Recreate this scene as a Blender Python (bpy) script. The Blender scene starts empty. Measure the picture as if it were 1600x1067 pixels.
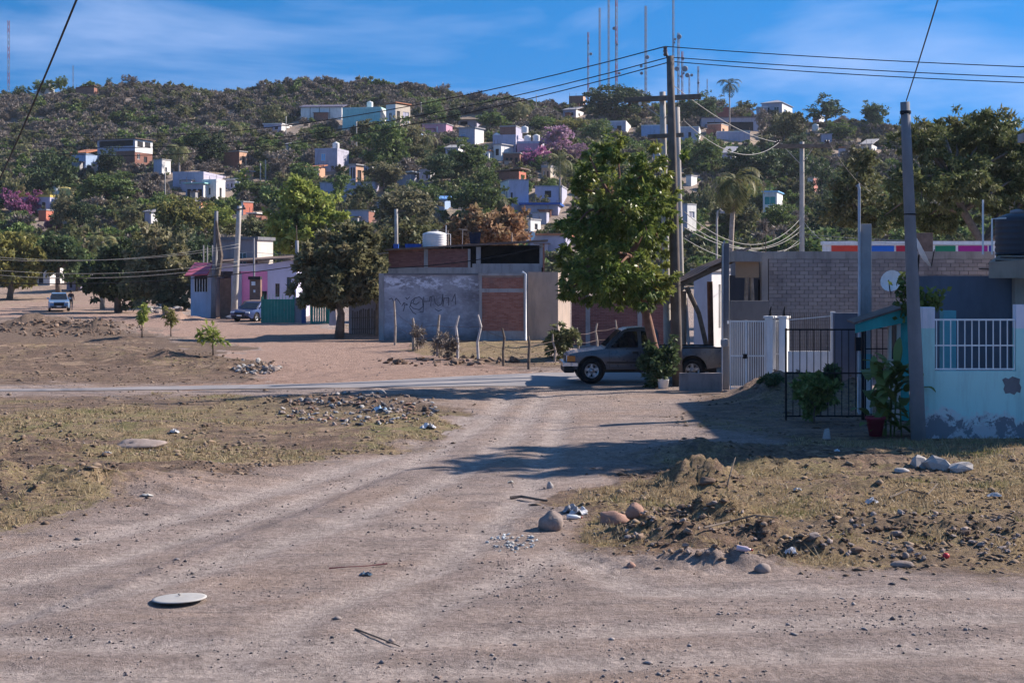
import bpy, bmesh, math, random
import numpy as np
from mathutils import Vector, Matrix
R = math.radians
SC = bpy.context.scene
COL = SC.collection
# ------------------------------------------------------------------ camera
F, CH, HY = 2222.0, 3.44, 427.0      # focal length (px of a 1600 px wide frame), eye height, horizon row
cd = bpy.data.cameras.new("camera"); cam = bpy.data.objects.new("camera", cd); COL.objects.link(cam)
cam.location = (0, 0, CH); cam.rotation_euler = (R(90), 0, 0)
cd.sensor_width = 36; cd.lens = F / 1600 * 36; cd.shift_y = -(533.5 - HY) / 1600
cd.clip_start = 0.1; cd.clip_end = 6000
SC.camera = cam
# ------------------------------------------------------------------ sky and sun
SUN_AZ, SUN_EL = R(23), R(33)        # azimuth from +X towards +Y
sunv = Vector((math.cos(SUN_EL) * math.cos(SUN_AZ), math.cos(SUN_EL) * math.sin(SUN_AZ), math.sin(SUN_EL)))
W = bpy.data.worlds.new("World"); SC.world = W; W.use_nodes = True
wn, wl = W.node_tree.nodes, W.node_tree.links
wn.clear()
wo = wn.new("ShaderNodeOutputWorld"); bg = wn.new("ShaderNodeBackground"); sky = wn.new("ShaderNodeTexSky")
sky.sky_type = 'NISHITA'; sky.sun_disc = False; sky.sun_elevation = SUN_EL; sky.sun_rotation = R(90) - SUN_AZ
sky.ozone_density = 2.0; sky.dust_density = 0.2; sky.air_density = 1.0; sky.altitude = 800
tc = wn.new("ShaderNodeTexCoord")
mp = wn.new("ShaderNodeMapping"); mp.inputs['Location'].default_value = (0, 0, 0.32); mp.inputs['Scale'].default_value = (1, 1, 0.85)
wl.new(tc.outputs['Generated'], mp.inputs['Vector'])
nrm = wn.new("ShaderNodeVectorMath"); nrm.operation = 'NORMALIZE'; wl.new(mp.outputs[0], nrm.inputs[0])
wl.new(nrm.outputs[0], sky.inputs['Vector'])
mp2 = wn.new("ShaderNodeMapping"); mp2.inputs['Scale'].default_value = (3.2, 3.2, 15); mp2.inputs['Rotation'].default_value = (0.05, 0.14, 0)
wl.new(tc.outputs['Generated'], mp2.inputs['Vector'])
cn = wn.new("ShaderNodeTexNoise"); cn.inputs['Scale'].default_value = 1.0; cn.inputs['Detail'].default_value = 5; cn.inputs['Roughness'].default_value = 0.55
cn.inputs['Distortion'].default_value = 0.4
wl.new(mp2.outputs[0], cn.inputs['Vector'])
cr = wn.new("ShaderNodeValToRGB"); cr.color_ramp.elements[0].position = 0.45; cr.color_ramp.elements[1].position = 0.72
cr.color_ramp.elements[1].color = (0.5, 0.5, 0.5, 1); wl.new(cn.outputs['Fac'], cr.inputs['Fac'])
hs = wn.new("ShaderNodeHueSaturation"); hs.inputs['Saturation'].default_value = 1.48; hs.inputs['Value'].default_value = 1.0
wl.new(sky.outputs[0], hs.inputs['Color'])
mixc = wn.new("ShaderNodeMix"); mixc.data_type = 'RGBA'; mixc.inputs['B'].default_value = (3.9, 4.7, 7.0, 1)
wl.new(cr.outputs[0], mixc.inputs['Factor']); wl.new(hs.outputs[0], mixc.inputs['A'])
wl.new(mixc.outputs['Result'], bg.inputs['Color']); bg.inputs['Strength'].default_value = 0.10
wl.new(bg.outputs[0], wo.inputs['Surface'])
sd = bpy.data.lights.new("sun", 'SUN'); sd.energy = 5.0; sd.angle = R(0.53); sd.color = (1.0, 0.90, 0.80)
so = bpy.data.objects.new("sun", sd); COL.objects.link(so); so.rotation_euler = (-sunv).to_track_quat('-Z', 'Y').to_euler()
so.location = sunv * 60
vs = SC.view_settings; vs.view_transform = 'Standard'; vs.look = 'None'; vs.gamma = 1; vs.use_curve_mapping = False; vs.exposure = 0.86
SC.render.engine = 'CYCLES'
SC.cycles.max_bounces = 6; SC.cycles.diffuse_bounces = 3; SC.cycles.glossy_bounces = 3; SC.cycles.transmission_bounces = 4
# ------------------------------------------------------------------ noise and terrain
def _h(i, j, s):
    n = (i * 374761393 + j * 668265263 + s * 974634777) & 0x7fffffff
    n = ((n ^ (n >> 13)) * 1274126177) & 0x7fffffff
    return ((n ^ (n >> 16)) & 0xffff) / 65535.0
def vn(x, y, s=0):
    x = np.asarray(x, float); y = np.asarray(y, float)
    i = np.floor(x).astype(np.int64); j = np.floor(y).astype(np.int64)
    u = x - i; v = y - j; u = u * u * (3 - 2 * u); v = v * v * (3 - 2 * v)
    return (_h(i, j, s) * (1 - u) + _h(i + 1, j, s) * u) * (1 - v) + (_h(i, j + 1, s) * (1 - u) + _h(i + 1, j + 1, s) * u) * v
def fbm(x, y, s=0, o=4):
    t = 0; a = 0.5
    for k in range(o):
        t = t + a * (vn(x, y, s + k) - 0.5); x = np.asarray(x) * 2.03 + 7.1; y = np.asarray(y) * 2.03 + 3.7; a *= 0.5
    return t
CP = np.array([(-900, 170), (-200, 168), (0, 160), (110, 156), (150, 150), (300, 143), (640, 138), (720, 146), (800, 154), (870, 166), (900, 172), (1000, 176), (1100, 176),
               (1200, 190), (1300, 196), (1400, 205), (1600, 212), (2500, 240)], float)
PR = np.array([(-100, 0), (118, 0), (150, 0.7), (175, 2.6), (200, 7.0), (250, 17.5), (300, 28.5), (350, 41), (405, 57), (420, 60), (440, 60), (520, 52), (700, 30), (1500, 5), (4000, 0)], float)
def sm(a, b, x): t = np.clip((np.asarray(x, float) - a) / (b - a), 0, 1); return t * t * (3 - 2 * t)
# local mounds: x, y, radius x, radius y, height
MOUNDS = [(-27.5, 86, 6.0, 1.5, .62), (-24.5, 85, 1.6, 1.0, .35), (-29.5, 86.5, 1.4, 1.1, .3), (-22.5, 80, 3.0, 1.2, .4), (-17.5, 66, 5, 1.6, .35), (-9.8, 50.5, 2.6, .9, .35), (-13.2, 54, 2.6, 1.2, .4), (-20, 58, 8, 5, .5),
          (-4.6, 38.0, 2.6, 1.0, .22), (-3.6, 36.2, 2.4, 1.2, .20), (-2.6, 33.6, 1.6, .9, .16), (7.3, 38.4, 1.5, 1.2, .62), (9.0, 38.5, 1.4, 1.1, .45),
          (1.75, 18.7, .52, .42, .26), (2.25, 18.3, .42, .3, .17), (2.9, 20.2, .55, .4, .28), (3.0, 23.0, .75, .5, .42), (3.35, 18.6, .42, .3, .2), (3.75, 17.7, .45, .33, .2),
          (2.1, 17.0, .5, .3, .14), (2.75, 16.9, .5, .3, .17), (1.3, 20.6, .8, .5, .12), (5.1, 19.4, .9, .5, .16), (6.2, 18.9, .8, .5, .14), (3.4, 26.6, 1.0, .6, .25), (4.5, 27.3, 2.2, .7, .16),
          (4.2, 24.6, 1.3, .5, .14), (6.4, 25.0, 2.0, .9, .16), (0.2, 19.6, .6, .4, .07), (5.6, 22.3, 1.2, .5, .15),
          (-7.4, 22.3, 2.2, 1.6, .42), (-5.8, 24.5, 1.8, .9, .16), (-9.5, 26.5, 3, 1.5, .3), (-9, 31, 4, 1.6, .16), (-3.5, 29.0, 2.0, .6, .12), (-2.6, 31.6, 2.0, .8, .1),
          (0.6, 62, 5.0, 1.0, .3), (-2.2, 66, 4, 1.0, .3), (2.5, 56.5, 3, .8, .2), (-8.4, 76, 3, 1.0, .25), (-25, 104, 2.2, 1.0, .6), (13, 24, 6, 4, .2)]
def road_y(x):                          # near and far edge of the paved cross street
    n = np.interp(x, [-60, -14, -6, 0, 3, 40], [38.6, 42.2, 43.3, 44.1, 44.0, 46]); f = np.interp(x, [-60, -14, -6, 0, 3, 40], [38.9, 42.65, 45.0, 49.4, 50.4, 53]); return n, f
TRK = [[(-300, 985), (150, 880), (450, 790), (650, 720), (760, 660), (800, 612)], [(-300, 1040), (200, 920), (520, 822), (700, 748), (800, 682), (850, 618)], [(-300, 995), (400, 1012), (900, 985), (1900, 950)],
       [(-300, 1056), (500, 1052), (1000, 1030), (1900, 1000)], [(250, 1090), (480, 960), (690, 880), (800, 800), (860, 700), (880, 640)], [(-300, 915), (120, 845), (400, 775), (640, 700), (740, 650)], [(420, 1090), (640, 960), (800, 900), (880, 860), (1000, 920), (1900, 925)]]
def tracks(x, y):
    t = np.zeros(np.shape(x))
    for k, pl in enumerate(TRK):
        w = [((a - 800) / F * CH * F / (b - HY), CH * F / (b - HY)) for a, b in pl]; d = np.full(np.shape(x), 1e3)
        for (x0, y0), (x1, y1) in zip(w, w[1:]):
            s = np.clip(((x - x0) * (x1 - x0) + (y - y0) * (y1 - y0)) / ((x1 - x0) ** 2 + (y1 - y0) ** 2), 0, 1); d = np.minimum(d, np.hypot(x - x0 - s * (x1 - x0), y - y0 - s * (y1 - y0)))
        d = d + .25 * fbm(x / 1.5, y / 1.5, 90 + k, 2); t = t + np.exp(-(d / .27) ** 2)
    return np.clip(t, 0, 1.2)
def rough(x, y):
    p = 800 + F * x / np.maximum(y, 5); q = HY + CH * F / np.maximum(y, 5)
    return np.clip(sm(880, 960, p) * sm(690, 720, q) * (1 - sm(880, 905, q)) + (1 - sm(600, 720, p + (q - 640) * 2.2)) * sm(600, 640, q) * (1 - sm(700, 830, q + p * .15)) * .5 + sm(480, 500, q) * (1 - sm(560, 595, q)) * (1 - sm(250, 420, p)) * .9, 0, 1)
def gz(x, y):
    x = np.asarray(x, float); y = np.asarray(y, float)
    px = 800 + F * x / np.maximum(y, 60)
    k = (CH + (HY - np.interp(px, CP[:, 0], CP[:, 1])) / F * 420) / 60.0
    hill = np.interp(y, PR[:, 0], PR[:, 1]) * np.where(y > 118, k, 1)
    hill = hill + fbm(x / 60, y / 60, 5, 3) * 14 * sm(190, 300, y) + fbm(x / 17, y / 17, 6, 3) * 3.0 * sm(190, 260, y)
    z = hill + fbm(x / 9, y / 9, 11, 2) * .10 * sm(8, 20, y) + fbm(x / 1.7, y / 1.7, 12, 4) * .07 * (1 - sm(60, 120, y))
    if np.min(y) < 118: z = z - .035 * tracks(x, y) + (np.abs(fbm(x / .3, y / .3, 14, 4)) * .14 + np.abs(fbm(x / .10, y / .13, 15, 2)) * .09 - .02) * rough(x, y)
    for (a, b, rx, ry, h) in MOUNDS:
        if np.min(np.abs(y - b)) > 3 * ry or np.min(np.abs(x - a)) > 3 * rx: continue
        d = ((x - a) / rx) ** 2 + ((y - b) / ry) ** 2
        m = np.exp(-d * 1.1)
        z = z + h * m * (1 + 1.5 * fbm(x / (rx * .3), y / (ry * .3), 20, 4))
    n, f = road_y(x)
    inr = sm(-.9, .25, y - n) * sm(-.9, .25, f - y) * (np.abs(x) < 60)
    nr = 1 - sm(11.6, 12.5, y); z = z * (1 - .9 * nr) - .045 * nr
    return z * (1 - .97 * inr) - .07 * inr
def gzs(x, y): return float(gz(np.array([x]), np.array([y]))[0])
def P(px, py, Y): return Vector(((px - 800) / F * Y, Y, CH - (py - HY) / F * Y))
_YS = np.arange(60, 560, .5)
def hit(px, py):
    u = (px - 800) / F
    if py > 500: y0 = CH * F / (py - HY); ys = np.linspace(y0 * .72, y0 * 1.12, 90)
    else: ys = _YS
    g = gz(u * ys, ys); w = np.nonzero(g >= CH - (py - HY) / F * ys)[0]
    Y = float(ys[w[0]]) if len(w) else (424.0 if py < 500 else y0)
    return Vector((u * Y, Y, gzs(u * Y, Y)))
def X(px, Y): return (px - 800) / F * Y
def Z(py, Y): return CH - (py - HY) / F * Y
# ------------------------------------------------------------------ mesh helpers
class MB:
    def __init__(s): s.v = []; s.f = []; s.m = []; s.mi = 0
    def add(s, vs, fs):
        o = len(s.v); s.v += [tuple(v) for v in vs]; s.f += [tuple(i + o for i in f) for f in fs]; s.m += [s.mi] * len(fs); return s
    def box(s, x0, x1, y0, y1, z0, z1):
        return s.add([(x0, y0, z0), (x1, y0, z0), (x1, y1, z0), (x0, y1, z0), (x0, y0, z1), (x1, y0, z1), (x1, y1, z1), (x0, y1, z1)],
                     [(0, 3, 2, 1), (4, 5, 6, 7), (0, 1, 5, 4), (1, 2, 6, 5), (2, 3, 7, 6), (3, 0, 4, 7)])
    def obox(s, c, size, rot):
        m = rot if isinstance(rot, Matrix) else Matrix.Rotation(rot, 3, 'Z'); c = Vector(c); a, b, d = [q / 2 for q in size]
        vs = [c + m @ Vector((i * a, j * b, k * d)) for k in (-1, 1) for i, j in ((-1, -1), (1, -1), (1, 1), (-1, 1))]
        return s.add(vs, [(0, 3, 2, 1), (4, 5, 6, 7), (0, 1, 5, 4), (1, 2, 6, 5), (2, 3, 7, 6), (3, 0, 4, 7)])
    def bar(s, p0, p1, w, h=None):
        p0, p1 = Vector(p0), Vector(p1); d = p1 - p0; q = d.to_track_quat('X', 'Z').to_matrix()
        return s.obox((p0 + p1) / 2, (d.length, w, h or w), q)
    def tube(s, pts, rad, n=8, cap=True):
        pts = [Vector(p) for p in pts]; k = len(pts)
        if not hasattr(rad, '__len__'): rad = [rad] * k
        vs = []; ref = None
        for i, p in enumerate(pts):
            d = (pts[min(i + 1, k - 1)] - pts[max(i - 1, 0)]).normalized()
            if ref is None: ref = Vector((0, 0, 1)) if abs(d.z) < .9 else Vector((1, 0, 0))
            a = d.cross(ref).normalized(); b = d.cross(a).normalized(); ref = b.cross(d) if False else ref
            for j in range(n):
                t = 2 * math.pi * j / n; vs.append(p + (a * math.cos(t) + b * math.sin(t)) * rad[i])
        fs = [(i * n + j, i * n + (j + 1) % n, (i + 1) * n + (j + 1) % n, (i + 1) * n + j) for i in range(k - 1) for j in range(n)]
        if cap: fs += [tuple(range(n - 1, -1, -1)), tuple((k - 1) * n + j for j in range(n))]
        return s.add(vs, fs)
    def lathe(s, prof, n=20, c=(0, 0, 0), ax='Z', cap=True):
        vs = []
        for r, h in prof:
            for j in range(n):
                t = 2 * math.pi * j / n; a, b = r * math.cos(t), r * math.sin(t)
                vs.append((c[0] + a, c[1] + b, c[2] + h) if ax == 'Z' else ((c[0] + a, c[1] + h, c[2] + b)))
        k = len(prof)
        fs = [(i * n + j, i * n + (j + 1) % n, (i + 1) * n + (j + 1) % n, (i + 1) * n + j) for i in range(k - 1) for j in range(n)]
        if cap: fs += [tuple(range(n - 1, -1, -1)), tuple((k - 1) * n + j for j in range(n))]
        return s.add(vs, fs)
    def quad(s, a, b, c, d): return s.add([a, b, c, d], [(0, 1, 2, 3)])
    def prism(s, poly, y0, y1):         # polygon in x,z extruded along y
        n = len(poly); vs = [(p[0], y0, p[1]) for p in poly] + [(p[0], y1, p[1]) for p in poly]
        return s.add(vs, [tuple(range(n)), tuple(range(2 * n - 1, n - 1, -1))] + [(i, n + i, n + (i + 1) % n, (i + 1) % n) for i in range(n)])
    def rock(s, c, r, seed, flat=.7, n1=7, n2=5, rough=.25):
        rg = random.Random(seed); vs = []; fs = []; ph = [rg.uniform(0, 6) for _ in range(6)]
        for i in range(n2 + 1):
            th = math.pi * i / n2
            for j in range(n1):
                f = 2 * math.pi * j / n1
                w = math.sin(th); q = 1 + w * (rough * (math.sin(2 * f + ph[0] + 2 * th) + math.sin(3 * th + ph[1] + f)) * .5 + rg.uniform(-rough, rough) * .5)
                vs.append((c[0] + r[0] * q * math.sin(th) * math.cos(f), c[1] + r[1] * q * math.sin(th) * math.sin(f), c[2] + r[2] * q * math.cos(th)))
        for i in range(n2):
            for j in range(n1): fs.append((i * n1 + j, (i + 1) * n1 + j, (i + 1) * n1 + (j + 1) % n1, i * n1 + (j + 1) % n1))
        return s.add(vs, fs)
    def mesh(s, name, mats, off=(0, 0, 0), smooth=False):
        me = bpy.data.meshes.new(name); o = Vector(off)
        me.from_pydata([Vector(v) - o for v in s.v], [], s.f)
        for m in (mats if isinstance(mats, (list, tuple)) else [mats]): me.materials.append(m)
        if any(s.m): me.polygons.foreach_set('material_index', s.m)
        if smooth: me.polygons.foreach_set('use_smooth', [True] * len(me.polygons))
        bm = bmesh.new(); bm.from_mesh(me)
        if len(bm.faces) < 60000: bmesh.ops.recalc_face_normals(bm, faces=bm.faces)
        bm.to_mesh(me); bm.free(); me.update(); return me
def tag(o, label=None, cat=None, group=None, kind=None):
    if label: o['label'] = label
    if cat: o['category'] = cat
    if group: o['group'] = group
    if kind: o['kind'] = kind
    return o
def thing(name, label, cat, loc=(0, 0, 0), rz=0, group=None, kind=None):
    o = bpy.data.objects.new(name, None); COL.objects.link(o); o.location = loc; o.rotation_euler = (0, 0, rz); o.empty_display_size = .3
    return tag(o, label, cat, group, kind)
def link(name, me, parent=None, loc=(0, 0, 0)):
    o = bpy.data.objects.new(name, me); COL.objects.link(o); o.location = loc
    if parent: o.parent = parent
    return o
def part(name, mb, mats, parent, world=False, smooth=False, bevel=0):
    off = (0, 0, 0)
    if world:
        p = parent; off = Vector((0, 0, 0))
        while p: off = off + Vector(p.location); p = p.parent
    o = link(name, mb.mesh(name, mats, off, smooth), parent)
    if bevel: bv(o, bevel)
    return o
def bv(o, w, seg=2):
    m = o.modifiers.new("bevel", 'BEVEL'); m.width = w; m.segments = seg; m.limit_method = 'ANGLE'; m.angle_limit = R(35); return o
def solo(name, mb, mats, loc, label, cat, group=None, kind=None, smooth=False, bevel=0):     # a one-mesh thing given in world coordinates
    o = link(name, mb.mesh(name, mats, loc, smooth), None, loc)
    if bevel: bv(o, bevel)
    return tag(o, label, cat, group, kind)
def npmesh(name, V, Q, mat, smooth=False):
    me = bpy.data.meshes.new(name); n = len(V); m = len(Q); k = Q.shape[1]
    me.vertices.add(n); me.vertices.foreach_set('co', np.ascontiguousarray(V, dtype=np.float32).ravel())
    me.loops.add(m * k); me.loops.foreach_set('vertex_index', np.ascontiguousarray(Q, dtype=np.int32).ravel())
    me.polygons.add(m); me.polygons.foreach_set('loop_start', np.arange(0, m * k, k, dtype=np.int32))
    me.polygons.foreach_set('loop_total', np.full(m, k, dtype=np.int32))
    if smooth: me.polygons.foreach_set('use_smooth', np.ones(m, dtype=bool))
    for q in (mat if isinstance(mat, (list, tuple)) else [mat]): me.materials.append(q)
    me.update(calc_edges=True); return me
# ------------------------------------------------------------------ materials
def newmat(name):
    m = bpy.data.materials.new(name); m.use_nodes = True; nt = m.node_tree; b = nt.nodes['Principled BSDF']; return m, nt.nodes, nt.links, b
def c4(c): return (c[0], c[1], c[2], 1)
def mixrgb(N, L, fac, a, b, mode='MIX'):
    m = N.new("ShaderNodeMix"); m.data_type = 'RGBA'; m.blend_type = mode
    for sock, v in (('Factor', fac), ('A', a), ('B', b)):
        i = m.inputs[sock] if sock == 'Factor' else [q for q in m.inputs if q.name == sock and q.type == 'RGBA'][0]
        if hasattr(v, 'is_output'): L.new(v, i)
        elif sock == 'Factor': i.default_value = v
        else: i.default_value = c4(v)
    return [q for q in m.outputs if q.type == 'RGBA'][0]
def noise(N, L, scale, detail=4, rough=.6, vec=None, dist=0):
    n = N.new("ShaderNodeTexNoise"); n.inputs['Scale'].default_value = scale; n.inputs['Detail'].default_value = detail; n.inputs['Roughness'].default_value = rough; n.inputs['Distortion'].default_value = dist
    if vec is not None: L.new(vec, n.inputs['Vector'])
    return n.outputs['Fac']
def ramp(N, L, fac, p0, p1, c0=(0, 0, 0), c1=(1, 1, 1)):
    r = N.new("ShaderNodeValToRGB"); e = r.color_ramp.elements; e[0].position = p0; e[1].position = p1; e[0].color = c4(c0); e[1].color = c4(c1); L.new(fac, r.inputs['Fac']); return r.outputs[0]
def math_(N, L, op, a, b=None, clamp=False):
    m = N.new("ShaderNodeMath"); m.operation = op; m.use_clamp = clamp
    for i, v in ((0, a), (1, b)):
        if v is None: continue
        if hasattr(v, 'is_output'): L.new(v, m.inputs[i])
        else: m.inputs[i].default_value = v
    return m.outputs[0]
def bump(N, L, b, h, strength=.4, dist=.02):
    n = N.new("ShaderNodeBump"); n.inputs['Strength'].default_value = strength; n.inputs['Distance'].default_value = dist; L.new(h, n.inputs['Height']); L.new(n.outputs[0], b.inputs['Normal'])
def geopos(N): return N.new("ShaderNodeNewGeometry").outputs['Position']
def mapped(N, L, vec, scale=(1, 1, 1), rot=(0, 0, 0)):
    m = N.new("ShaderNodeMapping"); m.inputs['Scale'].default_value = scale; m.inputs['Rotation'].default_value = rot; L.new(vec, m.inputs['Vector']); return m.outputs[0]
_mc = {}
def M(name, col, rough=.8, var=.2, scale=2.0, bmp=.15, metal=0, stain=None, stain_amt=.5, spec=.3):
    """plain surface: colour with blotches, streaks of stain running down, fine relief"""
    if name in _mc: return _mc[name]
    m, N, L, b = newmat(name); pos = geopos(N)
    a = [c * (1 - var) for c in col]; d = [min(1, c * (1 + var)) for c in col]
    f = noise(N, L, scale, 5, .65, pos)
    c = mixrgb(N, L, ramp(N, L, f, .3, .7), a, d)
    if stain:
        s1 = noise(N, L, scale * 1.3, 5, .7, mapped(N, L, pos, (1.6, 1.6, .35)))
        c = mixrgb(N, L, math_(N, L, 'MULTIPLY', ramp(N, L, s1, .48, .68), stain_amt), c, stain)
    L.new(c, b.inputs['Base Color']); b.inputs['Roughness'].default_value = rough; b.inputs['Metallic'].default_value = metal
    b.inputs['Specular IOR Level'].default_value = spec
    if bmp: bump(N, L, b, noise(N, L, scale * 14, 4, .7, pos), bmp, .01)
    _mc[name] = m; return m
def wallmat(name, col, grime=.45, scale=.9):
    return M(name, col, .88, .09, scale, .25, stain=[c * .5 + .02 for c in col], stain_amt=grime)
def leafmat(name, c0, c1, c2=None, trans=.28, rough=.6):
    if name in _mc: return _mc[name]
    m, N, L, b = newmat(name); g = N.new("ShaderNodeNewGeometry"); oi = N.new("ShaderNodeObjectInfo")
    c = mixrgb(N, L, g.outputs['Random Per Island'], c0, c1)
    if c2:
        f = noise(N, L, .55, 3, .6, g.outputs['Position'])
        c = mixrgb(N, L, ramp(N, L, f, .5, .72), c, c2)
    h = N.new("ShaderNodeHueSaturation"); L.new(c, h.inputs['Color'])
    L.new(math_(N, L, 'MULTIPLY_ADD', oi.outputs['Random'], .5), h.inputs['Value'])
    h.inputs['Value'].links[0].from_node.inputs[2].default_value = .75
    L.new(h.outputs[0], b.inputs['Base Color']); b.inputs['Roughness'].default_value = rough; b.inputs['Specular IOR Level'].default_value = .25
    t = N.new("ShaderNodeBsdfTranslucent"); L.new(h.outputs[0], t.inputs['Color'])
    mx = N.new("ShaderNodeMixShader"); mx.inputs[0].default_value = trans
    L.new(b.outputs[0], mx.inputs[1]); L.new(t.outputs[0], mx.inputs[2]); L.new(mx.outputs[0], N['Material Output'].inputs['Surface'])
    _mc[name] = m; return m
def glassmat(name, col=(.02, .025, .03), rough=.08):
    if name in _mc: return _mc[name]
    m, N, L, b = newmat(name); b.inputs['Base Color'].default_value = c4(col); b.inputs['Roughness'].default_value = rough; b.inputs['Specular IOR Level'].default_value = .6
    _mc[name] = m; return m
def paint(name, col, rough=.3, metal=.0, coat=.6):
    if name in _mc: return _mc[name]
    m, N, L, b = newmat(name); pos = geopos(N)
    f = noise(N, L, 5, 5, .6, pos)
    L.new(mixrgb(N, L, ramp(N, L, f, .35, .75), col, [c * .8 + .03 for c in col]), b.inputs['Base Color'])
    L.new(ramp(N, L, noise(N, L, 9, 4, .6, pos), .2, .9, [rough * .8] * 3, [min(1, rough * 1.7)] * 3), b.inputs['Roughness'])
    b.inputs['Metallic'].default_value = metal; b.inputs['Coat Weight'].default_value = coat; b.inputs['Coat Roughness'].default_value = .12
    _mc[name] = m; return m
# ------------------------------------------------------------------ ground
def inpoly(px, py, poly):
    r = np.zeros(px.shape, bool); n = len(poly)
    for i in range(n):
        x0, y0 = poly[i]; x1, y1 = poly[(i + 1) % n]
        c = ((y0 > py) != (y1 > py)); t = np.where(c, (x1 - x0) * (py - y0) / (y1 - y0 + 1e-9) + x0, 0); r ^= c & (px < t)
    return r
GL = [(-900, 850), (0, 830), (130, 806), (230, 776), (400, 746), (560, 712), (690, 692), (725, 655), (660, 628), (420, 613), (-900, 613)]
GU = [(-900, 520), (0, 505), (110, 500), (230, 530), (330, 548), (415, 572), (430, 597), (-900, 603)]
GR = [(930, 735), (1080, 708), (1200, 690), (2400, 690), (2400, 905), (1300, 908), (1040, 893), (900, 868), (870, 820), (915, 770)]
GS = [(1040, 622), (1130, 612), (2400, 600), (2400, 700), (1240, 692), (1090, 668)]
GB = [(560, 500), (620, 528), (740, 575), (880, 578), (900, 530), (700, 505)]
RD = [(-900, 440), (130, 448), (300, 494), (420, 498), (600, 522), (750, 574), (860, 590), (300, 603), (430, 590), (400, 560), (330, 545), (215, 522), (-900, 480)]
DK = [(-200, 500), (120, 492), (225, 520), (330, 548), (410, 570), (400, 590), (330, 580), (230, 540), (-200, 540)]
def soft(px, py, poly):
    k = np.clip((py - HY) / 320, .05, 1.2); return sum(inpoly(px + a * k, py + b * k, poly) * 1.0 for a, b in ((0, 0), (22, 5), (-22, -5), (10, -11), (-10, 11))) / 5
def masks(x, y):
    yy = np.maximum(y, 4); n1 = fbm(x * .9, yy * .9, 31, 4); n2 = fbm(x * .9 + 40, yy * .9, 33, 4)
    n3 = fbm(x * .3, yy * .3, 35, 2); x2 = x + (n1 * 2.0 + n3 * 3) * np.clip(yy / 30, .4, 2); y2 = np.maximum(yy + (n2 * 3.4 + n3 * 2) * np.clip(yy / 30, .45, 2.2), 4)
    px = 800 + F * x2 / y2; py = HY + CH * F / y2
    sl, su, sr, ss, sb = [soft(px, py, q) for q in (GL, GU, GR, GS, GB)]; g = sl * .85 + su * .5 + sr * .85 + ss * .6 + sb * .8
    g = g + ((y2 > 118) * .5)
    patch = fbm(x / 2.2 + 9, yy / 2.2, 41, 4)
    g = np.clip(g * (0.85 + 2.2 * patch), 0, 1)
    red = inpoly(px, py, RD) * 1.0
    dark = inpoly(px, py, DK) * (.85 + 1.2 * fbm(x / 1.2, yy / 1.2, 51, 3))
    for (a, b, rx, ry, h) in MOUNDS:
        d = np.exp(-(((x - a) / rx) ** 2 + ((y - b) / ry) ** 2) * 1.2)
        dark = dark + d * min(.55, .2 + h) * (.6 + 1.5 * fbm(x / .7, yy / .7, 52, 3))
    dark = dark + inpoly(px, py, [(1230, 800), (2400, 780), (2400, 915), (1300, 905), (1180, 860)]) * (.35 + 1.4 * fbm(x / .8, yy / .8, 53, 3))
    dark = dark + np.exp(-(((x + 27) / 6.5) ** 2 + ((y - 85.5) / 3.2) ** 2)) * .9
    hp_ = np.exp(-(((x + 3.9) / 3.0) ** 2 + ((y - 36.6) / 2.6) ** 2)); dark = dark + hp_ * .7
    green = np.clip(.35 + .4 * sl + 2.2 * fbm(x / 3.1 + 5, yy / 3.1, 61, 3), 0, 1)
    lot = np.clip(sl * .8 + su * .9 + sr * .95 + ss * .6 + sb * .9, 0, 1)
    masks.lot = lot
    return np.clip(g, 0, 1), np.clip(red, 0, 1), np.clip(dark, 0, 1), green
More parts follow.
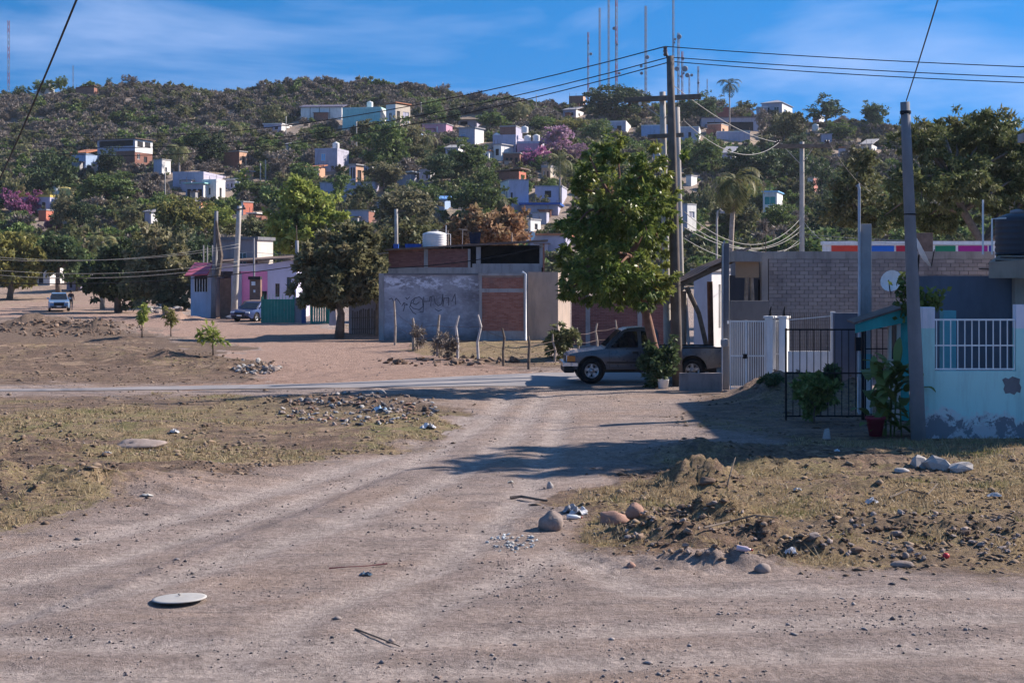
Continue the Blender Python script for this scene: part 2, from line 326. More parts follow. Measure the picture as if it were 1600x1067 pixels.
def make_ground():
    ys = np.concatenate([np.linspace(-60, 9, 16), CH * F / (np.arange(1150, 476, -1.5) - HY), np.arange(158, 470, 2.6), np.geomspace(475, 4500, 22)])
    t = np.concatenate([-np.geomspace(9, 1.12, 16), np.linspace(-1.08, 1.08, 430), np.geomspace(1.12, 9, 16)])
    T, Y = np.meshgrid(t, ys)
    Xg = T * (.37 * np.maximum(Y, 0) + 1.2)
    Zg = gz(Xg, Y)
    V = np.stack([Xg, Y, Zg], -1).reshape(-1, 3)
    r, c = T.shape; idx = np.arange(r * c).reshape(r, c)
    Q = np.stack([idx[:-1, :-1], idx[:-1, 1:], idx[1:, 1:], idx[1:, :-1]], -1).reshape(-1, 4)
    m, N, L, b = newmat("dirt_ground"); pos = geopos(N)
    def at(n):
        a = N.new("ShaderNodeAttribute"); a.attribute_name = n; return a.outputs['Fac']
    big = noise(N, L, .35, 5, .6, pos); mid = noise(N, L, 2.4, 6, .7, pos); fine = noise(N, L, 17, 6, .75, pos); grit = noise(N, L, 75, 3, .7, pos)
    strk = noise(N, L, 1.0, 5, .65, mapped(N, L, pos, (.35, 2.2, 1), (0, 0, .12)), .5)
    dirt = mixrgb(N, L, ramp(N, L, big, .38, .62), (.27, .205, .178), (.40, .312, .27))
    dirt = mixrgb(N, L, math_(N, L, 'MULTIPLY', ramp(N, L, strk, .47, .60), .75), dirt, (.19, .15, .14))
    dirt = mixrgb(N, L, math_(N, L, 'MULTIPLY', ramp(N, L, mid, .52, .68), .55), dirt, (.42, .315, .255))
    dirt = mixrgb(N, L, math_(N, L, 'MULTIPLY', ramp(N, L, noise(N, L, .22, 4, .6, mapped(N, L, pos, (1, 1.6, 1), (0, 0, .5)), .6), .50, .60), .55), dirt, (.40, .275, .205))
    dirt = mixrgb(N, L, math_(N, L, 'MULTIPLY', ramp(N, L, at('track'), .1, .8), .75), dirt, mixrgb(N, L, fine, (.43, .36, .325), (.52, .44, .40)))
    chips = ramp(N, L, noise(N, L, 34, 4, .85, pos), .56, .62); cl = ramp(N, L, noise(N, L, 1.3, 5, .7, mapped(N, L, pos, (.6, 1.6, 1))), .45, .6)
    dirt = mixrgb(N, L, math_(N, L, 'MULTIPLY', math_(N, L, 'MULTIPLY', chips, cl), .8), dirt, (.115, .10, .10))
    redd = mixrgb(N, L, ramp(N, L, mid, .38, .64), (.30, .175, .125), (.41, .255, .185))
    c = mixrgb(N, L, ramp(N, L, math_(N, L, 'ADD', at('red'), math_(N, L, 'MULTIPLY', math_(N, L, 'SUBTRACT', mid, .5), .9)), .25, .75), dirt, redd)
    c = mixrgb(N, L, math_(N, L, 'MULTIPLY', at('hill'), .9), c, mixrgb(N, L, ramp(N, L, big, .38, .62), (.15, .11, .08), (.30, .225, .165)))
    straw = mixrgb(N, L, ramp(N, L, fine, .35, .68), (.13, .088, .05), (.50, .375, .215))
    grn = mixrgb(N, L, ramp(N, L, fine, .35, .7), (.10, .105, .03), (.27, .27, .09))
    gcol = mixrgb(N, L, math_(N, L, 'MULTIPLY', at('green'), ramp(N, L, noise(N, L, 1.6, 5, .7, pos), .42, .62)), straw, grn)
    soil = mixrgb(N, L, ramp(N, L, mid, .38, .62), (.085, .052, .034), (.235, .15, .10)); soil = mixrgb(N, L, math_(N, L, 'MULTIPLY', chips, .7), soil, (.06, .045, .038))
    soil = mixrgb(N, L, math_(N, L, 'MULTIPLY', ramp(N, L, noise(N, L, 1.1, 6, .72, mapped(N, L, pos, (.8, 1.5, 1)), .5), .53, .60), .85), soil, (.40, .29, .20))
    soil = mixrgb(N, L, math_(N, L, 'MULTIPLY', ramp(N, L, noise(N, L, 1.9, 6, .75, pos, .6), .54, .60), .85), soil, (.065, .042, .03))
    c = mixrgb(N, L, math_(N, L, 'MULTIPLY', ramp(N, L, math_(N, L, 'ADD', at('lot'), math_(N, L, 'MULTIPLY', math_(N, L, 'SUBTRACT', noise(N, L, 1.2, 6, .75, pos), .5), 1.3)), .25, .7), .92), c, soil)
    gm = ramp(N, L, math_(N, L, 'ADD', at('grass'), math_(N, L, 'MULTIPLY', math_(N, L, 'SUBTRACT', noise(N, L, 4.5, 6, .8, pos), .5), 2.4)), .52, .78)
    c = mixrgb(N, L, math_(N, L, 'MULTIPLY', gm, .85), c, gcol)
    dm = ramp(N, L, math_(N, L, 'ADD', at('dark'), math_(N, L, 'MULTIPLY', math_(N, L, 'SUBTRACT', noise(N, L, 3.0, 6, .8, pos), .5), 1.4)), .25, .75)
    c = mixrgb(N, L, math_(N, L, 'MULTIPLY', dm, .8), c, mixrgb(N, L, ramp(N, L, fine, .3, .7), (.085, .058, .042), (.20, .14, .10)))
    c = mixrgb(N, L, math_(N, L, 'MULTIPLY', ramp(N, L, grit, .54, .64), .6), c, (.125, .105, .10))
    c = mixrgb(N, L, math_(N, L, 'MULTIPLY', ramp(N, L, grit, .46, .36), math_(N, L, 'SUBTRACT', .4, math_(N, L, 'MULTIPLY', at('lot'), .28))), c, (.50, .44, .41))
    mod = math_(N, L, 'MULTIPLY', ramp(N, L, noise(N, L, 11, 6, .8, pos), .36, .64, (.66,) * 3, (1.25,) * 3), ramp(N, L, noise(N, L, 2.0, 5, .7, pos), .36, .64, (.84,) * 3, (1.14,) * 3))
    mm = N.new('ShaderNodeVectorMath'); mm.operation = 'SCALE'; L.new(c, mm.inputs[0]); L.new(mod, mm.inputs['Scale']); c = mm.outputs[0]
    hv = N.new('ShaderNodeHueSaturation'); hv.inputs['Value'].default_value = 1.0; hv.inputs['Saturation'].default_value = 1.15; L.new(c, hv.inputs['Color'])
    L.new(hv.outputs[0], b.inputs['Base Color']); b.inputs['Roughness'].default_value = .95; b.inputs['Specular IOR Level'].default_value = .1
    h = math_(N, L, 'ADD', math_(N, L, 'MULTIPLY', fine, .6), math_(N, L, 'ADD', math_(N, L, 'MULTIPLY', grit, .22), math_(N, L, 'MULTIPLY', strk, .8)))
    bump(N, L, b, h, 1.0, .13)
    me = npmesh("ground", V, Q, m, True)
    for nme, arr in zip(('grass', 'red', 'dark', 'green', 'track', 'hill'), masks(V[:, 0], V[:, 1]) + (tracks(V[:, 0], V[:, 1]), sm(120, 190, V[:, 1]))):
        if nme == 'grass': me.attributes.new('lot', 'FLOAT', 'POINT').data.foreach_set('value', masks.lot.astype(np.float32))
        a = me.attributes.new(nme, 'FLOAT', 'POINT'); a.data.foreach_set('value', arr.astype(np.float32))
    o = link("ground", me); tag(o, kind="structure"); return o
make_ground()
def make_road():
    xs = np.linspace(-60, 60, 240); nr = 9
    n, f = road_y(xs); n = n - .05 + fbm(xs / 1.1, xs * 0, 71, 3) * .35; f = f + fbm(xs / 1.1, xs * 0 + 5, 72, 3) * .35
    V = []
    for k in range(nr):
        t = k / (nr - 1); y = n * (1 - t) + f * t; V.append(np.stack([xs, y, -.045 + .05 * math.sin(math.pi * t) + 0 * y], -1))
    V = np.concatenate(V); idx = np.arange(nr * 240).reshape(nr, 240)
    Q = np.stack([idx[:-1, :-1], idx[:-1, 1:], idx[1:, 1:], idx[1:, :-1]], -1).reshape(-1, 4)
    m, N, L, b = newmat("worn_asphalt"); pos = geopos(N)
    c = mixrgb(N, L, ramp(N, L, noise(N, L, .9, 5, .6, pos), .3, .7), (.19, .18, .185), (.27, .245, .24))
    c = mixrgb(N, L, math_(N, L, 'MULTIPLY', ramp(N, L, noise(N, L, 1.0, 5, .7, mapped(N, L, pos, (.3, 2, 1))), .5, .7), .6), c, (.40, .34, .31))
    L.new(c, b.inputs['Base Color']); b.inputs['Roughness'].default_value = .85; bump(N, L, b, noise(N, L, 40, 4, .7, pos), .3, .01)
    o = link("paved_road", npmesh("paved_road", V, Q, m, True)); tag(o, kind="structure")
make_road()
def near_road():
    xs = np.linspace(-40, 40, 400); ys = np.concatenate([np.linspace(-60, 11, 12), [12.0]]); V = []
    for y in ys: V.append(np.stack([xs, y + (fbm(xs / .5, xs * 0, 75, 4) * .5 if y == 12.0 else 0 * xs), 0 * xs - (.05 if y == 12.0 else .0)], -1))
    V = np.concatenate(V); idx = np.arange(len(V)).reshape(len(ys), 400); Q = np.stack([idx[:-1, :-1], idx[:-1, 1:], idx[1:, 1:], idx[1:, :-1]], -1).reshape(-1, 4)
    m, N, L, b = newmat("coarse_asphalt"); pos = geopos(N); c = mixrgb(N, L, ramp(N, L, noise(N, L, 60, 4, .8, pos), .4, .6), (.07, .068, .072), (.20, .185, .18)); c = mixrgb(N, L, math_(N, L, 'MULTIPLY', ramp(N, L, noise(N, L, 1.5, 5, .7, pos), .45, .6), .6), c, (.26, .21, .19))
    L.new(c, b.inputs['Base Color']); b.inputs['Roughness'].default_value = .9; bump(N, L, b, noise(N, L, 70, 4, .7, pos), .5, .01); tag(link("paved_road", npmesh("paved_road", V, Q, m, True)), kind="structure")
near_road()
# ------------------------------------------------------------------ grass and small stones lying about
def scatter(n, seed, y0, y1, powr=1.0):
    rg = np.random.default_rng(seed)
    s = rg.random(n); Y = 1 / ((1 - s) / y0 ** powr + s / y1 ** powr) ** (1 / powr)
    return (rg.random(n) * 2 - 1) * (.40 * Y + 1.0), Y, rg
def make_grass():
    x, y, rg = scatter(90000, 5, 11, 62)
    g, r, d, gr = masks(x, y); n, f = road_y(x)
    keep = (g * (1 - 1.2 * d) > rg.random(len(x)) * .6 + .55) & ((y < n - .1) | (y > f + .2)); x, y, gr = x[keep], y[keep], gr[keep]
    nb = 6; K = len(x)
    bx = np.repeat(x, nb) + rg.normal(0, .05, K * nb); by = np.repeat(y, nb) + rg.normal(0, .05, K * nb)
    h = np.repeat(rg.uniform(.025, .09, K) * (1 + .9 * (rg.random(K) > .93)), nb) * rg.uniform(.6, 1.3, K * nb); w = .006 + .0003 * by
    a = rg.random(K * nb) * 6.283; ln = rg.uniform(.2, 1.0, K * nb) * h; z = gz(bx, by) - .01
    A = np.stack([bx - w * np.cos(a), by - w * np.sin(a), z], -1); B = np.stack([bx + w * np.cos(a), by + w * np.sin(a), z], -1)
    l2 = rg.random(K * nb) * 6.283; T = np.stack([bx + ln * np.cos(l2), by + ln * np.sin(l2), z + h], -1)
    V = np.stack([A, B, T], 1).reshape(-1, 3); Q = np.arange(len(V)).reshape(-1, 3)
    mat = leafmat("dry_grass_blades", (.52, .41, .25), (.27, .19, .11), (.20, .22, .075), .3)
    tag(link("dry_grass", npmesh("dry_grass", V, Q, mat)), "short dry straw coloured grass with green patches over the open lots", "grass", kind="stuff")
make_grass()
def make_stones():
    x, y, rg = scatter(30000, 8, 10.5, 58, .8)
    g, r, d, gr = masks(x, y)
    clus = fbm(x / 1.3, y / 1.3, 81, 3)
    keep = rg.random(len(x)) < np.clip(.12 + 2.6 * clus + .3 * d, .02, 1); n, f = road_y(x); keep &= (y < n) | (y > f)
    x, y = x[keep], y[keep]; K = len(x)
    s = .004 + .0045 * rg.gamma(1.0, 1.0, K) + .00035 * y; s = np.minimum(s, .05)
    base = np.array([(1, 0, 0), (.3, .95, .1), (-.85, .5, 0), (-.7, -.65, .1), (.35, -.9, 0), (.1, .1, .75), (0, 0, -.6)])
    tri = np.array([(0, 1, 5), (1, 2, 5), (2, 3, 5), (3, 4, 5), (4, 0, 5), (1, 0, 6), (2, 1, 6), (3, 2, 6), (4, 3, 6), (0, 4, 6)])
    v = base[None] * (1 + rg.uniform(-.5, .5, (K, 7, 3))) * s[:, None, None] * np.stack([rg.uniform(.8, 1.5, K), rg.uniform(.7, 1.1, K), rg.uniform(.5, 1.0, K)], -1)[:, None]
    a = rg.random(K) * 6.283; ca, sa = np.cos(a)[:, None], np.sin(a)[:, None]
    vx = v[..., 0] * ca - v[..., 1] * sa; vy = v[..., 0] * sa + v[..., 1] * ca
    V = np.stack([vx + x[:, None], vy + y[:, None], v[..., 2] + gz(x, y)[:, None] + s[:, None] * .2], -1).reshape(-1, 3)
    Q = (tri[None] + (np.arange(K) * 7)[:, None, None]).reshape(-1, 3)
    mat = leafmat("pebble_stone", (.34, .29, .27), (.09, .08, .08), (.22, .16, .14), 0, .9)
    tag(link("scattered_pebbles", npmesh("scattered_pebbles", V, Q, mat)), "small grey and brown pebbles strewn over the dirt", "pebbles", kind="stuff")
make_stones()
def make_clods():
    x, y, rg = scatter(42000, 18, 12, 60, .8); g, r, d, gr = masks(x, y); lot = masks.lot; cl = fbm(x / .9, y / .9, 83, 3)
    keep = rg.random(len(x)) < np.clip((.30 + 2.4 * cl + .5 * d) * lot, 0, 1); n, f = road_y(x); keep &= (y < n - .3) | (y > f + .3); x, y = x[keep], y[keep]; K = len(x)
    s = np.minimum(.008 + .010 * rg.gamma(1.1, 1.0, K) + .0005 * y, .075)
    base = np.array([(1, 0, 0), (.3, .95, .1), (-.85, .5, 0), (-.7, -.65, .1), (.35, -.9, 0), (.1, .1, .75), (0, 0, -.6)]); tri = np.array([(0, 1, 5), (1, 2, 5), (2, 3, 5), (3, 4, 5), (4, 0, 5), (1, 0, 6), (2, 1, 6), (3, 2, 6), (4, 3, 6), (0, 4, 6)])
    v = base[None] * (1 + rg.uniform(-.5, .5, (K, 7, 3))) * s[:, None, None]; v[..., 0] *= rg.uniform(.8, 2.2, K)[:, None]; v[..., 2] *= .8; a = rg.random(K) * 6.283; ca, sa = np.cos(a)[:, None], np.sin(a)[:, None]
    V = np.stack([v[..., 0] * ca - v[..., 1] * sa + x[:, None], v[..., 0] * sa + v[..., 1] * ca + y[:, None], v[..., 2] + gz(x, y)[:, None] + s[:, None] * .15], -1).reshape(-1, 3)
    tag(link("soil_clods", npmesh("soil_clods", V, (tri[None] + (np.arange(K) * 7)[:, None, None]).reshape(-1, 3), leafmat("soil_clod", (.16, .105, .072), (.34, .25, .18), (.08, .055, .042), 0, .95))), "crumbs of brown earth and dry stalks over the open lots", "clods", kind="stuff")
make_clods()
# ------------------------------------------------------------------ foliage
BARK = M("grey_brown_bark", (.16, .125, .10), .9, .35, 5, .6)
BARKL = M("pale_bark", (.36, .30, .25), .9, .3, 5, .5)
BARKR = M("reddish_bark", (.20, .105, .075), .9, .3, 6, .5)
LF = {
 'dark': leafmat("dark_green_leaf", (.036, .066, .034), (.115, .155, .065)),
 'mango': leafmat("olive_green_leaf", (.10, .105, .052), (.28, .26, .14), (.29, .235, .14), .38),
 'mid': leafmat("mid_green_leaf", (.065, .11, .036), (.20, .255, .075)),
 'lime': leafmat("lime_green_leaf", (.15, .20, .04), (.33, .36, .09), None, .35),
 'yellow': leafmat("yellow_green_leaf", (.14, .15, .045), (.32, .29, .09), None, .35),
 'olive': leafmat("dusty_olive_leaf", (.085, .10, .045), (.215, .215, .095), (.19, .15, .09)),
 'brown': leafmat("dry_orange_leaf", (.20, .10, .055), (.46, .28, .16), (.32, .26, .13), .3),
 'grey': leafmat("bare_grey_twig", (.145, .12, .10), (.29, .24, .20), None, .1),
 'pink': leafmat("pink_blossom", (.40, .20, .32), (.54, .36, .46), (.24, .19, .16), .3),
 'magenta': leafmat("magenta_bract", (.28, .07, .20), (.45, .19, .34), None, .3),
 'glossy': leafmat("glossy_fresh_leaf", (.055, .095, .024), (.21, .26, .06), (.30, .285, .07), .38, .4),
 'palm': leafmat("palm_frond", (.10, .125, .045), (.28, .27, .12), (.34, .29, .15), .3),
 'palmd': leafmat("dark_palm_frond", (.03, .05, .03), (.09, .11, .055), None, .25),
 'acacia': leafmat("fine_acacia_leaf", (.06, .088, .036), (.19, .21, .08), (.22, .20, .09), .3),
}
def rdirs(rg, n):
    v = rg.normal(size=(n, 3)); return v / np.linalg.norm(v, axis=1, keepdims=True)
def leaf_quads(rg, pts, ln, wd, out=None, droop=.3):
    """one diamond shaped leaf at every point"""
    n = len(pts); d = rdirs(rg, n)
    if out is not None: d = d * .8 + out
    d[:, 2] -= droop; d /= np.linalg.norm(d, axis=1, keepdims=True)
    s = np.cross(d, rdirs(rg, n)); s /= np.linalg.norm(s, axis=1, keepdims=True) + 1e-6
    l = (ln * rg.uniform(.6, 1.35, n))[:, None]; w = (wd * rg.uniform(.7, 1.3, n))[:, None]
    mid = pts + d * l * .45
    V = np.stack([pts, mid - s * w, pts + d * l, mid + s * w], 1).reshape(-1, 3)
    return V, np.arange(n * 4).reshape(-1, 4)
def crown_points(rg, lobes, nclump, per, spread, shell=.45):
    """clumps of leaf positions in and near the surface of a set of ellipsoids (cx,cy,cz,rx,ry,rz)"""
    lobes = np.array(lobes, float); wgt = (lobes[:, 3] * lobes[:, 4] * lobes[:, 5]) ** .66; k = rg.choice(len(lobes), nclump, p=wgt / wgt.sum())
    d = rdirs(rg, nclump); r = rg.uniform(0, 1, nclump) ** shell
    q = 1 + .28 * np.sin(d[:, 0] * 5 + k) * np.cos(d[:, 2] * 4 + k * 2) + rg.normal(0, .10, nclump)
    c = lobes[k, :3] + d * (r * q)[:, None] * lobes[k, 3:6]
    sz = (lobes[k, 3:6].mean(1) * spread * rg.uniform(.5, 1.35, nclump))
    m = np.maximum(4, (per * rg.uniform(.4, 1.6, nclump)).astype(int))
    ci = np.repeat(np.arange(nclump), m)
    off = rdirs(rg, len(ci)) * (rg.random(len(ci)) ** .5)[:, None] * sz[ci][:, None] * np.array([1, 1, .62])
    out = d[ci] * .5
    return c[ci] + off, out, c
def limbs(mb, rg, base, forks, tips, r0, nmax=14):
    """trunk from base through forks, limbs to a sample of tips"""
    base = Vector(base); fk = [Vector(f) for f in forks]
    pts = [base] + fk; mb.tube(pts, [r0 * (1.25 if i == 0 else 1 - .5 * i / len(pts)) for i in range(len(pts))], 8)
    sel = rg.permutation(len(tips))[:nmax]
    for i in sel:
        t = Vector(tips[i]); f = min(fk, key=lambda q: (q - t).length); m = f.lerp(t, .5) + Vector((rg.normal(0, .08), rg.normal(0, .08), .10)) * (t - f).length
        mb.tube([f, f.lerp(m, .5), m, t], [r0 * .5, r0 * .38, r0 * .25, r0 * .08], 5)
_pt = {}
def proto(kind, var):
    """unit tree: crown radius about 1, base at 0, total height about 2"""
    if (kind, var) in _pt: return _pt[kind, var]
    rg = np.random.default_rng(hash(('round dense open tall bush wisp'.split().index(kind), var)) % 9999 + var * 7)
    if kind == 'round': lobes = [(0, 0, 1.15, .8, .8, .7)] + [(.5 * math.cos(a), .5 * math.sin(a), 1.0 + .35 * rg.random(), .5, .5, .45) for a in rg.random(7) * 6.28]; nc, per, sp, ln, wd = 150, 34, .26, .11, .036
    elif kind == 'dense': lobes = [(0, 0, 1.05, .88, .88, .85)] + [(.55 * math.cos(a), .55 * math.sin(a), .6 + .8 * rg.random(), .45, .45, .45) for a in rg.random(8) * 6.28]; nc, per, sp, ln, wd = 190, 34, .26, .11, .038
    elif kind == 'open': lobes = [(.6 * math.cos(a) * rg.random(), .6 * math.sin(a) * rg.random(), .8 + .8 * rg.random(), .45, .45, .35) for a in rg.random(9) * 6.28]; nc, per, sp, ln, wd = 110, 26, .32, .10, .03
    elif kind == 'tall': lobes = [(.2 * math.cos(a), .2 * math.sin(a), z, .45, .45, .4) for a, z in zip(rg.random(9) * 6.28, np.linspace(.6, 1.9, 9))]; nc, per, sp, ln, wd = 150, 30, .3, .10, .034
    elif kind == 'bush': lobes = [(0, 0, .45, .85, .85, .5)] + [(.55 * math.cos(a), .55 * math.sin(a), .3 + .5 * rg.random(), .4, .4, .35) for a in rg.random(6) * 6.28]; nc, per, sp, ln, wd = 110, 32, .28, .11, .036
    else: lobes = [(.5 * math.cos(a) * rg.random(), .5 * math.sin(a) * rg.random(), .9 + .9 * rg.random(), .45, .45, .4) for a in rg.random(8) * 6.28]; nc, per, sp, ln, wd = 120, 22, .38, .16, .011
    pts, out, cc = crown_points(rg, lobes, nc, per, sp)
    V, Q = leaf_quads(rg, pts, ln, wd, out)
    mb = MB(); z0 = .35 if kind == 'bush' else .75
    limbs(mb, rg, (0, 0, -.12), [(.02, .01, z0 * .6), (0, .03, z0)], cc, .055 if kind != 'bush' else .03, 12)
    _pt[kind, var] = (V, Q, mb); return _pt[kind, var]
_sm = {}
def shared(kind, var, leaf):
    k = (kind, var, leaf)
    if k not in _sm:
        V, Q, mb = proto(kind, var); _sm[k] = (npmesh("crown", V, Q, LF[leaf]), mb.mesh("trunk", BARKL if leaf in ('grey', 'pink') else BARK, smooth=True))
    return _sm[k]
_tc = [0]
def tree_at(name, label, p, rad, height, kind, leaf, group=None, rz=None, cat=None):
    _tc[0] += 1; rg = random.Random(_tc[0] * 13)
    cm, tm = shared(kind, _tc[0] % 3, leaf)
    t = thing(name, label, cat or ('bush' if kind == 'bush' else 'tree'), p, rg.uniform(0, 6.28) if rz is None else rz, group)
    top = {'bush': 1.0, 'tall': 2.35}.get(kind, 2.0)
    t.scale = (rad * rg.uniform(.92, 1.08), rad * rg.uniform(.92, 1.08), height / top)
    link("crown", cm, t); link("trunk", tm, t); return t
def htree(px, py, w, h, kind, leaf, label, name=None, group=None):
    """tree on the hillside: pixel of its foot, width and height in pixels there"""
    p = hit(px, py); k = p.y / F; return tree_at(name or ('bush' if kind == 'bush' else 'hillside_tree'), label, p, w * k / 2, h * k, kind, leaf, group)
def big_tree(name, label, base, lobes, nclump, per, spread, ln, wd, leaf, bark, r0, forks, seed, ntips=22, droop=.3, shell=.45, cat='tree'):
    rg = np.random.default_rng(seed); base = Vector(base)
    pts, out, cc = crown_points(rg, lobes, nclump, per, spread, shell)
    t = thing(name, label, cat, base)
    V, Q = leaf_quads(rg, pts - np.array(base), ln, wd, out, droop)
    link("crown", npmesh("crown", V, Q, LF[leaf]), t)
    mb = MB(); limbs(mb, rg, base, forks, cc, r0, ntips); part("trunk", mb, bark, t, True, True); return t
def palm(name, label, p, h, fl, leaf, nf=17, seed=1, lean=(0, 0), group=None, bark=None, droop=1.0):
    rg = random.Random(seed); p = Vector(p); t = thing(name, label, 'palm', p, 0, group); mb = MB(); top = Vector((lean[0], lean[1], h))
    mb.tube([(0, 0, -.3), (lean[0] * .2, lean[1] * .2, h * .33), (lean[0] * .55, lean[1] * .55, h * .66), top], [.26, .19, .16, .14], 8); part("trunk", mb, bark or BARKL, t, smooth=True)
    V = []; Q = []
    for i in range(nf):
        a = 6.283 * i / nf + rg.uniform(-.25, .25); el = rg.choice([1.1, .7, .35, .0, -.45, -.8]) + rg.uniform(-.15, .15); L_ = fl * rg.uniform(.8, 1.1)
        pos = top.copy(); e = el; rib = [pos.copy()]; ns = 9
        for s_ in range(ns):
            pos = pos + Vector((math.cos(a) * math.cos(e), math.sin(a) * math.cos(e), math.sin(e))) * (L_ / ns); rib.append(pos.copy()); e -= (.20 + .02 * s_) * droop
        side = Vector((-math.sin(a), math.cos(a), 0))
        for s_ in range(ns):
            q0, q1 = rib[s_], rib[s_ + 1]; wl_ = fl * .24 * math.sin(math.pi * (s_ + 1.3) / (ns + 2.2))
            for sg in (-1, 1):
                for u in (.15, .5, .85):
                    q = q0.lerp(q1, u); d = (q1 - q0).normalized(); tip = q + side * sg * wl_ * rg.uniform(.8, 1.1) + d * wl_ * .55 - Vector((0, 0, wl_ * rg.uniform(.25, .7)))
                    o = len(V); ww = d * fl * .016; V += [q - ww, q.lerp(tip, .5) - ww * 1.2, tip, q.lerp(tip, .5) + ww * 1.2 + Vector((0, 0, .01))]; Q.append((o, o + 1, o + 2, o + 3))
            o = len(V); ww = side * fl * .008; V += [q0 - ww, q0 + ww, q1 + ww, q1 - ww]; Q.append((o, o + 1, o + 2, o + 3))
    link("crown", npmesh("crown", np.array([tuple(v) for v in V]), np.array(Q), LF[leaf]), t); return t
def hpalm(px, py, h, fl, leaf, label, seed, lean=(0, 0), Y=None, nf=17):
    p = hit(px, py) if Y is None else Vector((X(px, Y), Y, gzs(X(px, Y), Y))); k = p.y / F
    if Y is not None: h = (Z(py - h, Y) - p.z) / k
    return palm("palm_tree", label, p, h * k, fl * k, leaf, nf, seed, lean)
# ------------------------------------------------------------------ brush on the hillside, which reads as one mass
CLR = []        # things on the slope that the scrub leaves in the open: first and last column, distance, foot row, chance that a shrub may still stand before it
def clear_of(px, Y, z, r, rg):
    ok = np.ones(len(px), bool); top = HY - (z + r * 1.15 - CH) / Y * F; hw = r / Y * F; dice = rg.random(len(px))
    for a, b, yh, foot, lo, ch in CLR: ok &= ~((px + hw > a) & (px - hw < b) & (Y < yh + lo) & (top < foot) & (Y > yh - 90) & (dice > ch))
    return ok
def make_brush(name, label, n, leaf, seed, rmin, rmax, want, ln, wd, per=26):
    rg = np.random.default_rng(seed); Y = rg.uniform(168, 458, n * 9); u = rg.uniform(-.47, .47, n * 9); x = u * Y
    f = fbm(x / 22, Y / 22, seed, 3); siz = rg.uniform(rmin, rmax, n * 9) * (.7 + .6 * rg.random(n * 9)); keep = np.nonzero((rg.random(n * 9) < want(800 + F * u, Y, f) * Y / 458) & clear_of(800 + F * u, Y, gz(x, Y), siz, rg))[0][:n]; x, Y, siz = x[keep], Y[keep], siz[keep]; K = len(x)
    me = bpy.data.meshes.new(name); me.vertices.add(K); me.vertices.foreach_set('co', np.stack([x, Y, gz(x, Y) - .15], -1).astype(np.float32).ravel())
    sc = siz.astype(np.float32)
    for nm, ty, arr in (('size', 'FLOAT', sc), ('turn', 'FLOAT', (rg.random(K) * 6.28).astype(np.float32))): me.attributes.new(nm, ty, 'POINT').data.foreach_set('value', arr)
    o = tag(link(name, me), label, "brush", kind="stuff")
    pc_ = bpy.data.collections.new(name + "_kinds")
    for k in range(5):
        r2 = np.random.default_rng(seed * 50 + k); lobes = [(0, 0, .45, .75, .75, .5)] + [(.5 * math.cos(a), .5 * math.sin(a), .35 + .6 * q, .45, .45, .38) for a, q in zip(r2.random(5) * 6.28, r2.random(5))]
        pts, out, cc = crown_points(r2, lobes, 34, per, .3); V, Q = leaf_quads(r2, pts, ln, wd, out, .1); q = bpy.data.objects.new("shrub", npmesh("shrub", V, Q, LF[leaf])); pc_.objects.link(q)
    ng = bpy.data.node_groups.new(name, 'GeometryNodeTree'); ng.interface.new_socket("Geometry", in_out='INPUT', socket_type='NodeSocketGeometry'); ng.interface.new_socket("Geometry", in_out='OUTPUT', socket_type='NodeSocketGeometry')
    N, L = ng.nodes, ng.links; gi = N.new('NodeGroupInput'); go = N.new('NodeGroupOutput'); ip = N.new('GeometryNodeInstanceOnPoints'); ci = N.new('GeometryNodeCollectionInfo'); ci.inputs['Collection'].default_value = pc_; ci.inputs['Separate Children'].default_value = True; ci.inputs['Reset Children'].default_value = True
    mp_ = N.new('GeometryNodeMeshToPoints'); L.new(gi.outputs[0], mp_.inputs['Mesh']); L.new(mp_.outputs[0], ip.inputs['Points']); L.new(ci.outputs[0], ip.inputs['Instance']); ip.inputs['Pick Instance'].default_value = True
    a1 = N.new('GeometryNodeInputNamedAttribute'); a1.data_type = 'FLOAT'; a1.inputs['Name'].default_value = 'size'; a2 = N.new('GeometryNodeInputNamedAttribute'); a2.data_type = 'FLOAT'; a2.inputs['Name'].default_value = 'turn'
    cx = N.new('ShaderNodeCombineXYZ'); L.new(a2.outputs[0], cx.inputs['Z']); L.new(cx.outputs[0], ip.inputs['Rotation']); L.new(a1.outputs[0], ip.inputs['Scale']); L.new(ip.outputs[0], go.inputs[0])
    md = o.modifiers.new("scatter", 'NODES'); md.node_group = ng
# ------------------------------------------------------------------ buildings: shared builders
CONC = M("grey_concrete", (.33, .32, .325), .9, .15, 1.2, .35, stain=(.13, .125, .13), stain_amt=.55)
CONCD = M("dark_concrete", (.17, .17, .185), .9, .15, 1.2, .3, stain=(.08, .08, .09), stain_amt=.5)
BRICKF = M("weathered_red_brick", (.27, .125, .095), .9, .3, 4, .4, stain=(.12, .08, .075), stain_amt=.4)
TERRA = M("terracotta_tile", (.42, .17, .09), .85, .25, 3, .3)
DARKG = glassmat("dark_window_glass")
WHITEP = M("white_paint", (.84, .83, .82), .7, .06, 3, .1, stain=(.5, .48, .45), stain_amt=.35)
BLACKI = M("black_iron", (.018, .018, .022), .5, .3, 8, .1, .6)
RUSTM = M("rusted_sheet_metal", (.17, .12, .10), .8, .4, 3, .3, .2)
DARKHOLE = M("unlit_interior", (.03, .03, .035), .95, .3, 2, 0)
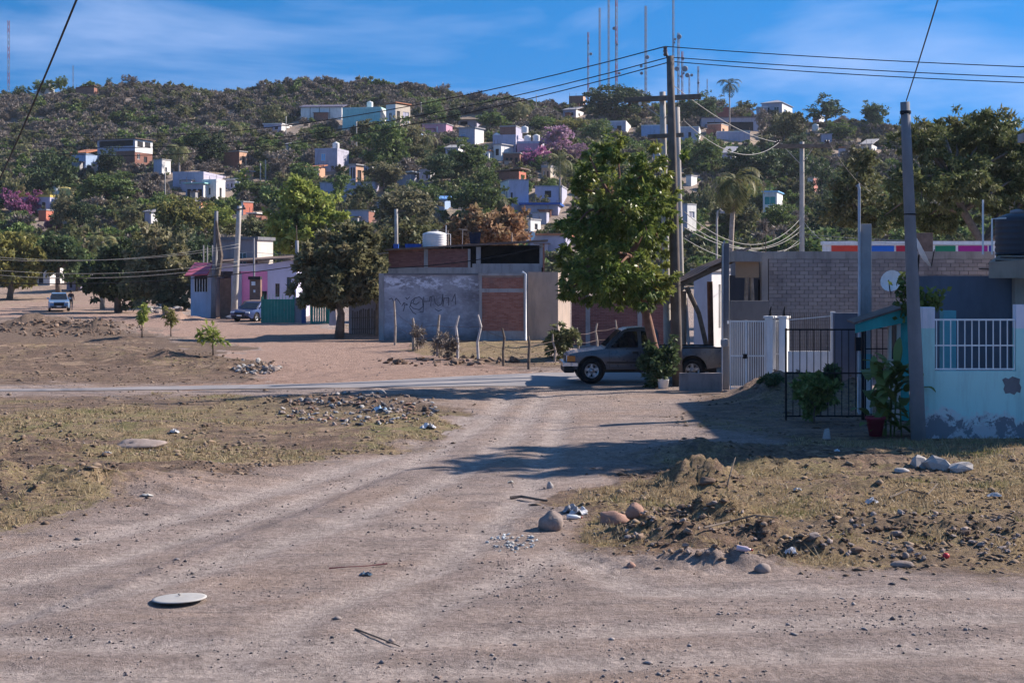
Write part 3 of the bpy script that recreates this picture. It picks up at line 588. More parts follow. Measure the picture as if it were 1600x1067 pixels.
def facade(mb, o, ux, w, h, ops, depth=.14, nrm=None):
    """wall of width w and height h from o along ux, with rectangular openings (u0,u1,v0,v1) and their reveals"""
    o = Vector(o); ux = Vector(ux).normalized(); uz = Vector((0, 0, 1)); n = -Vector(nrm) if nrm is not None else Vector((-ux.y, ux.x, 0))
    us = sorted({0, w} | {q for p in ops for q in p[:2]}); vs_ = sorted({0, h} | {q for p in ops for q in p[2:4]})
    for i in range(len(us) - 1):
        for j in range(len(vs_) - 1):
            a, b, c, d = us[i], us[i + 1], vs_[j], vs_[j + 1]; mu, mv = (a + b) / 2, (c + d) / 2
            if any(p[0] < mu < p[1] and p[2] < mv < p[3] for p in ops): continue
            mb.quad(o + ux * a + uz * c, o + ux * b + uz * c, o + ux * b + uz * d, o + ux * a + uz * d)
    for p in ops:
        a, b, c, d = p[:4]; A, B, C, D = [o + ux * u + uz * v for u, v in ((a, c), (b, c), (b, d), (a, d))]
        for s, e in ((A, B), (B, C), (C, D), (D, A)): mb.quad(s, e, e + n * depth, s + n * depth)
def window(parent, o, ux, nin, a, b, c, d, kind, depth=.14, frame=None):
    """fill one opening; nin is the inward normal"""
    o = Vector(o); ux = Vector(ux); uz = Vector((0, 0, 1)); nin = Vector(nin)
    def slab(mb, u0, u1, v0, v1, n0, n1):
        mb.add([o + ux * u + uz * v + nin * n for n in (n0, n1) for u, v in ((u0, v0), (u1, v0), (u1, v1), (u0, v1))],
               [(0, 1, 2, 3), (4, 7, 6, 5), (0, 4, 5, 1), (1, 5, 6, 2), (2, 6, 7, 3), (3, 7, 4, 0)])
    if kind == 'hole':
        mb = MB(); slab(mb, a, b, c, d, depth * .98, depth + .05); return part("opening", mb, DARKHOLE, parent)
    if kind in ('door', 'gate'):
        mb = MB(); slab(mb, a, b, c, d, depth * .6, depth); w_ = part("door", mb, frame or RUSTM, parent)
        mb = MB(); slab(mb, b - .16, b - .1, (c + d) / 2 - .06, (c + d) / 2 + .06, depth * .6 - .05, depth * .6); part("handle", mb, BLACKI, w_); return w_
    mb = MB(); t = min(.07, (b - a) * .12)
    slab(mb, a, a + t, c, d, depth * .4, depth * .8); slab(mb, b - t, b, c, d, depth * .4, depth * .8); slab(mb, a + t, b - t, c, c + t, depth * .4, depth * .8); slab(mb, a + t, b - t, d - t, d, depth * .4, depth * .8)
    slab(mb, (a + b) / 2 - t / 3, (a + b) / 2 + t / 3, c + t, d - t, depth * .42, depth * .78)
    w_ = part("window", mb, frame or WHITEP, parent)
    mb = MB(); slab(mb, a, b, c, d, depth * .85, depth * 1.0); part("pane", mb, DARKG if kind == 'win' else kind, w_)
    return w_
def house(name, label, pl, pc, pr, ptop, pbase, wall, yaw=None, fo=(), so=(), roof='slab', rmat=None, side=None, side_right=True, Y=None, over=.25, cat='house', below=2.0, frame=None, th=.2, z1=None):
    """box house from pixel columns: front wall from pl to the corner pc, the right-hand side wall from pc to pr.
       openings are fractions of the wall: (u0,u1,v0,v1,kind)"""
    C = hit(pc, pbase) if Y is None else Vector((X(pc, Y), Y, gzs(X(pc, Y), Y)))
    yaw = R(-14) if yaw is None else R(yaw)
    dx = Vector((math.cos(yaw), math.sin(yaw), 0)); dy = Vector((-math.sin(yaw), math.cos(yaw), 0))
    def reach(d, px): u = (px - 800) / F; return (u * C.y - C.x) / (d.x - u * d.y)
    if side_right: w = abs(reach(-dx, pl)); dep = abs(reach(dy, pr)) if pr != pc else 6; O = C - dx * w
    else: w = abs(reach(dx, pr)); dep = abs(reach(dy, pl)) if pl != pc else 6; O = C.copy()
    dep = min(max(dep, 2.5), 14)
    zb = C.z; h = (Z(ptop, C.y) - zb) if z1 is None else z1
    h = max(h, 1.8)
    t = thing(name, label, cat, (O.x, O.y, zb), yaw); mats = [wall, side or wall]
    mb = MB(); e = below
    F_ = [(a * w, b * w, c * h + e, d * h + e, k) for a, b, c, d, k in fo]; S_ = [(a * dep, b * dep, c * h + e, d * h + e, k) for a, b, c, d, k in so]
    facade(mb, (0, 0, -e), (1, 0, 0), w, h + e, F_, nrm=(0, -1, 0)); mb.mi = 1 if side else 0
    if side_right:
        facade(mb, (w, 0, -e), (0, 1, 0), dep, h + e, S_, nrm=(1, 0, 0)); mb.mi = 0; facade(mb, (0, 0, -e), (0, 1, 0), dep, h + e, [], nrm=(-1, 0, 0))
    else:
        facade(mb, (0, 0, -e), (0, 1, 0), dep, h + e, S_, nrm=(-1, 0, 0)); mb.mi = 0; facade(mb, (w, 0, -e), (0, 1, 0), dep, h + e, [], nrm=(1, 0, 0))
    mb.mi = 0; facade(mb, (0, dep, -e), (1, 0, 0), w, h + e, [], nrm=(0, 1, 0))
    part("wall", mb, mats if side else wall, t)
    for a, b, c, d, k in F_: window(t, (0, 0, -e), (1, 0, 0), (0, 1, 0), a, b, c, d, k, frame=frame)
    for a, b, c, d, k in S_: window(t, (w if side_right else 0, 0, -e), (0, 1, 0), (-1 if side_right else 1, 0, 0), a, b, c, d, k, frame=frame)
    mb = MB(); ov = over
    if roof == 'slab': mb.box(-ov, w + ov, -ov, dep + ov, h - .002, h + th)
    elif roof == 'parapet':
        mb.box(.0, w, .0, dep, h - .05, h); q = .12; hp = .45
        mb.box(-.03, w + .03, -.03, q, h, h + hp); mb.box(-.03, w + .03, dep - q, dep + .03, h, h + hp); mb.box(-.03, q, q, dep - q, h, h + hp); mb.box(w - q, w + .03, q, dep - q, h, h + hp)
    elif roof == 'shedr':      # low sheet sloping up to the right
        mb.add([(-ov, -ov, h), (w + ov, -ov, h + .12 * w), (w + ov, dep + ov, h + .12 * w), (-ov, dep + ov, h), (-ov, -ov, h + th), (w + ov, -ov, h + .12 * w + th), (w + ov, dep + ov, h + .12 * w + th), (-ov, dep + ov, h + th)],
               [(0, 3, 2, 1), (4, 5, 6, 7), (0, 1, 5, 4), (1, 2, 6, 5), (2, 3, 7, 6), (3, 0, 4, 7)])
    elif roof == 'shedf':      # slopes down to the front
        r = .22 * dep
        mb.add([(-ov, -ov, h), (w + ov, -ov, h), (w + ov, dep + ov, h + r), (-ov, dep + ov, h + r), (-ov, -ov, h + th), (w + ov, -ov, h + th), (w + ov, dep + ov, h + r + th), (-ov, dep + ov, h + r + th)],
               [(0, 3, 2, 1), (4, 5, 6, 7), (0, 1, 5, 4), (1, 2, 6, 5), (2, 3, 7, 6), (3, 0, 4, 7)])
    elif roof in ('hip', 'gable'):
        r = .24 * min(w, dep); i = min(w, dep) * .45 if roof == 'hip' else -ov
        mb.add([(-ov, -ov, h), (w + ov, -ov, h), (w + ov, dep + ov, h), (-ov, dep + ov, h), (i, dep / 2, h + r), (w - i, dep / 2, h + r), (-ov, -ov, h - .12), (w + ov, -ov, h - .12), (w + ov, dep + ov, h - .12), (-ov, dep + ov, h - .12)],
               [(0, 1, 5, 4), (2, 3, 4, 5), (1, 2, 5), (3, 0, 4), (9, 8, 7, 6), (0, 6, 7, 1), (1, 7, 8, 2), (2, 8, 9, 3), (3, 9, 6, 0)])
    part("roof", mb, rmat or CONC, t)
    CLR.append((min(pl, pr) - 1, max(pl, pr) + 1, C.y, pbase - (pbase - ptop) * .40, dep + 1, 0))
    if Y is None and roof != 'hip':          # unfinished columns left standing on the roof, and a small lean-to on some
        rg_ = random.Random(int(pl * 7 + ptop)); zt_ = h + (th if roof == 'slab' else .3)
        for u, v in ((.15, .15), (w - .15, .15), (w - .15, dep - .2), (w * .5, .15)):
            if rg_.random() > .35: part('rebar_stub', MB().tube([(u, v, zt_ - .3), (u + rg_.uniform(-.05, .05), v, zt_ + rg_.uniform(.4, 1.1))], .045, 4), RUSTM, t)
        if rg_.random() > .45 and w > 3:
            a_ = rg_.uniform(.05, .5) * w; b_ = a_ + rg_.uniform(.3, .45) * w; hh = h * rg_.uniform(.4, .6)
            part('annex', MB().box(a_, b_, -1.6, -.01, -below, hh), rg_.choice([CONC, BRICKF, wall]), t); part('annex_roof', MB().box(a_ - .25, b_ + .25, -1.9, -.004, hh + .002, hh + .1), RUSTM, t)
    t['_w'] = w; t['_d'] = dep; t['_h'] = h
    return t
def loc(t, u, v, z):         # a point on house t: u along front, v along depth (metres), z above its base
    return Vector(t.location) + Matrix.Rotation(t.rotation_euler.z, 3, 'Z') @ Vector((u, v, z))
def water_tank(label, p, r, h, mat, lidmat, ribs=6):
    t = thing("water_tank", label, "water tank", p, 0, "water tanks"); mb = MB(); pr = [(r * .96, 0), (r, .03)]
    for i in range(ribs):
        z = h * .78 * (i + .5) / ribs; pr += [(r, z - h * .045), (r * .965, z), (r, z + h * .045)]
    pr += [(r, h * .80), (r * .93, h * .86), (r * .5, h * .95), (r * .3, h * .97)]
    part("tank_body", mb.lathe(pr, 22), mat, t, smooth=True)
    part("lid", MB().lathe([(r * .32, h * .96), (r * .34, h * .98), (r * .32, h * 1.03), (r * .1, h * 1.06)], 16), lidmat, t, smooth=True); return t
TANKB = M("black_tank_plastic", (.022, .026, .04), .45, .15, 2, .05, spec=.5)
TANKW = M("white_tank_plastic", (.72, .70, .68), .5, .08, 2, .05, stain=(.5, .46, .4), stain_amt=.3)
BLUEP = M("blue_plastic", (.02, .10, .42), .5, .2, 3, .05)
# ------------------------------------------------------------------ right foreground: turquoise house
def cyan_mat():
    m, N, L, b = newmat("peeling_turquoise_paint"); pos = geopos(N); sx = N.new("ShaderNodeSeparateXYZ"); L.new(pos, sx.inputs[0]); z = sx.outputs['Z']
    c = mixrgb(N, L, ramp(N, L, noise(N, L, .8, 5, .6, pos), .3, .7), (.40, .70, .66), (.48, .77, .73))
    up_ = mixrgb(N, L, ramp(N, L, noise(N, L, 3, 4, .6, pos), .3, .7), (.68, .66, .74), (.76, .74, .80))
    c = mixrgb(N, L, math_(N, L, 'GREATER_THAN', math_(N, L, 'ADD', z, math_(N, L, 'MULTIPLY', noise(N, L, 5, 3, .5, pos), .06)), 2.33), c, up_)
    n = noise(N, L, 1.5, 7, .62, pos, .4)
    pe = ramp(N, L, math_(N, L, 'SUBTRACT', math_(N, L, 'MULTIPLY', n, 1.5), math_(N, L, 'MULTIPLY', z, .95)), .30, .33)
    inner = mixrgb(N, L, ramp(N, L, noise(N, L, 2.3, 5, .7, pos), .49, .53), (.20, .20, .22), (.50, .49, .50))
    pv = math_(N, L, 'SUBTRACT', math_(N, L, 'MULTIPLY', n, 1.5), math_(N, L, 'MULTIPLY', z, .95))
    c = mixrgb(N, L, math_(N, L, 'MULTIPLY', ramp(N, L, pv, .20, .27), .8), c, (.62, .62, .62)); st_ = noise(N, L, 1.6, 5, .7, mapped(N, L, pos, (2.2, 2.2, .3))); c = mixrgb(N, L, math_(N, L, 'MULTIPLY', ramp(N, L, st_, .5, .68), .35), c, (.24, .36, .36))
    c = mixrgb(N, L, pe, c, inner)
    L.new(c, b.inputs['Base Color']); b.inputs['Roughness'].default_value = .85
    h = math_(N, L, 'SUBTRACT', math_(N, L, 'MULTIPLY', noise(N, L, 25, 4, .7, pos), .3), pe); bump(N, L, b, h, .5, .015); return m
CYAN = cyan_mat()
TEAL = M("teal_paint", (.035, .32, .30), .6, .15, 2, .1, stain=(.03, .16, .15), stain_amt=.4)
CREAM = wallmat("cream_plaster", (.52, .45, .38))
SLATE = wallmat("slate_blue_plaster", (.15, .165, .21))
Y0 = 29.6
def cyan_wall():
    t = thing("garden_wall", "peeling turquoise front wall with a white barred opening, right of the leaning concrete pole", "wall", (X(1440, Y0), Y0, 0))
    xa, xb, xc, xd = X(1440.5, Y0), X(1461, Y0), X(1588, Y0), 15.5; g = -.3; Yb = Y0 + .22
    part("wall_base", MB().box(xb + .003, xd, Y0 + .01, Yb, g, Z(580, Y0)), CYAN, t, True)
    part("pillar", MB().box(xa, xb, Y0, Yb + .1, g, Z(480, Y0)), CYAN, t, True, bevel=.012)
    part("pillar", MB().box(xc, xd, Y0 + .012, Yb - .005, Z(580, Y0) + .002, Z(476, Y0)), CYAN, t, True)
    # grille
    gr = part("grille_frame", MB().box(xb + .01, xc - .01, Y0 + .05, Y0 + .09, Z(501, Y0), Z(501, Y0) + .035).box(xb + .01, xc - .01, Y0 + .05, Y0 + .09, Z(578, Y0), Z(578, Y0) + .03).box(xb + .01, xc - .01, Y0 + .055, Y0 + .08, Z(541, Y0), Z(541, Y0) + .028), WHITEP, t, True)
    for i in range(12):
        px = 1464 + i * 11.1
        part("grille_bar", MB().box(X(px, Y0), X(px, Y0) + .018, Y0 + .052, Y0 + .078, Z(577, Y0), Z(501, Y0)), WHITEP, gr, True)
    # grey scab of bare render and loose base stones
    part("bare_patch", MB().add([(X(px, Y0), Y0 + .004, Z(py, Y0)) for px, py in ((1566, 593), (1571, 590), (1576, 592), (1582, 588), (1588, 590), (1594, 592), (1593, 599), (1596, 605), (1594, 614), (1589, 612), (1585, 617), (1578, 614), (1571, 615), (1568, 608), (1570, 602))], [tuple(range(15))]), CONCD, t, True)
cyan_wall()
# the porch behind the grille, teal column
def porch():
    t = thing("porch", "small porch with a teal edged lean roof behind the concrete pole", "porch", (X(1360, 33.2), 33.2, 0)); Yp = 33.2
    a, b = X(1337, Yp), X(1436, Yp); za, zb = Z(507, Yp), Z(478, Yp)
    part("fascia", MB().add([(a, Yp, za - .20), (b, Yp, zb - .32), (b, Yp, zb + .05), (a, Yp, za + .0), (a, Yp + .06, za - .20), (b, Yp + .06, zb - .32), (b, Yp + .06, zb + .05), (a, Yp + .06, za + .0)],
         [(0, 1, 2, 3), (7, 6, 5, 4), (0, 4, 5, 1), (1, 5, 6, 2), (2, 6, 7, 3), (3, 7, 4, 0)]), TEAL, t, True)
    part("roof", MB().add([(a - .04, Yp - .05, za + .01), (b + .05, Yp - .05, zb + .06), (b + .05, Yp + .7, zb + .10), (a - .04, Yp + .7, za + .05), (a - .04, Yp - .05, za + .05), (b + .05, Yp - .05, zb + .11), (b + .05, Yp + .7, zb + .15), (a - .04, Yp + .7, za + .09)],
         [(0, 3, 2, 1), (4, 5, 6, 7), (0, 1, 5, 4), (1, 2, 6, 5), (2, 3, 7, 6), (3, 0, 4, 7)]), RUSTM, t, True)
    part("wall", MB().box(X(1392, Yp), X(1396, Yp), Yp + .15, Yp + .3, -.2, Z(500, Yp)).box(X(1404, Yp), X(1410, Yp), Yp + .15, Yp + .3, -.2, Z(494, Yp)).box(X(1396, Yp), X(1404, Yp), Yp + .15, Yp + .3, -.2, Z(562, Yp)).box(X(1396, Yp), X(1404, Yp), Yp + .15, Yp + .3, Z(506, Yp), Z(497, Yp)), CREAM, t, True)
    part("window_pane", MB().box(X(1396, Yp), X(1404, Yp), Yp + .2, Yp + .22, Z(562, Yp), Z(506, Yp)), DARKG, t, True)
    part("side_panel", MB().box(X(1410.5, Yp), X(1424, Yp), Yp + .17, Yp + .28, -.2, Z(495, Yp)), TEAL, t, True)
    Yc = 33.8
    part("column", MB().box(X(1474, Yc), X(1494, Yc), Yc, Yc + .3, -.2, 2.55), M("turquoise_column", (.16, .44, .48), .8, .12, 2, .2), t, True)
porch()
def cream_house():
    t = thing("corner_house", "cream house corner under a thick concrete eave with rebar stubs", "house", (X(1585, 33.5), 33.5, 0))
    x0 = X(1586, 36); part("wall", MB().box(x0, 19, 36, 37.6, -.3, 3.42), CREAM, t, True)
    sl = part("roof_slab", MB().add([(X(1545, 34.9), 34.9, 3.32), (19.5, 34.9, 3.32), (19.5, 37.7, 3.42), (X(1560, 37.7), 37.7, 3.42), (X(1545, 34.9), 34.9, 3.72), (19.5, 34.9, 4.1), (19.5, 37.7, 4.0), (X(1560, 37.7), 37.7, 3.9)], [(0, 3, 2, 1), (4, 5, 6, 7), (0, 1, 5, 4), (1, 2, 6, 5), (2, 3, 7, 6), (3, 0, 4, 7)]), M("tan_eave_plaster", (.38, .29, .23), .9, .12, 1.5, .3, stain=(.2, .16, .14)), t, True)
    for i, (px, py) in enumerate(((1530, 420), (1545, 412), (1556, 407), (1564, 402))):
        part("rebar_stub", MB().tube([P(px, py, 35.0), P(px + 34, py + 1, 35.6)], .022, 6), RUSTM, sl, True)
    part("parapet_wall", MB().box(X(1437, 36.2), x0 - .01, 36.2, 36.45, -.3, Z(431, 36.2)), SLATE, t, True)
    water_tank("black ribbed water tank on the cream house roof at the right edge", (X(1590, 36.6), 36.6, 3.9), .56, 1.12, TANKB, M("grey_tank_lid", (.25, .25, .27), .6, .1, 3, .05))
    q = thing("bent_pipe", "thin bent white pipe beside the black water tank", "pipe", (X(1550, 35), 35, 3.93))
    part("pipe", MB().tube([(X(1550, 35), 35, 3.9), (X(1550, 35), 35, Z(342, 35)), (X(1572, 35), 35, Z(341, 35))], .022, 6), WHITEP, q, True)
    solo("pipe_mast", MB().tube([(X(1538, 35), 35.1, 3.9), (X(1538, 35), 35.1, Z(312, 35))], .024, 6), WHITEP, (X(1538, 35), 35.1, 3.9), "slim white pipe standing upright left of the black water tank", "pipe")
cream_house()
def column():
    t = thing("concrete_column", "bare grey concrete column with turquoise foot, taller than the block wall", "column", (X(1353, 35), 35, 0)); Yc = 35
    part("shaft", MB().box(X(1345, Yc), X(1362, Yc), Yc, Yc + .3, Z(553, Yc), Z(350, Yc)), CONC, t, True, bevel=.01)
    part("painted_foot", MB().box(X(1344.6, Yc), X(1362.4, Yc), Yc - .006, Yc + .306, Z(590, Yc), Z(553, Yc) - .002), M("turquoise_column", (.16, .44, .48)), t, True)
    part("whitewashed_foot", MB().box(X(1344.3, Yc), X(1362.7, Yc), Yc - .01, Yc + .31, -.3, Z(590, Yc) - .002), WHITEP, t, True)
    solo("conduit_pipe", MB().tube([(X(1342.5, 34.9), 34.9, -.1), (X(1342.5, 34.9), 34.9, Z(296, 34.9))], .035, 8).tube([(X(1342.5, 34.9), 34.9, Z(296, 34.9)), (X(1341, 34.9), 34.9, Z(288, 34.9)), (X(1339, 34.9), 34.9, Z(292, 34.9))], .04, 8), M("galvanised_pipe", (.45, .46, .5), .5, .15, 4, .05, .5), (X(1342.5, 34.9), 34.9, 0), "galvanised conduit pipe rising beside the bare concrete column", "pipe")
column()
# black iron gate leaves
def iron_gate():
    Yg = 33.5; zt, zm, zb = Z(515, Yg), Z(583, Yg), Z(650, Yg)
    t = thing("iron_gate", "open black iron bar gate in front of the slate wall", "gate", (X(1227, Yg), Yg, 0)); xa, xb = X(1228, Yg), X(1348, Yg)
    fr = MB()
    for z in (zt, zm, zb): fr.box(xa, xb, Yg - .015, Yg + .015, z - .018, z + .018)
    fr.box(xa - .02, xa + .02, Yg - .02, Yg + .02, -.12, zt + .03).box(xb - .03, xb + .03, Yg - .03, Yg + .03, -.2, zt + .05)
    part("gate_frame", fr, BLACKI, t, True)
    for i in range(1, 11):
        x = xa + (xb - xa) * i / 11; part("bar", MB().box(x - .009, x + .009, Yg - .009, Yg + .009, zb, zt), BLACKI, t, True)
    part("lock_box", MB().box(X(1336, Yg), X(1345, Yg), Yg - .05, Yg + .05, Z(548, Yg), Z(527, Yg)), BLACKI, t, True)
    t2 = thing("iron_gate", "narrow black iron bar panel between the bare column and the porch", "gate", (X(1365, Yg), Yg, 0)); xa, xb = X(1352, Yg), X(1390, Yg)
    fr = MB()
    for z in (Z(513, Yg), Z(545, Yg), Z(583, Yg)): fr.box(xa, xb, Yg - .012, Yg + .012, z - .014, z + .014)
    fr.box(xa - .015, xa + .015, Yg - .02, Yg + .02, -.2, Z(511, Yg))
    part("gate_frame", fr, BLACKI, t2, True)
    for i in range(1, 5):
        x = xa + (xb - xa) * i / 4.2; part("bar", MB().box(x - .009, x + .009, Yg - .009, Yg + .009, -.1, Z(513, Yg)), BLACKI, t2, True)
iron_gate()
# white gate, pillars and railing
def white_gate():
    Yg = 41.8; zt = Z(502, Yg)
    t = thing("white_gate", "white double leaf bar gate beside the dark wooden post", "gate", (X(1140, Yg), Yg, 0))
    for k, (a, b) in enumerate(((1141, 1165), (1166.5, 1195))):
        xa, xb = X(a, Yg), X(b, Yg); fr = MB()
        for z in (.06, Z(556, Yg), zt): fr.box(xa, xb, Yg - .015, Yg + .015, z - .02, z + .02)
        fr.box(xa - .015, xa + .02, Yg - .02, Yg + .02, .02, zt + .03).box(xb - .02, xb + .015, Yg - .02, Yg + .02, .02, zt + .03)
        g = part("gate_leaf", fr, WHITEP, t, True)
        for i in range(1, 8):
            x = xa + (xb - xa) * i / 8; part("bar", MB().box(x - .011, x + .011, Yg - .011, Yg + .011, .06, zt), WHITEP, g, True)
    part("lock", MB().box(X(1161, Yg), X(1167, Yg), Yg - .05, Yg + .03, Z(560, Yg), Z(553, Yg)), BLACKI, t, True)
    for (a, b, lab) in ((1196, 1213, "left of the two white gate pillars with a lamp stub on top"), (1218, 1234, "right of the two white gate pillars with a lamp stub on top")):
        w = (b - a) / F * Yg * .78; cx = (X(a, Yg) + X(b, Yg)) / 2
        p = thing("gate_pillar", lab, "pillar", (cx, Yg + .1, 0), R(-32)); zt2 = Z(497, Yg)
        part("shaft", MB().box(-w / 2, w / 2, -w / 2, w / 2, -.2, zt2), WHITEP, p, bevel=.012)
        part("cap", MB().box(-w / 2 - .03, w / 2 + .03, -w / 2 - .03, w / 2 + .03, zt2 + .002, zt2 + .06), WHITEP, p)
        part("lamp_stub", MB().tube([(0, 0, zt2 + .06), (0, 0, zt2 + .2), (.03, 0, zt2 + .34)], [.05, .03, .012], 7), BLACKI, p)
    g2 = thing("side_gate", "narrow white bar gate between the two white pillars", "gate", (X(1214, Yg + .3), Yg + .3, 0)); fr = MB()
    xa, xb = X(1207, Yg + .3), X(1221, Yg + .3)
    for z in (.2, 1.05, zt): fr.box(xa, xb, Yg + .285, Yg + .315, z - .02, z + .02)
    fr.box(xa - .03, xa, Yg + .28, Yg + .32, .1, zt + .03).box(xb, xb + .03, Yg + .28, Yg + .32, .1, zt + .03)
    part("gate_frame", fr, WHITEP, g2, True)
    for i in range(6): part("bar", MB().box(xa + (xb - xa) * i / 5 - .01, xa + (xb - xa) * i / 5 + .01, Yg + .29, Yg + .31, .1, zt), WHITEP, g2, True)
    # low white wall with spiked railing
    Yw = 41.4; xa, xb = X(1233, Yw), X(1299, Yw)
    r = thing("railing_wall", "low white wall topped by a spiked grey railing before the block house", "wall", (xa, Yw, 0))
    part("wall_base", MB().box(xa, xb, Yw, Yw + .18, -.2, Z(549, Yw)), WHITEP, r, True)
    part("end_post", MB().box(xb + .003, xb + .12, Yw - .02, Yw + .16, -.2, Z(487, Yw)), WHITEP, r, True)
    part("top_rail", MB().bar((xa, Yw + .08, Z(500, Yw)), (xb, Yw + .08, Z(494, Yw)), .025), WHITEP, r, True)
    IRG = M("grey_iron", (.12, .11, .115), .6, .2, 6, .1, .4)
    for i in range(22):
        x = xa + (xb - xa) * (i + .5) / 22; part("railing_bar", MB().tube([(x, Yw + .08, Z(549, Yw)), (x, Yw + .08, Z(492, Yw)), (x, Yw + .08, Z(487, Yw) + .02 * (i % 2))], [.011, .011, .002], 5), IRG, r, True)
    solo("yard_wall", MB().box(X(1303.5, 40.6), X(1346, 40.6), 40.6, 40.8, -.2, Z(489, 40.6)), SLATE, (X(1303, 40.6), 40.6, 0), "smooth slate blue yard wall right of the white railing", "wall")
white_gate()
# grey block house
def block_house():
    Yb = 46.0; xa, xb = X(1201, Yb), X(1553, Yb); zt = Z(393, Yb)
    t = thing("block_house", "unplastered grey concrete block house behind the gates", "house", (xa, Yb, 0))
    MORT = M("mortar", (.17, .165, .17), .95, .15, 3, .2)
    w = part("wall", MB().box(xa, xb, Yb + .02, Yb + .2, -.3, zt - .25).box(xa, xa + .2, Yb + .21, Yb + 8, -.3, zt - .25).box(xb - .2, xb, Yb + .21, Yb + 8, -.3, zt - .25), MORT, t, True)
    part("ring_beam", MB().box(xa - .02, xb + .02, Yb - .012, Yb + .25, zt - .248, zt), CONC, t, True)
    part("roof", MB().box(xa + .01, xb - .01, Yb + .26, Yb + 8, zt - .30, zt - .12), CONC, t, True)
    part("corner_column", MB().box(X(1190, Yb), xa - .022, Yb - .01, Yb + .26, -.3, zt - .02), CONC, t, True)
    # blocks
    m, N, L, b = newmat("concrete_block"); oi = N.new("ShaderNodeObjectInfo"); pos = geopos(N)
    c = mixrgb(N, L, oi.outputs['Random'], (.25, .235, .25), (.36, .335, .345)); c = mixrgb(N, L, math_(N, L, 'MULTIPLY', ramp(N, L, noise(N, L, .7, 4, .6, mapped(N, L, pos, (1, 1, .6))), .47, .62), .75), c, (.17, .16, .175))
    L.new(c, b.inputs['Base Color']); b.inputs['Roughness'].default_value = .95; bump(N, L, b, noise(N, L, 45, 4, .7, pos), .5, .01)
    bw, bh = .275, .112
    me = MB().box(0, bw, 0, .03, 0, bh).mesh("block", m); mh = MB().box(0, bw / 2 - .005, 0, .03, 0, bh).mesh("block", m)
    rg = random.Random(4); z = zt - .25 - .125; row = 0; n = 0; rest = MB()
    while z > .1:
        x = xa + .005; first = row % 2
        while x < xb - .05:
            wd = bw if not (first and x < xa + .01) else bw / 2 - .005
            if x + wd > xb:
                if xb - x > .18: wd = bw / 2 - .005
                else: break
            if n >= 300: rest.box(x, x + wd, Yb - .012, Yb + .019, z, z + bh); x += wd + .012; n += 1; continue
            o = link("block", me if wd == bw else mh, w, Vector((x + rg.uniform(-.003, .003), Yb - .012 + rg.uniform(-.006, .004), z)) - Vector(t.location)); o.rotation_euler.y = rg.uniform(-.006, .006)
            x += wd + .012; n += 1
        z -= .124; row += 1
    part("lower_blocks", rest, m, t, True)["kind"] = "stuff"
    # entrance bay at the left with its canopy
    ya = 44.6
    cb = part("canopy", MB().box(X(1148, ya), X(1190, ya), ya, Yb + .4, Z(409, ya), Z(393, ya)), CONC, t, True)
    part("canopy_panel", MB().box(X(1152, ya), X(1188, ya), ya + .25, ya + .4, Z(434, ya), Z(409, ya) - .002), M("beige_panel", (.36, .25, .17), .85, .12, 2, .2), t, True)
    part("parapet", MB().box(X(1141, 44.2), X(1202, 44.2), 44.2, 44.4, -.2, Z(470, 44.2)), CONCD, t, True)
    part("back_wall", MB().box(X(1141, 47.5), X(1190, 47.5), 47.5, 47.7, -.2, Z(430, 47.5)), SLATE, t, True)
    part("opening", MB().box(X(1186, 47.3), X(1191, 47.3), 47.42, 47.47, 1.7, Z(437, 47.3)), DARKHOLE, t, True)
    for (p0, p1) in ((1163, 1167), (1178, 1174)): part("prop_post", MB().tube([(X(p0, 46), 46, 1.2), (X(p1, 46), 46, Z(434, 46))], .07, 7), BARKL, t, True)
    for px in (1193, 1197): part("rebar", MB().tube([(X(px, 46), 46.1, zt - .1), (X(px, 46) + .01, 46.1, Z(340, 46))], .013, 5), RUSTM, t, True)
block_house()
def dish(label, p, r, aim):
    t = thing("satellite_dish", label, "satellite dish", p); q = Vector(aim).to_track_quat('Z', 'Y').to_matrix()
    mb = MB(); n = 18; vs_ = [q @ Vector((0, 0, 0))]; fs = []
    for i in range(1, 5):
        for j in range(n): a = 6.283 * j / n; rr = r * i / 4; vs_.append(q @ Vector((rr * math.cos(a), rr * math.sin(a), .28 * rr * rr / r)))
    fs += [(0, 1 + j, 1 + (j + 1) % n) for j in range(n)]
    for i in range(3): fs += [(1 + i * n + j, 1 + (i + 1) * n + j, 1 + (i + 1) * n + (j + 1) % n, 1 + i * n + (j + 1) % n) for j in range(n)]
    part("reflector", mb.add(vs_, fs), WHITEP, t, smooth=True)
    part("feed_arm", MB().tube([q @ Vector((0, -r, .25 * r)), q @ Vector((0, -.1 * r, r * .9))], .015, 5), BLACKI, t)
    part("mount_pole", MB().tube([q @ Vector((0, 0, -.02)), Vector((0, .12, -.2)), Vector((0, .12, -r * 1.6))], .022, 6), BLACKI, t); return t
dish("white satellite dish seen face on left of the concrete pole", P(1394, 440, 36.0), .28, (-.7, -1, .35))
dish("pale satellite dish seen edge on right of the concrete pole", P(1437, 398, 36.0), .42, (1, -.25, .5))
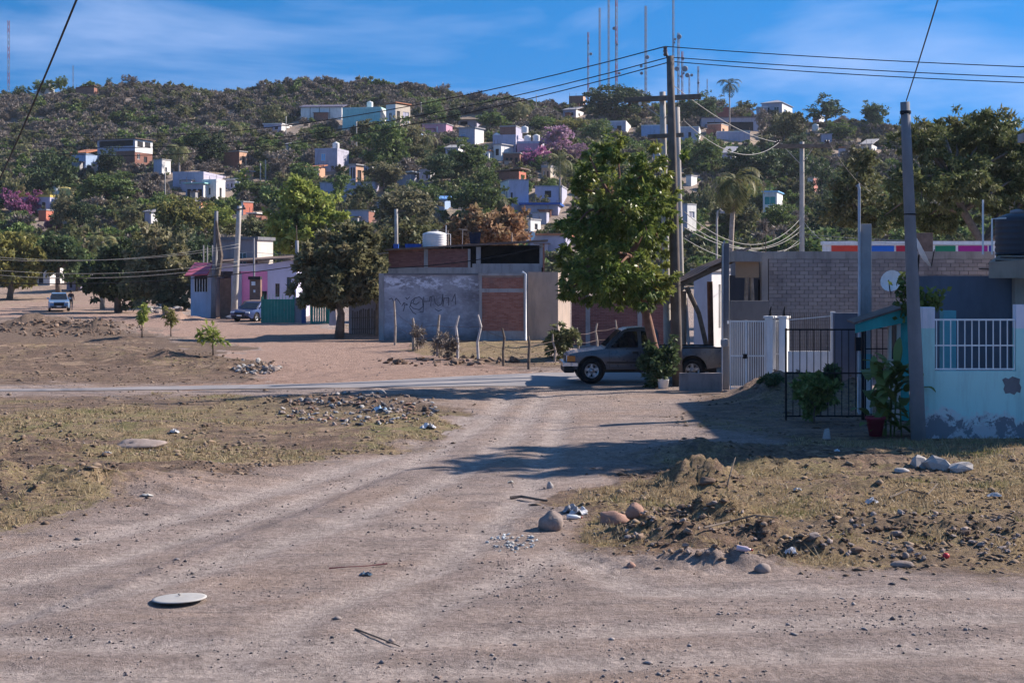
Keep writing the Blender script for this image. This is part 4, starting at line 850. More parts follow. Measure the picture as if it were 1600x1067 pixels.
def painted_wall():
    Yp = 72; zt = Z(379, Yp); t = thing("painted_wall", "long white wall with a row of bright painted panels behind the block house", "wall", (X(1290, Yp), Yp, 0))
    part("wall_base", MB().box(X(1286, Yp), X(1556, Yp), Yp, Yp + .2, -.3, zt - .12), WHITEP, t, True)
    part("coping", MB().box(X(1284, Yp), X(1558, Yp), Yp - .12, Yp + .3, zt - .12, zt + .06), WHITEP, t, True)
    for a, b, c, n in ((1299, 1343, (.75, .07, .04), "red"), (1361, 1397, (.02, .16, .62), "blue"), (1400, 1423, (.5, .02, .06), "crimson"), (1461, 1493, (.01, .23, .12), "green"), (1497, 1543, (.42, .02, .26), "magenta"), (1545, 1551, (.06, .05, .35), "indigo")):
        part("painted_panel", MB().box(X(a, Yp), X(b, Yp), Yp - .02, Yp - .001, zt - 1.3, zt - .16), M(n + "_panel_paint", c, .6, .06, 2, .05), t, True)["label"] = n + " panel"
painted_wall()
solo("roof_box", MB().box(X(1438, 60), X(1458, 60), 60, 60.6, Z(395, 60), Z(364, 60)), RUSTM, (X(1438, 60), 60, 3.0), "rusty red box above the block wall right of the concrete pole", "box", bevel=.02)
# lean-to roof, its posts and the white house behind
def lean_to():
    t = thing("lean_to", "shabby corrugated lean-to roof on crooked posts over the pickup bed", "shelter", (X(1090, 48), 47, 0))
    a = Vector((X(1003, 47), 46.2, Z(466, 46.2))); b = Vector((X(1167, 47), 46.2, Z(388, 46.2))); n = 60; vs_ = []; fs = []
    for i in range(n + 1):
        for yy in (0, 3.6):
            p = a.lerp(b, i / n); vs_.append((p.x, p.y + yy, p.z - .10 * yy * .3)); 
    # corrugations run up the slope, so ripple along y
    vs_ = []; ny = 40
    for j in range(ny + 1):
        for i in range(9):
            p = a.lerp(b, i / 8); vs_.append((p.x + .03 * math.sin(j * 2.1), p.y + 3.4 * j / ny, p.z + .022 * math.sin(j * 1.57) - .03 * math.sin(i * 1.9 + 1) - .02 * j / ny))
    for j in range(ny):
        for i in range(8): fs.append((j * 9 + i, j * 9 + i + 1, (j + 1) * 9 + i + 1, (j + 1) * 9 + i))
    sh = part("roof_sheet", MB().add(vs_, fs), RUSTM, t, True); s = sh.modifiers.new("thick", 'SOLIDIFY'); s.thickness = .02
    for k, yy in enumerate((.1, 1.7, 3.2)):
        q = Vector((0, yy, -.14)); part("rafter", MB().bar(a + q, b + q, .09, .13), BARK, t, True)
    for u in (.25, .6, .93): p = a.lerp(b, u); part("purlin", MB().bar(p + Vector((0, -.1, -.05)), p + Vector((0, 3.5, -.08)), .07, .06), BARK, t, True)
    part("brace_post", MB().tube([(X(1073, 46.3), 46.3, Z(449, 46.3)), (X(1092, 46.3), 46.3, Z(490, 46.3)), (X(1116, 46.3), 46.4, .05)], [.085, .075, .085], 8), BARK, t, True)
    part("post", MB().tube([(X(1068, 48.6), 48.6, -.2), (X(1069, 48.6), 48.6, Z(455, 48.6))], .09, 8), BARKL, t, True)
    part("post", MB().tube([(X(1112, 49.4), 49.4, -.2), (X(1109, 49.4), 49.4, Z(440, 49.4))], .1, 8), BARKR, t, True)
    part("post", MB().tube([(X(1076, 49), 49, 1.0), (X(1071, 49), 49, Z(455, 49))], .05, 8), WHITEP, t, True)
lean_to()
def white_house():
    house("white_house", "white house with slit windows behind the lean-to roof", 1084, 1112, 1152, 424, 560, wallmat("white_plaster_shade_tone", (.50, .49, .54)), yaw=-38, Y=57, roof='slab', over=.1, th=.12, below=.4,
          so=((.22, .29, .35, .85, 'hole'), (.45, .52, .35, .85, 'hole'), (.80, .86, .45, .80, 'hole')), side=wallmat("white_plaster_sun_tone", (.74, .72, .70)), rmat=CONC)  # front colour has the shade painted in, side colour the sunlight
white_house()
# dark wooden post with meter
def post1133():
    Yp = 42; t = thing("service_post", "square dark service post with a meter box beside the white gate", "post", (X(1134, Yp), Yp, 0))
    part("shaft", MB().box(X(1128.5, Yp), X(1139.5, Yp), Yp, Yp + .2, -.3, Z(380, Yp)), CONCD, t, True, bevel=.012)
    part("pipe", MB().tube([(X(1128, Yp), Yp - .03, 0), (X(1129.5, Yp), Yp - .03, Z(384, Yp)), (X(1132, Yp), Yp - .03, Z(376, Yp))], .025, 6), M("galvanised_pipe", (.45, .46, .5)), t, True)
    part("meter_box", MB().lathe([(.10, -.08), (.12, 0), (.12, .12), (.05, .16)], 12, (X(1131, Yp), Yp - .16, Z(537, Yp))), CONC, t, True)
    part("number_tag", MB().box(X(1136, Yp), X(1139, Yp), Yp - .012, Yp - .001, Z(506, Yp), Z(501, Yp)), WHITEP, t, True)
post1133()
solo("low_block_wall", MB().box(X(1062, 41.6), X(1128, 41.6), 41.6, 41.8, -.2, Z(583, 41.6)), M("stained_block_render", (.26, .22, .21), .95, .2, 2, .4, stain=(.13, .11, .1)), (X(1062, 41.6), 41.6, 0), "low stained block wall below the pickup tailgate", "wall", bevel=.015)
# ------------------------------------------------------------------ vehicles (local axes: +x forward, +y left, z up)
RUB = M("tyre_rubber", (.018, .018, .02), .85, .3, 9, .3); CHROME = M("dull_chrome", (.62, .62, .64), .22, .1, 6, .05, 1.0); TRIMB = M("black_trim", (.02, .02, .022), .6, .2, 6, .1)
ALLOY = M("alloy_rim", (.45, .45, .47), .35, .12, 6, .05, .9); AMBER = M("amber_lens", (.75, .22, .02), .25, .05, 6, 0, spec=.6); REDL = M("red_lens", (.35, .015, .015), .25, .05, 6, 0, spec=.6)
CLEAR = M("clear_lens", (.75, .77, .8), .12, .05, 6, 0, spec=.8); CARGL = glassmat("car_glass", (.012, .015, .02), .04)
def extrude_body(name, poly, hw, mat, parent, zcuts, prof, bevel=.03):
    """side outline (x,z) extruded to both sides; half width follows prof(z, x)"""
    me = bpy.data.meshes.new(name); bm = bmesh.new()
    a = [bm.verts.new((p[0], -hw, p[1])) for p in poly]; b = [bm.verts.new((p[0], hw, p[1])) for p in poly]
    n = len(poly); bm.faces.new(a); bm.faces.new(b[::-1])
    for i in range(n): bm.faces.new((a[i], b[i], b[(i + 1) % n], a[(i + 1) % n]))
    bmesh.ops.recalc_face_normals(bm, faces=bm.faces)
    for z in zcuts: bmesh.ops.bisect_plane(bm, geom=bm.verts[:] + bm.edges[:] + bm.faces[:], plane_co=(0, 0, z), plane_no=(0, 0, 1), dist=1e-4)
    xs = [p[0] for p in poly]
    for x in np.linspace(min(xs) + .15, max(xs) - .15, 14): bmesh.ops.bisect_plane(bm, geom=bm.verts[:] + bm.edges[:] + bm.faces[:], plane_co=(float(x), 0, 0), plane_no=(1, 0, 0), dist=1e-4)
    for v in bm.verts: v.co.y = math.copysign(prof(v.co.z, v.co.x), v.co.y)
    bm.to_mesh(me); bm.free(); me.materials.append(mat)
    me.polygons.foreach_set('use_smooth', [True] * len(me.polygons))
    o = link(name, me, parent); m = bv(o, bevel, 3).modifiers[-1]; m.harden_normals = False; m.angle_limit = R(30)
    w = o.modifiers.new("wn", 'WEIGHTED_NORMAL'); w.keep_sharp = True
    return o
def arch(cx, cz, r, z0, n=9):
    a0 = math.asin(max(-1, min(1, (z0 - cz) / r))); return [(cx + r * math.cos(t), cz + r * math.sin(t)) for t in np.linspace(math.pi - a0, a0, n)]
def wheel(parent, c, r, w, spokes=5, rimmat=None):
    s = 1 if c[1] > 0 else -1; cx, cy, cz = c
    t = part("wheel", MB().lathe([(r * .62, -w / 2), (r * .9, -w / 2), (r * .985, -w * .38), (r, -w * .2), (r, w * .2), (r * .985, w * .38), (r * .9, w / 2), (r * .62, w / 2), (r * .62, -w / 2)], 28, (cx, cy, cz), 'Y', False), RUB, parent, smooth=True)
    o = cy + s * w * .32
    part("rim", MB().lathe([(r * .63, -w * .42), (r * .63, w * .42), (r * .56, w * .40), (r * .52, w * .18), (r * .2, w * .12), (r * .18, w * .2), (.01, w * .22)] if s > 0 else [(.01, -w * .22), (r * .18, -w * .2), (r * .2, -w * .12), (r * .52, -w * .18), (r * .56, -w * .40), (r * .63, -w * .42), (r * .63, w * .42)], 26, (cx, cy, cz), 'Y'), rimmat or ALLOY, t, smooth=True)
    mb = MB()
    for k in range(spokes):
        a = 6.283 * k / spokes + .3; mb.obox((cx + .40 * r * math.cos(a), o - s * .01, cz + .40 * r * math.sin(a)), (r * .36, .03, r * .15), Matrix.Rotation(-a, 3, 'Y'))
    part("spokes", mb, rimmat or ALLOY, t)
    mb = MB()
    for k in range(spokes):
        a = 6.283 * (k + .5) / spokes + .3; mb.obox((cx + .40 * r * math.cos(a), o - s * .035, cz + .40 * r * math.sin(a)), (r * .2, .012, r * .16), Matrix.Rotation(-a, 3, 'Y'))
    part("rim_holes", mb, TRIMB, t); return t
def side_panel(poly, yfun, th=.012):
    """thin panel on both sides following y = yfun(z)"""
    mbs = []
    for s in (-1, 1):
        mb = MB(); n = len(poly); vs_ = [(x, s * (yfun(z) - .01), z) for x, z in poly] + [(x, s * (yfun(z) + th), z) for x, z in poly]
        mb.add(vs_, [tuple(range(n)), tuple(range(2 * n - 1, n - 1, -1))] + [(i, n + i, n + (i + 1) % n, (i + 1) % n) for i in range(n)]); mbs.append(mb)
    return mbs
def pickup(loc_, yaw):
    t = thing("pickup_truck", "dusty grey extended cab pickup parked facing left under the tree", "pickup", loc_, yaw)
    PAINT = paint("grey_metallic_paint", (.055, .066, .092), .26, .3, .9)
    L_ = 2.5
    def q(a, z): return (L_ - a, z)
    wr = .365; fx, rx = .84, 4.0
    bot = .40
    low = [q(.10, .46), q(.06, .62), q(.08, .80), q(.16, .885), q(.42, .95), q(.85, 1.0), q(1.28, 1.055), q(2.96, 1.075), q(2.965, bot + .02)]
    cabl = low + [(L_ - 1.3, bot)] + [(x, z) for x, z in [(L_ - fx - (cx - 0), cz) for cx, cz in []]]
    af = [(L_ - fx + .455 * math.cos(a), wr + .02 + .455 * math.sin(a)) for a in np.linspace(math.pi - .05, .05, 11)]
    poly = low + af[0:0] + [(L_ - 1.34, bot)] + af + [(L_ - .14, bot + .05)]
    def prof(z, x):
        base = .865 - .10 * max(0, (.62 - z)) - .16 * max(0, z - .84) ** 1.2
        return base - .16 * max(0, (x - (L_ - .55)) / .5) ** 2
    extrude_body("body", poly, .85, PAINT, t, (.5, .62, .74, .84, .92, 1.0), prof, .022)
    # bed
    ar = [(L_ - rx + .455 * math.cos(a), wr + .02 + .455 * math.sin(a)) for a in np.linspace(math.pi - .05, .05, 11)]
    bedp = [q(2.99, 1.06), q(4.93, 1.06), q(4.96, .80), q(4.92, .50), q(4.86, bot + .06)] + ar + [q(3.2, bot + .02), q(2.99, bot + .02)]
    extrude_body("bed", bedp, .85, PAINT, t, (.5, .62, .74, .84, .92, 1.0), lambda z, x: .865 - .10 * max(0, (.62 - z)) - .10 * max(0, z - .84), .02)
    part("bed_opening", MB().box(L_ - 4.86, L_ - 3.06, -.74, .74, 1.052, 1.066), TRIMB, t)
    part("bed_rail", MB().box(L_ - 4.93, L_ - 3.0, -.845, -.78, 1.06, 1.10).box(L_ - 4.93, L_ - 3.0, .78, .845, 1.06, 1.10), TRIMB, t, bevel=.01)
    # cab
    gh = [q(1.24, 1.05), q(1.84, 1.63), q(2.0, 1.69), q(2.45, 1.715), q(2.85, 1.69), q(2.93, 1.60), q(2.965, 1.06)]
    yw = lambda z: .825 - .30 * (z - 1.05)
    extrude_body("cab", gh, .8, PAINT, t, (1.15, 1.3, 1.45, 1.58, 1.65), lambda z, x: yw(z) - .10 * max(0, z - 1.62), .025)
    for poly in ([q(1.44, 1.10), q(1.91, 1.575), q(2.28, 1.60), q(2.30, 1.09)], [q(2.42, 1.09), q(2.40, 1.60), q(2.80, 1.58), q(2.86, 1.10)]):
        for mb in side_panel(poly, yw, .006): part("side_window", mb, CARGL, t)
    part("windshield", MB().add([(L_ - 1.31, -.66, 1.115), (L_ - 1.31, .66, 1.115), (L_ - 1.79, .57, 1.60), (L_ - 1.79, -.57, 1.60), (L_ - 1.27, -.66, 1.125), (L_ - 1.27, .66, 1.125), (L_ - 1.765, .57, 1.62), (L_ - 1.765, -.57, 1.62)], [(0, 3, 2, 1), (4, 5, 6, 7), (0, 1, 5, 4), (1, 2, 6, 5), (2, 3, 7, 6), (3, 0, 4, 7)]), CARGL, t)
    part("rear_window", MB().box(L_ - 2.975, L_ - 2.95, -.55, .55, 1.15, 1.55), CARGL, t)
    # door with seams and handle
    yb = lambda z: prof(z, 0)
    for mb in side_panel([q(1.40, .50), q(1.40, 1.05), q(2.36, 1.06), q(2.36, .50)], yb, .004): 
        d = part("door", mb, PAINT, t); s = 1 if mb.v[-1][1] > 0 else -1
        part("door_handle", MB().box(L_ - 2.30, L_ - 2.12, s * (yb(.93) + .0) - .03, s * (yb(.93)) + .03, .90, .965), TRIMB, d, bevel=.01)
        sm_ = MB()
        for x0 in (1.385, 2.365): sm_.box(L_ - x0 - .012, L_ - x0, min(s * .80, s * (yb(.74) + .003)), max(s * .80, s * (yb(.74) + .003)), .46, 1.0)
        part("door_seam", sm_, TRIMB, d)
        part("mirror", MB().box(L_ - 1.62, L_ - 1.52, min(s * .84, s * 1.02), max(s * .84, s * 1.02), 1.10, 1.24), TRIMB, d, bevel=.025)
    for mb in side_panel([q(1.30, .60), q(1.30, .65), q(2.95, .65), q(2.95, .60)], yb, .012): part("side_moulding", mb, TRIMB, t)
    # nose
    part("grille", MB().box(L_ - .085, L_ - .045, -.42, .42, .63, .83), TRIMB, t, bevel=.01)
    for s in (-1, 1):
        part("headlight", MB().box(L_ - .13, L_ - .062, min(s * .44, s * .68), max(s * .44, s * .68), .65, .82), CLEAR, t, bevel=.012)
        part("turn_signal", MB().box(L_ - .33, L_ - .075, min(s * .69, s * .835), max(s * .69, s * .835), .65, .83), AMBER, t, bevel=.015)["label"] = "amber corner lamp"
        part("tail_light", MB().box(L_ - 4.985, L_ - 4.90, min(s * .70, s * .86), max(s * .70, s * .86), .62, .98), REDL, t, bevel=.012)
    part("front_bumper", MB().box(L_ - .20, L_ + .06, -.86, .86, .50, .635).box(L_ - .42, L_ - .20, -.875, -.845, .50, .63).box(L_ - .42, L_ - .20, .845, .875, .50, .63), CHROME, t, bevel=.02)
    part("air_dam", MB().box(L_ - .30, L_ + .02, -.80, .80, .30, .50), TRIMB, t, bevel=.03)
    part("rear_bumper", MB().box(L_ - 5.10, L_ - 4.95, -.80, .80, .42, .58), CHROME, t, bevel=.02)
    part("chassis", MB().box(L_ - 4.8, L_ - .35, -.62, .62, .30, .46), TRIMB, t)
    for x in (fx, rx):
        for s in (-1, 1): wheel(t, (L_ - x, s * .745, wr), wr, .24)
    # wheel well liners
    part("wheel_well", MB().lathe([(.45, -.60), (.45, .60)], 20, (L_ - fx, 0, wr + .02), 'Y').lathe([(.45, -.60), (.45, .60)], 20, (L_ - rx, 0, wr + .02), 'Y'), TRIMB, t)
    return t
pickup((X(1002, 45.3), 45.3, .03), math.pi + R(2))
def sedan(name, label, loc_, yaw, col, suv=False, cat='car'):
    t = thing(name, label, cat, loc_, yaw); PA = paint(label.split()[0] + label.split()[1] + "_paint", col, .3, .3, .7); H = 1.62 if suv else 1.42; wr = .36 if suv else .315; hb = .98 if suv else .86; L_ = 2.2
    def q(a, z): return (L_ - a, z)
    bot = .30 if suv else .24
    fx, rx = .88, 3.52
    aw = lambda cx: [(L_ - cx + (wr + .07) * math.cos(a), wr + (wr + .07) * math.sin(a)) for a in np.linspace(math.pi + .12, -.12, 11)]
    poly = [q(.06, .42), q(.03, .58), q(.10, hb - .14), q(.5, hb - .04), q(1.15, hb + .04), q(3.6, hb + .06), q(4.25, hb + .02), q(4.36, hb - .2), q(4.36, .5), q(4.25, bot + .04)] + aw(rx) + aw(fx) + [q(.3, bot)]
    pf = lambda z, x: .90 - .14 * max(0, .55 - z) - .16 * max(0, z - .7) - .18 * max(0, (x - (L_ - .5)) / .5) ** 2 - .10 * max(0, (-x - (L_ - .4)) / .4) ** 2
    extrude_body("body", poly, .88, PA, t, (.42, .55, .7, .8), pf, .03)
    gh = [q(1.05, hb + .0), q(1.75, H - .06), q(2.1, H), q(3.2, H) if suv else q(2.9, H), q(3.95, H - .12) if suv else q(3.25, H - .07), q(4.3, hb + .02) if suv else q(3.95, hb + .02)]
    yw = lambda z: .80 - .34 * (z - hb)
    extrude_body("cabin", gh, .8, PA, t, (hb + .12, hb + .3, H - .1), lambda z, x: yw(z), .04)
    for p in ([q(1.35, hb + .08), q(1.85, H - .11), q(2.35, H - .08), q(2.35, hb + .08)], [q(2.43, hb + .08), q(2.43, H - .08), q(3.05 if not suv else 3.3, H - .11), q(3.45 if not suv else 3.8, hb + .08)]):
        for mb in side_panel(p, yw, .006): part("side_window", mb, CARGL, t)
    part("windshield", MB().add([(L_ - 1.16, -.70, hb + .07), (L_ - 1.16, .70, hb + .07), (L_ - 1.73, .60, H - .10), (L_ - 1.73, -.60, H - .10), (L_ - 1.10, -.70, hb + .07), (L_ - 1.10, .70, hb + .07), (L_ - 1.68, .60, H - .085), (L_ - 1.68, -.60, H - .085)], [(0, 3, 2, 1), (4, 5, 6, 7), (0, 1, 5, 4), (1, 2, 6, 5), (2, 3, 7, 6), (3, 0, 4, 7)]), CARGL, t)
    part("grille", MB().box(L_ - .10, L_ + .0, -.42, .42, .50, hb - .2), TRIMB, t, bevel=.02)
    part("lower_grille", MB().box(L_ - .16, L_ - .015, -.62, .62, .28, .44), TRIMB, t, bevel=.02)
    part("licence_plate", MB().box(L_ - .02, L_ + .02, -.2, .2, .40, .50), WHITEP, t)
    for s in (-1, 1):
        part("headlight", MB().box(L_ - .40, L_ - .06, min(s * .46, s * .80), max(s * .46, s * .80), hb - .28, hb - .13), CLEAR, t, bevel=.03)
        part("tail_light", MB().box(-L_ - .165, -L_ + .02, min(s * .55, s * .82), max(s * .55, s * .82), hb - .22, hb - .02), REDL, t, bevel=.02)
        part("mirror", MB().box(L_ - 1.50, L_ - 1.36, min(s * .82, s * 1.02), max(s * .82, s * 1.02), hb + .08, hb + .22), PA, t, bevel=.03)
        for x in (fx, rx): wheel(t, (L_ - x, s * .78, wr), wr, .21)
    return t
pc = Vector((X(92, 125), 122.8, gzs(X(92, 125), 125))); sedan("suv", "light blue compact suv driving toward the camera on the dirt road", (pc.x, pc.y + 2.2, pc.z), R(-72), (.20, .32, .50), True)
pb = hit(393, 503); sedan("sedan", "dark blue sedan parked before the teal gate by the lavender house", (pb.x + .1, pb.y + 1.6, pb.z), R(-90 - 24), (.02, .05, .17))
solo("car_cover", MB().add([(-.95, -.2, 1.38), (.95, -.2, 1.38), (1.0, .9, 1.46), (-1.0, .9, 1.46), (-.98, -.75, .98), (.98, -.75, .98)], [(0, 1, 2, 3), (4, 5, 1, 0)]), M("brown_cloth", (.16, .11, .10), .95, .2, 5, .4), (0, 0, 0), "brown cloth laid over the dark blue sedan's windshield", "cloth")
cc_ = bpy.data.objects["car_cover"]; cc_.location = (pb.x + .1, pb.y + 1.6, pb.z + .05); cc_.rotation_euler = (0, 0, R(-24)); m_ = cc_.modifiers.new("s", 'SOLIDIFY'); m_.thickness = .03
pw = hit(481, 238); sedan("sedan", "small white car parked left of the lilac block house on the hill", (pw.x, pw.y, pw.z + .05), R(172), (.75, .75, .76))
# ------------------------------------------------------------------ person by the suv
def person(p):
    t = thing("person", "person in dark clothes walking beside the light blue suv", "person", p, R(100))
    J = {'pel': (0, 0, .95), 'bel': (.01, 0, 1.12), 'che': (.02, 0, 1.33), 'nek': (.02, 0, 1.50), 'chin': (.04, 0, 1.57), 'hed': (.04, 0, 1.66), 'top': (.03, 0, 1.74),
         'lh': (0, .09, .90), 'lk': (.10, .10, .50), 'la': (.02, .10, .09), 'lt': (.16, .11, .03), 'rh': (0, -.09, .90), 'rk': (.03, -.10, .49), 'ra': (-.16, -.10, .11), 'rt': (-.04, -.11, .03),
         'ls': (.02, .18, 1.43), 'le': (-.04, .24, 1.16), 'lw': (.08, .25, .93), 'lf': (.11, .24, .83), 'rs': (.02, -.18, 1.43), 're': (.03, -.24, 1.16), 'rw': (.17, -.24, .97), 'rf': (.22, -.23, .88)}
    E = [('pel', 'bel'), ('bel', 'che'), ('che', 'nek'), ('nek', 'chin'), ('chin', 'hed'), ('hed', 'top'), ('pel', 'lh'), ('lh', 'lk'), ('lk', 'la'), ('la', 'lt'), ('pel', 'rh'), ('rh', 'rk'), ('rk', 'ra'), ('ra', 'rt'),
         ('che', 'ls'), ('ls', 'le'), ('le', 'lw'), ('lw', 'lf'), ('che', 'rs'), ('rs', 're'), ('re', 'rw'), ('rw', 'rf')]
    Rr = {'pel': .15, 'bel': .135, 'che': .15, 'nek': .06, 'chin': .075, 'hed': .10, 'top': .07, 'lh': .095, 'rh': .095, 'lk': .065, 'rk': .065, 'la': .045, 'ra': .045, 'lt': .04, 'rt': .04, 'ls': .07, 'rs': .07, 'le': .05, 're': .05, 'lw': .035, 'rw': .035, 'lf': .035, 'rf': .035}
    k = list(J); me = bpy.data.meshes.new("body"); me.from_pydata([J[a] for a in k], [(k.index(a), k.index(b)) for a, b in E], [])
    o = link("body", me, t); o.modifiers.new("skin", 'SKIN'); sv = me.skin_vertices[0].data
    for i, a in enumerate(k): sv[i].radius = (Rr[a], Rr[a]); sv[i].use_root = (a == 'pel')
    s = o.modifiers.new("sub", 'SUBSURF'); s.levels = 2; s.render_levels = 2
    m, N, L, b = newmat("dark_clothes_and_skin"); tc_ = N.new("ShaderNodeTexCoord"); sx = N.new("ShaderNodeSeparateXYZ"); L.new(tc_.outputs['Object'], sx.inputs[0])
    c = mixrgb(N, L, math_(N, L, 'GREATER_THAN', sx.outputs['Z'], .96), (.02, .022, .035), (.035, .03, .04)); c = mixrgb(N, L, math_(N, L, 'GREATER_THAN', sx.outputs['Z'], 1.49), c, (.30, .17, .12))
    L.new(c, b.inputs['Base Color']); b.inputs['Roughness'].default_value = .85; me.materials.append(m)
    h = MB(); h.lathe([(.04, 1.80), (.09, 1.775), (.115, 1.72), (.112, 1.66), (.09, 1.62)], 12, (.015, 0, 0)); part("hair", h, M("black_hair", (.012, .01, .01), .7), t, smooth=True)
pp = Vector((X(111, 126.5), 126.5, gzs(X(111, 126.5), 126.5))); person(pp)
# ------------------------------------------------------------------ walled compound in the middle distance
def grime_mat():
    m, N, L, b = newmat("flaking_whitewashed_render"); pos = geopos(N)
    c = mixrgb(N, L, ramp(N, L, noise(N, L, .9, 6, .65, pos), .35, .66), (.24, .225, .25), (.46, .44, .48))
    fl = ramp(N, L, noise(N, L, 2.2, 7, .75, mapped(N, L, pos, (1, 1, 1.8))), .49, .56)
    sx = N.new("ShaderNodeSeparateXYZ"); L.new(pos, sx.inputs[0])
    band = ramp(N, L, math_(N, L, 'ABSOLUTE', math_(N, L, 'SUBTRACT', sx.outputs['Z'], 2.95)), .1, .45, (1, 1, 1), (.25, .25, .25))
    c = mixrgb(N, L, math_(N, L, 'MULTIPLY', fl, band), c, (.74, .72, .78))
    low = ramp(N, L, math_(N, L, 'ADD', sx.outputs['Z'], math_(N, L, 'MULTIPLY', noise(N, L, 1.5, 5, .7, pos), .8)), .55, 1.0, (1, 1, 1), (0, 0, 0))
    c = mixrgb(N, L, math_(N, L, 'MULTIPLY', low, .7), c, (.13, .115, .11))
    L.new(c, b.inputs['Base Color']); b.inputs['Roughness'].default_value = .92; bump(N, L, b, noise(N, L, 14, 5, .7, pos), .5, .02); return m
GRIME = grime_mat()
BEIGE = M("stained_beige_render", (.40, .31, .25), .9, .12, .8, .3, stain=(.22, .19, .18), stain_amt=.7)
Yw = 73.0
def bricks(parent, x0, x1, y, z0, z1, mat, off, limit=300, kind=False, bw=.235, bh=.058, j=.012):
    """real bricks in courses; returns how many were laid"""
    me = MB().box(0, bw, 0, .05, 0, bh).mesh("brick", mat); half = MB().box(0, bw / 2 - j / 2, 0, .05, 0, bh).mesh("brick", mat); rg = random.Random(7); n = 0; z = z0; r = 0; mb = MB()
    while z + bh < z1:
        x = x0; st = r % 2
        while x < x1 - .06:
            w = bw
            if (st and x == x0) or x + bw > x1: w = bw / 2 - j / 2
            if x + w > x1 + .01: break
            dy = rg.uniform(-.008, .008)
            if kind: mb.box(x, x + w, y + dy, y + .05, z, z + bh)
            else: link("brick", me if w == bw else half, parent, Vector((x, y + dy, z)) - off)
            n += 1; x += w + j
        z += bh + j; r += 1
    return mb if kind else n
def brickmat(name, a, b_):
    m, N, L, b = newmat(name); g = N.new("ShaderNodeNewGeometry"); oi = N.new("ShaderNodeObjectInfo")
    f = math_(N, L, 'FRACT', math_(N, L, 'ADD', g.outputs['Random Per Island'], oi.outputs['Random'])); c = mixrgb(N, L, f, a, b_)
    c = mixrgb(N, L, math_(N, L, 'MULTIPLY', ramp(N, L, noise(N, L, 1.2, 5, .7, g.outputs['Position']), .5, .7), .5), c, (.16, .11, .11))
    L.new(c, b.inputs['Base Color']); b.inputs['Roughness'].default_value = .95; bump(N, L, b, noise(N, L, 50, 3, .7, g.outputs['Position']), .4, .006); return m
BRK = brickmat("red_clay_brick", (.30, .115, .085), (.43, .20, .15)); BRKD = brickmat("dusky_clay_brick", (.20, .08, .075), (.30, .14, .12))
MORT2 = M("grey_brown_mortar", (.30, .23, .21), .95, .15, 4, .2)
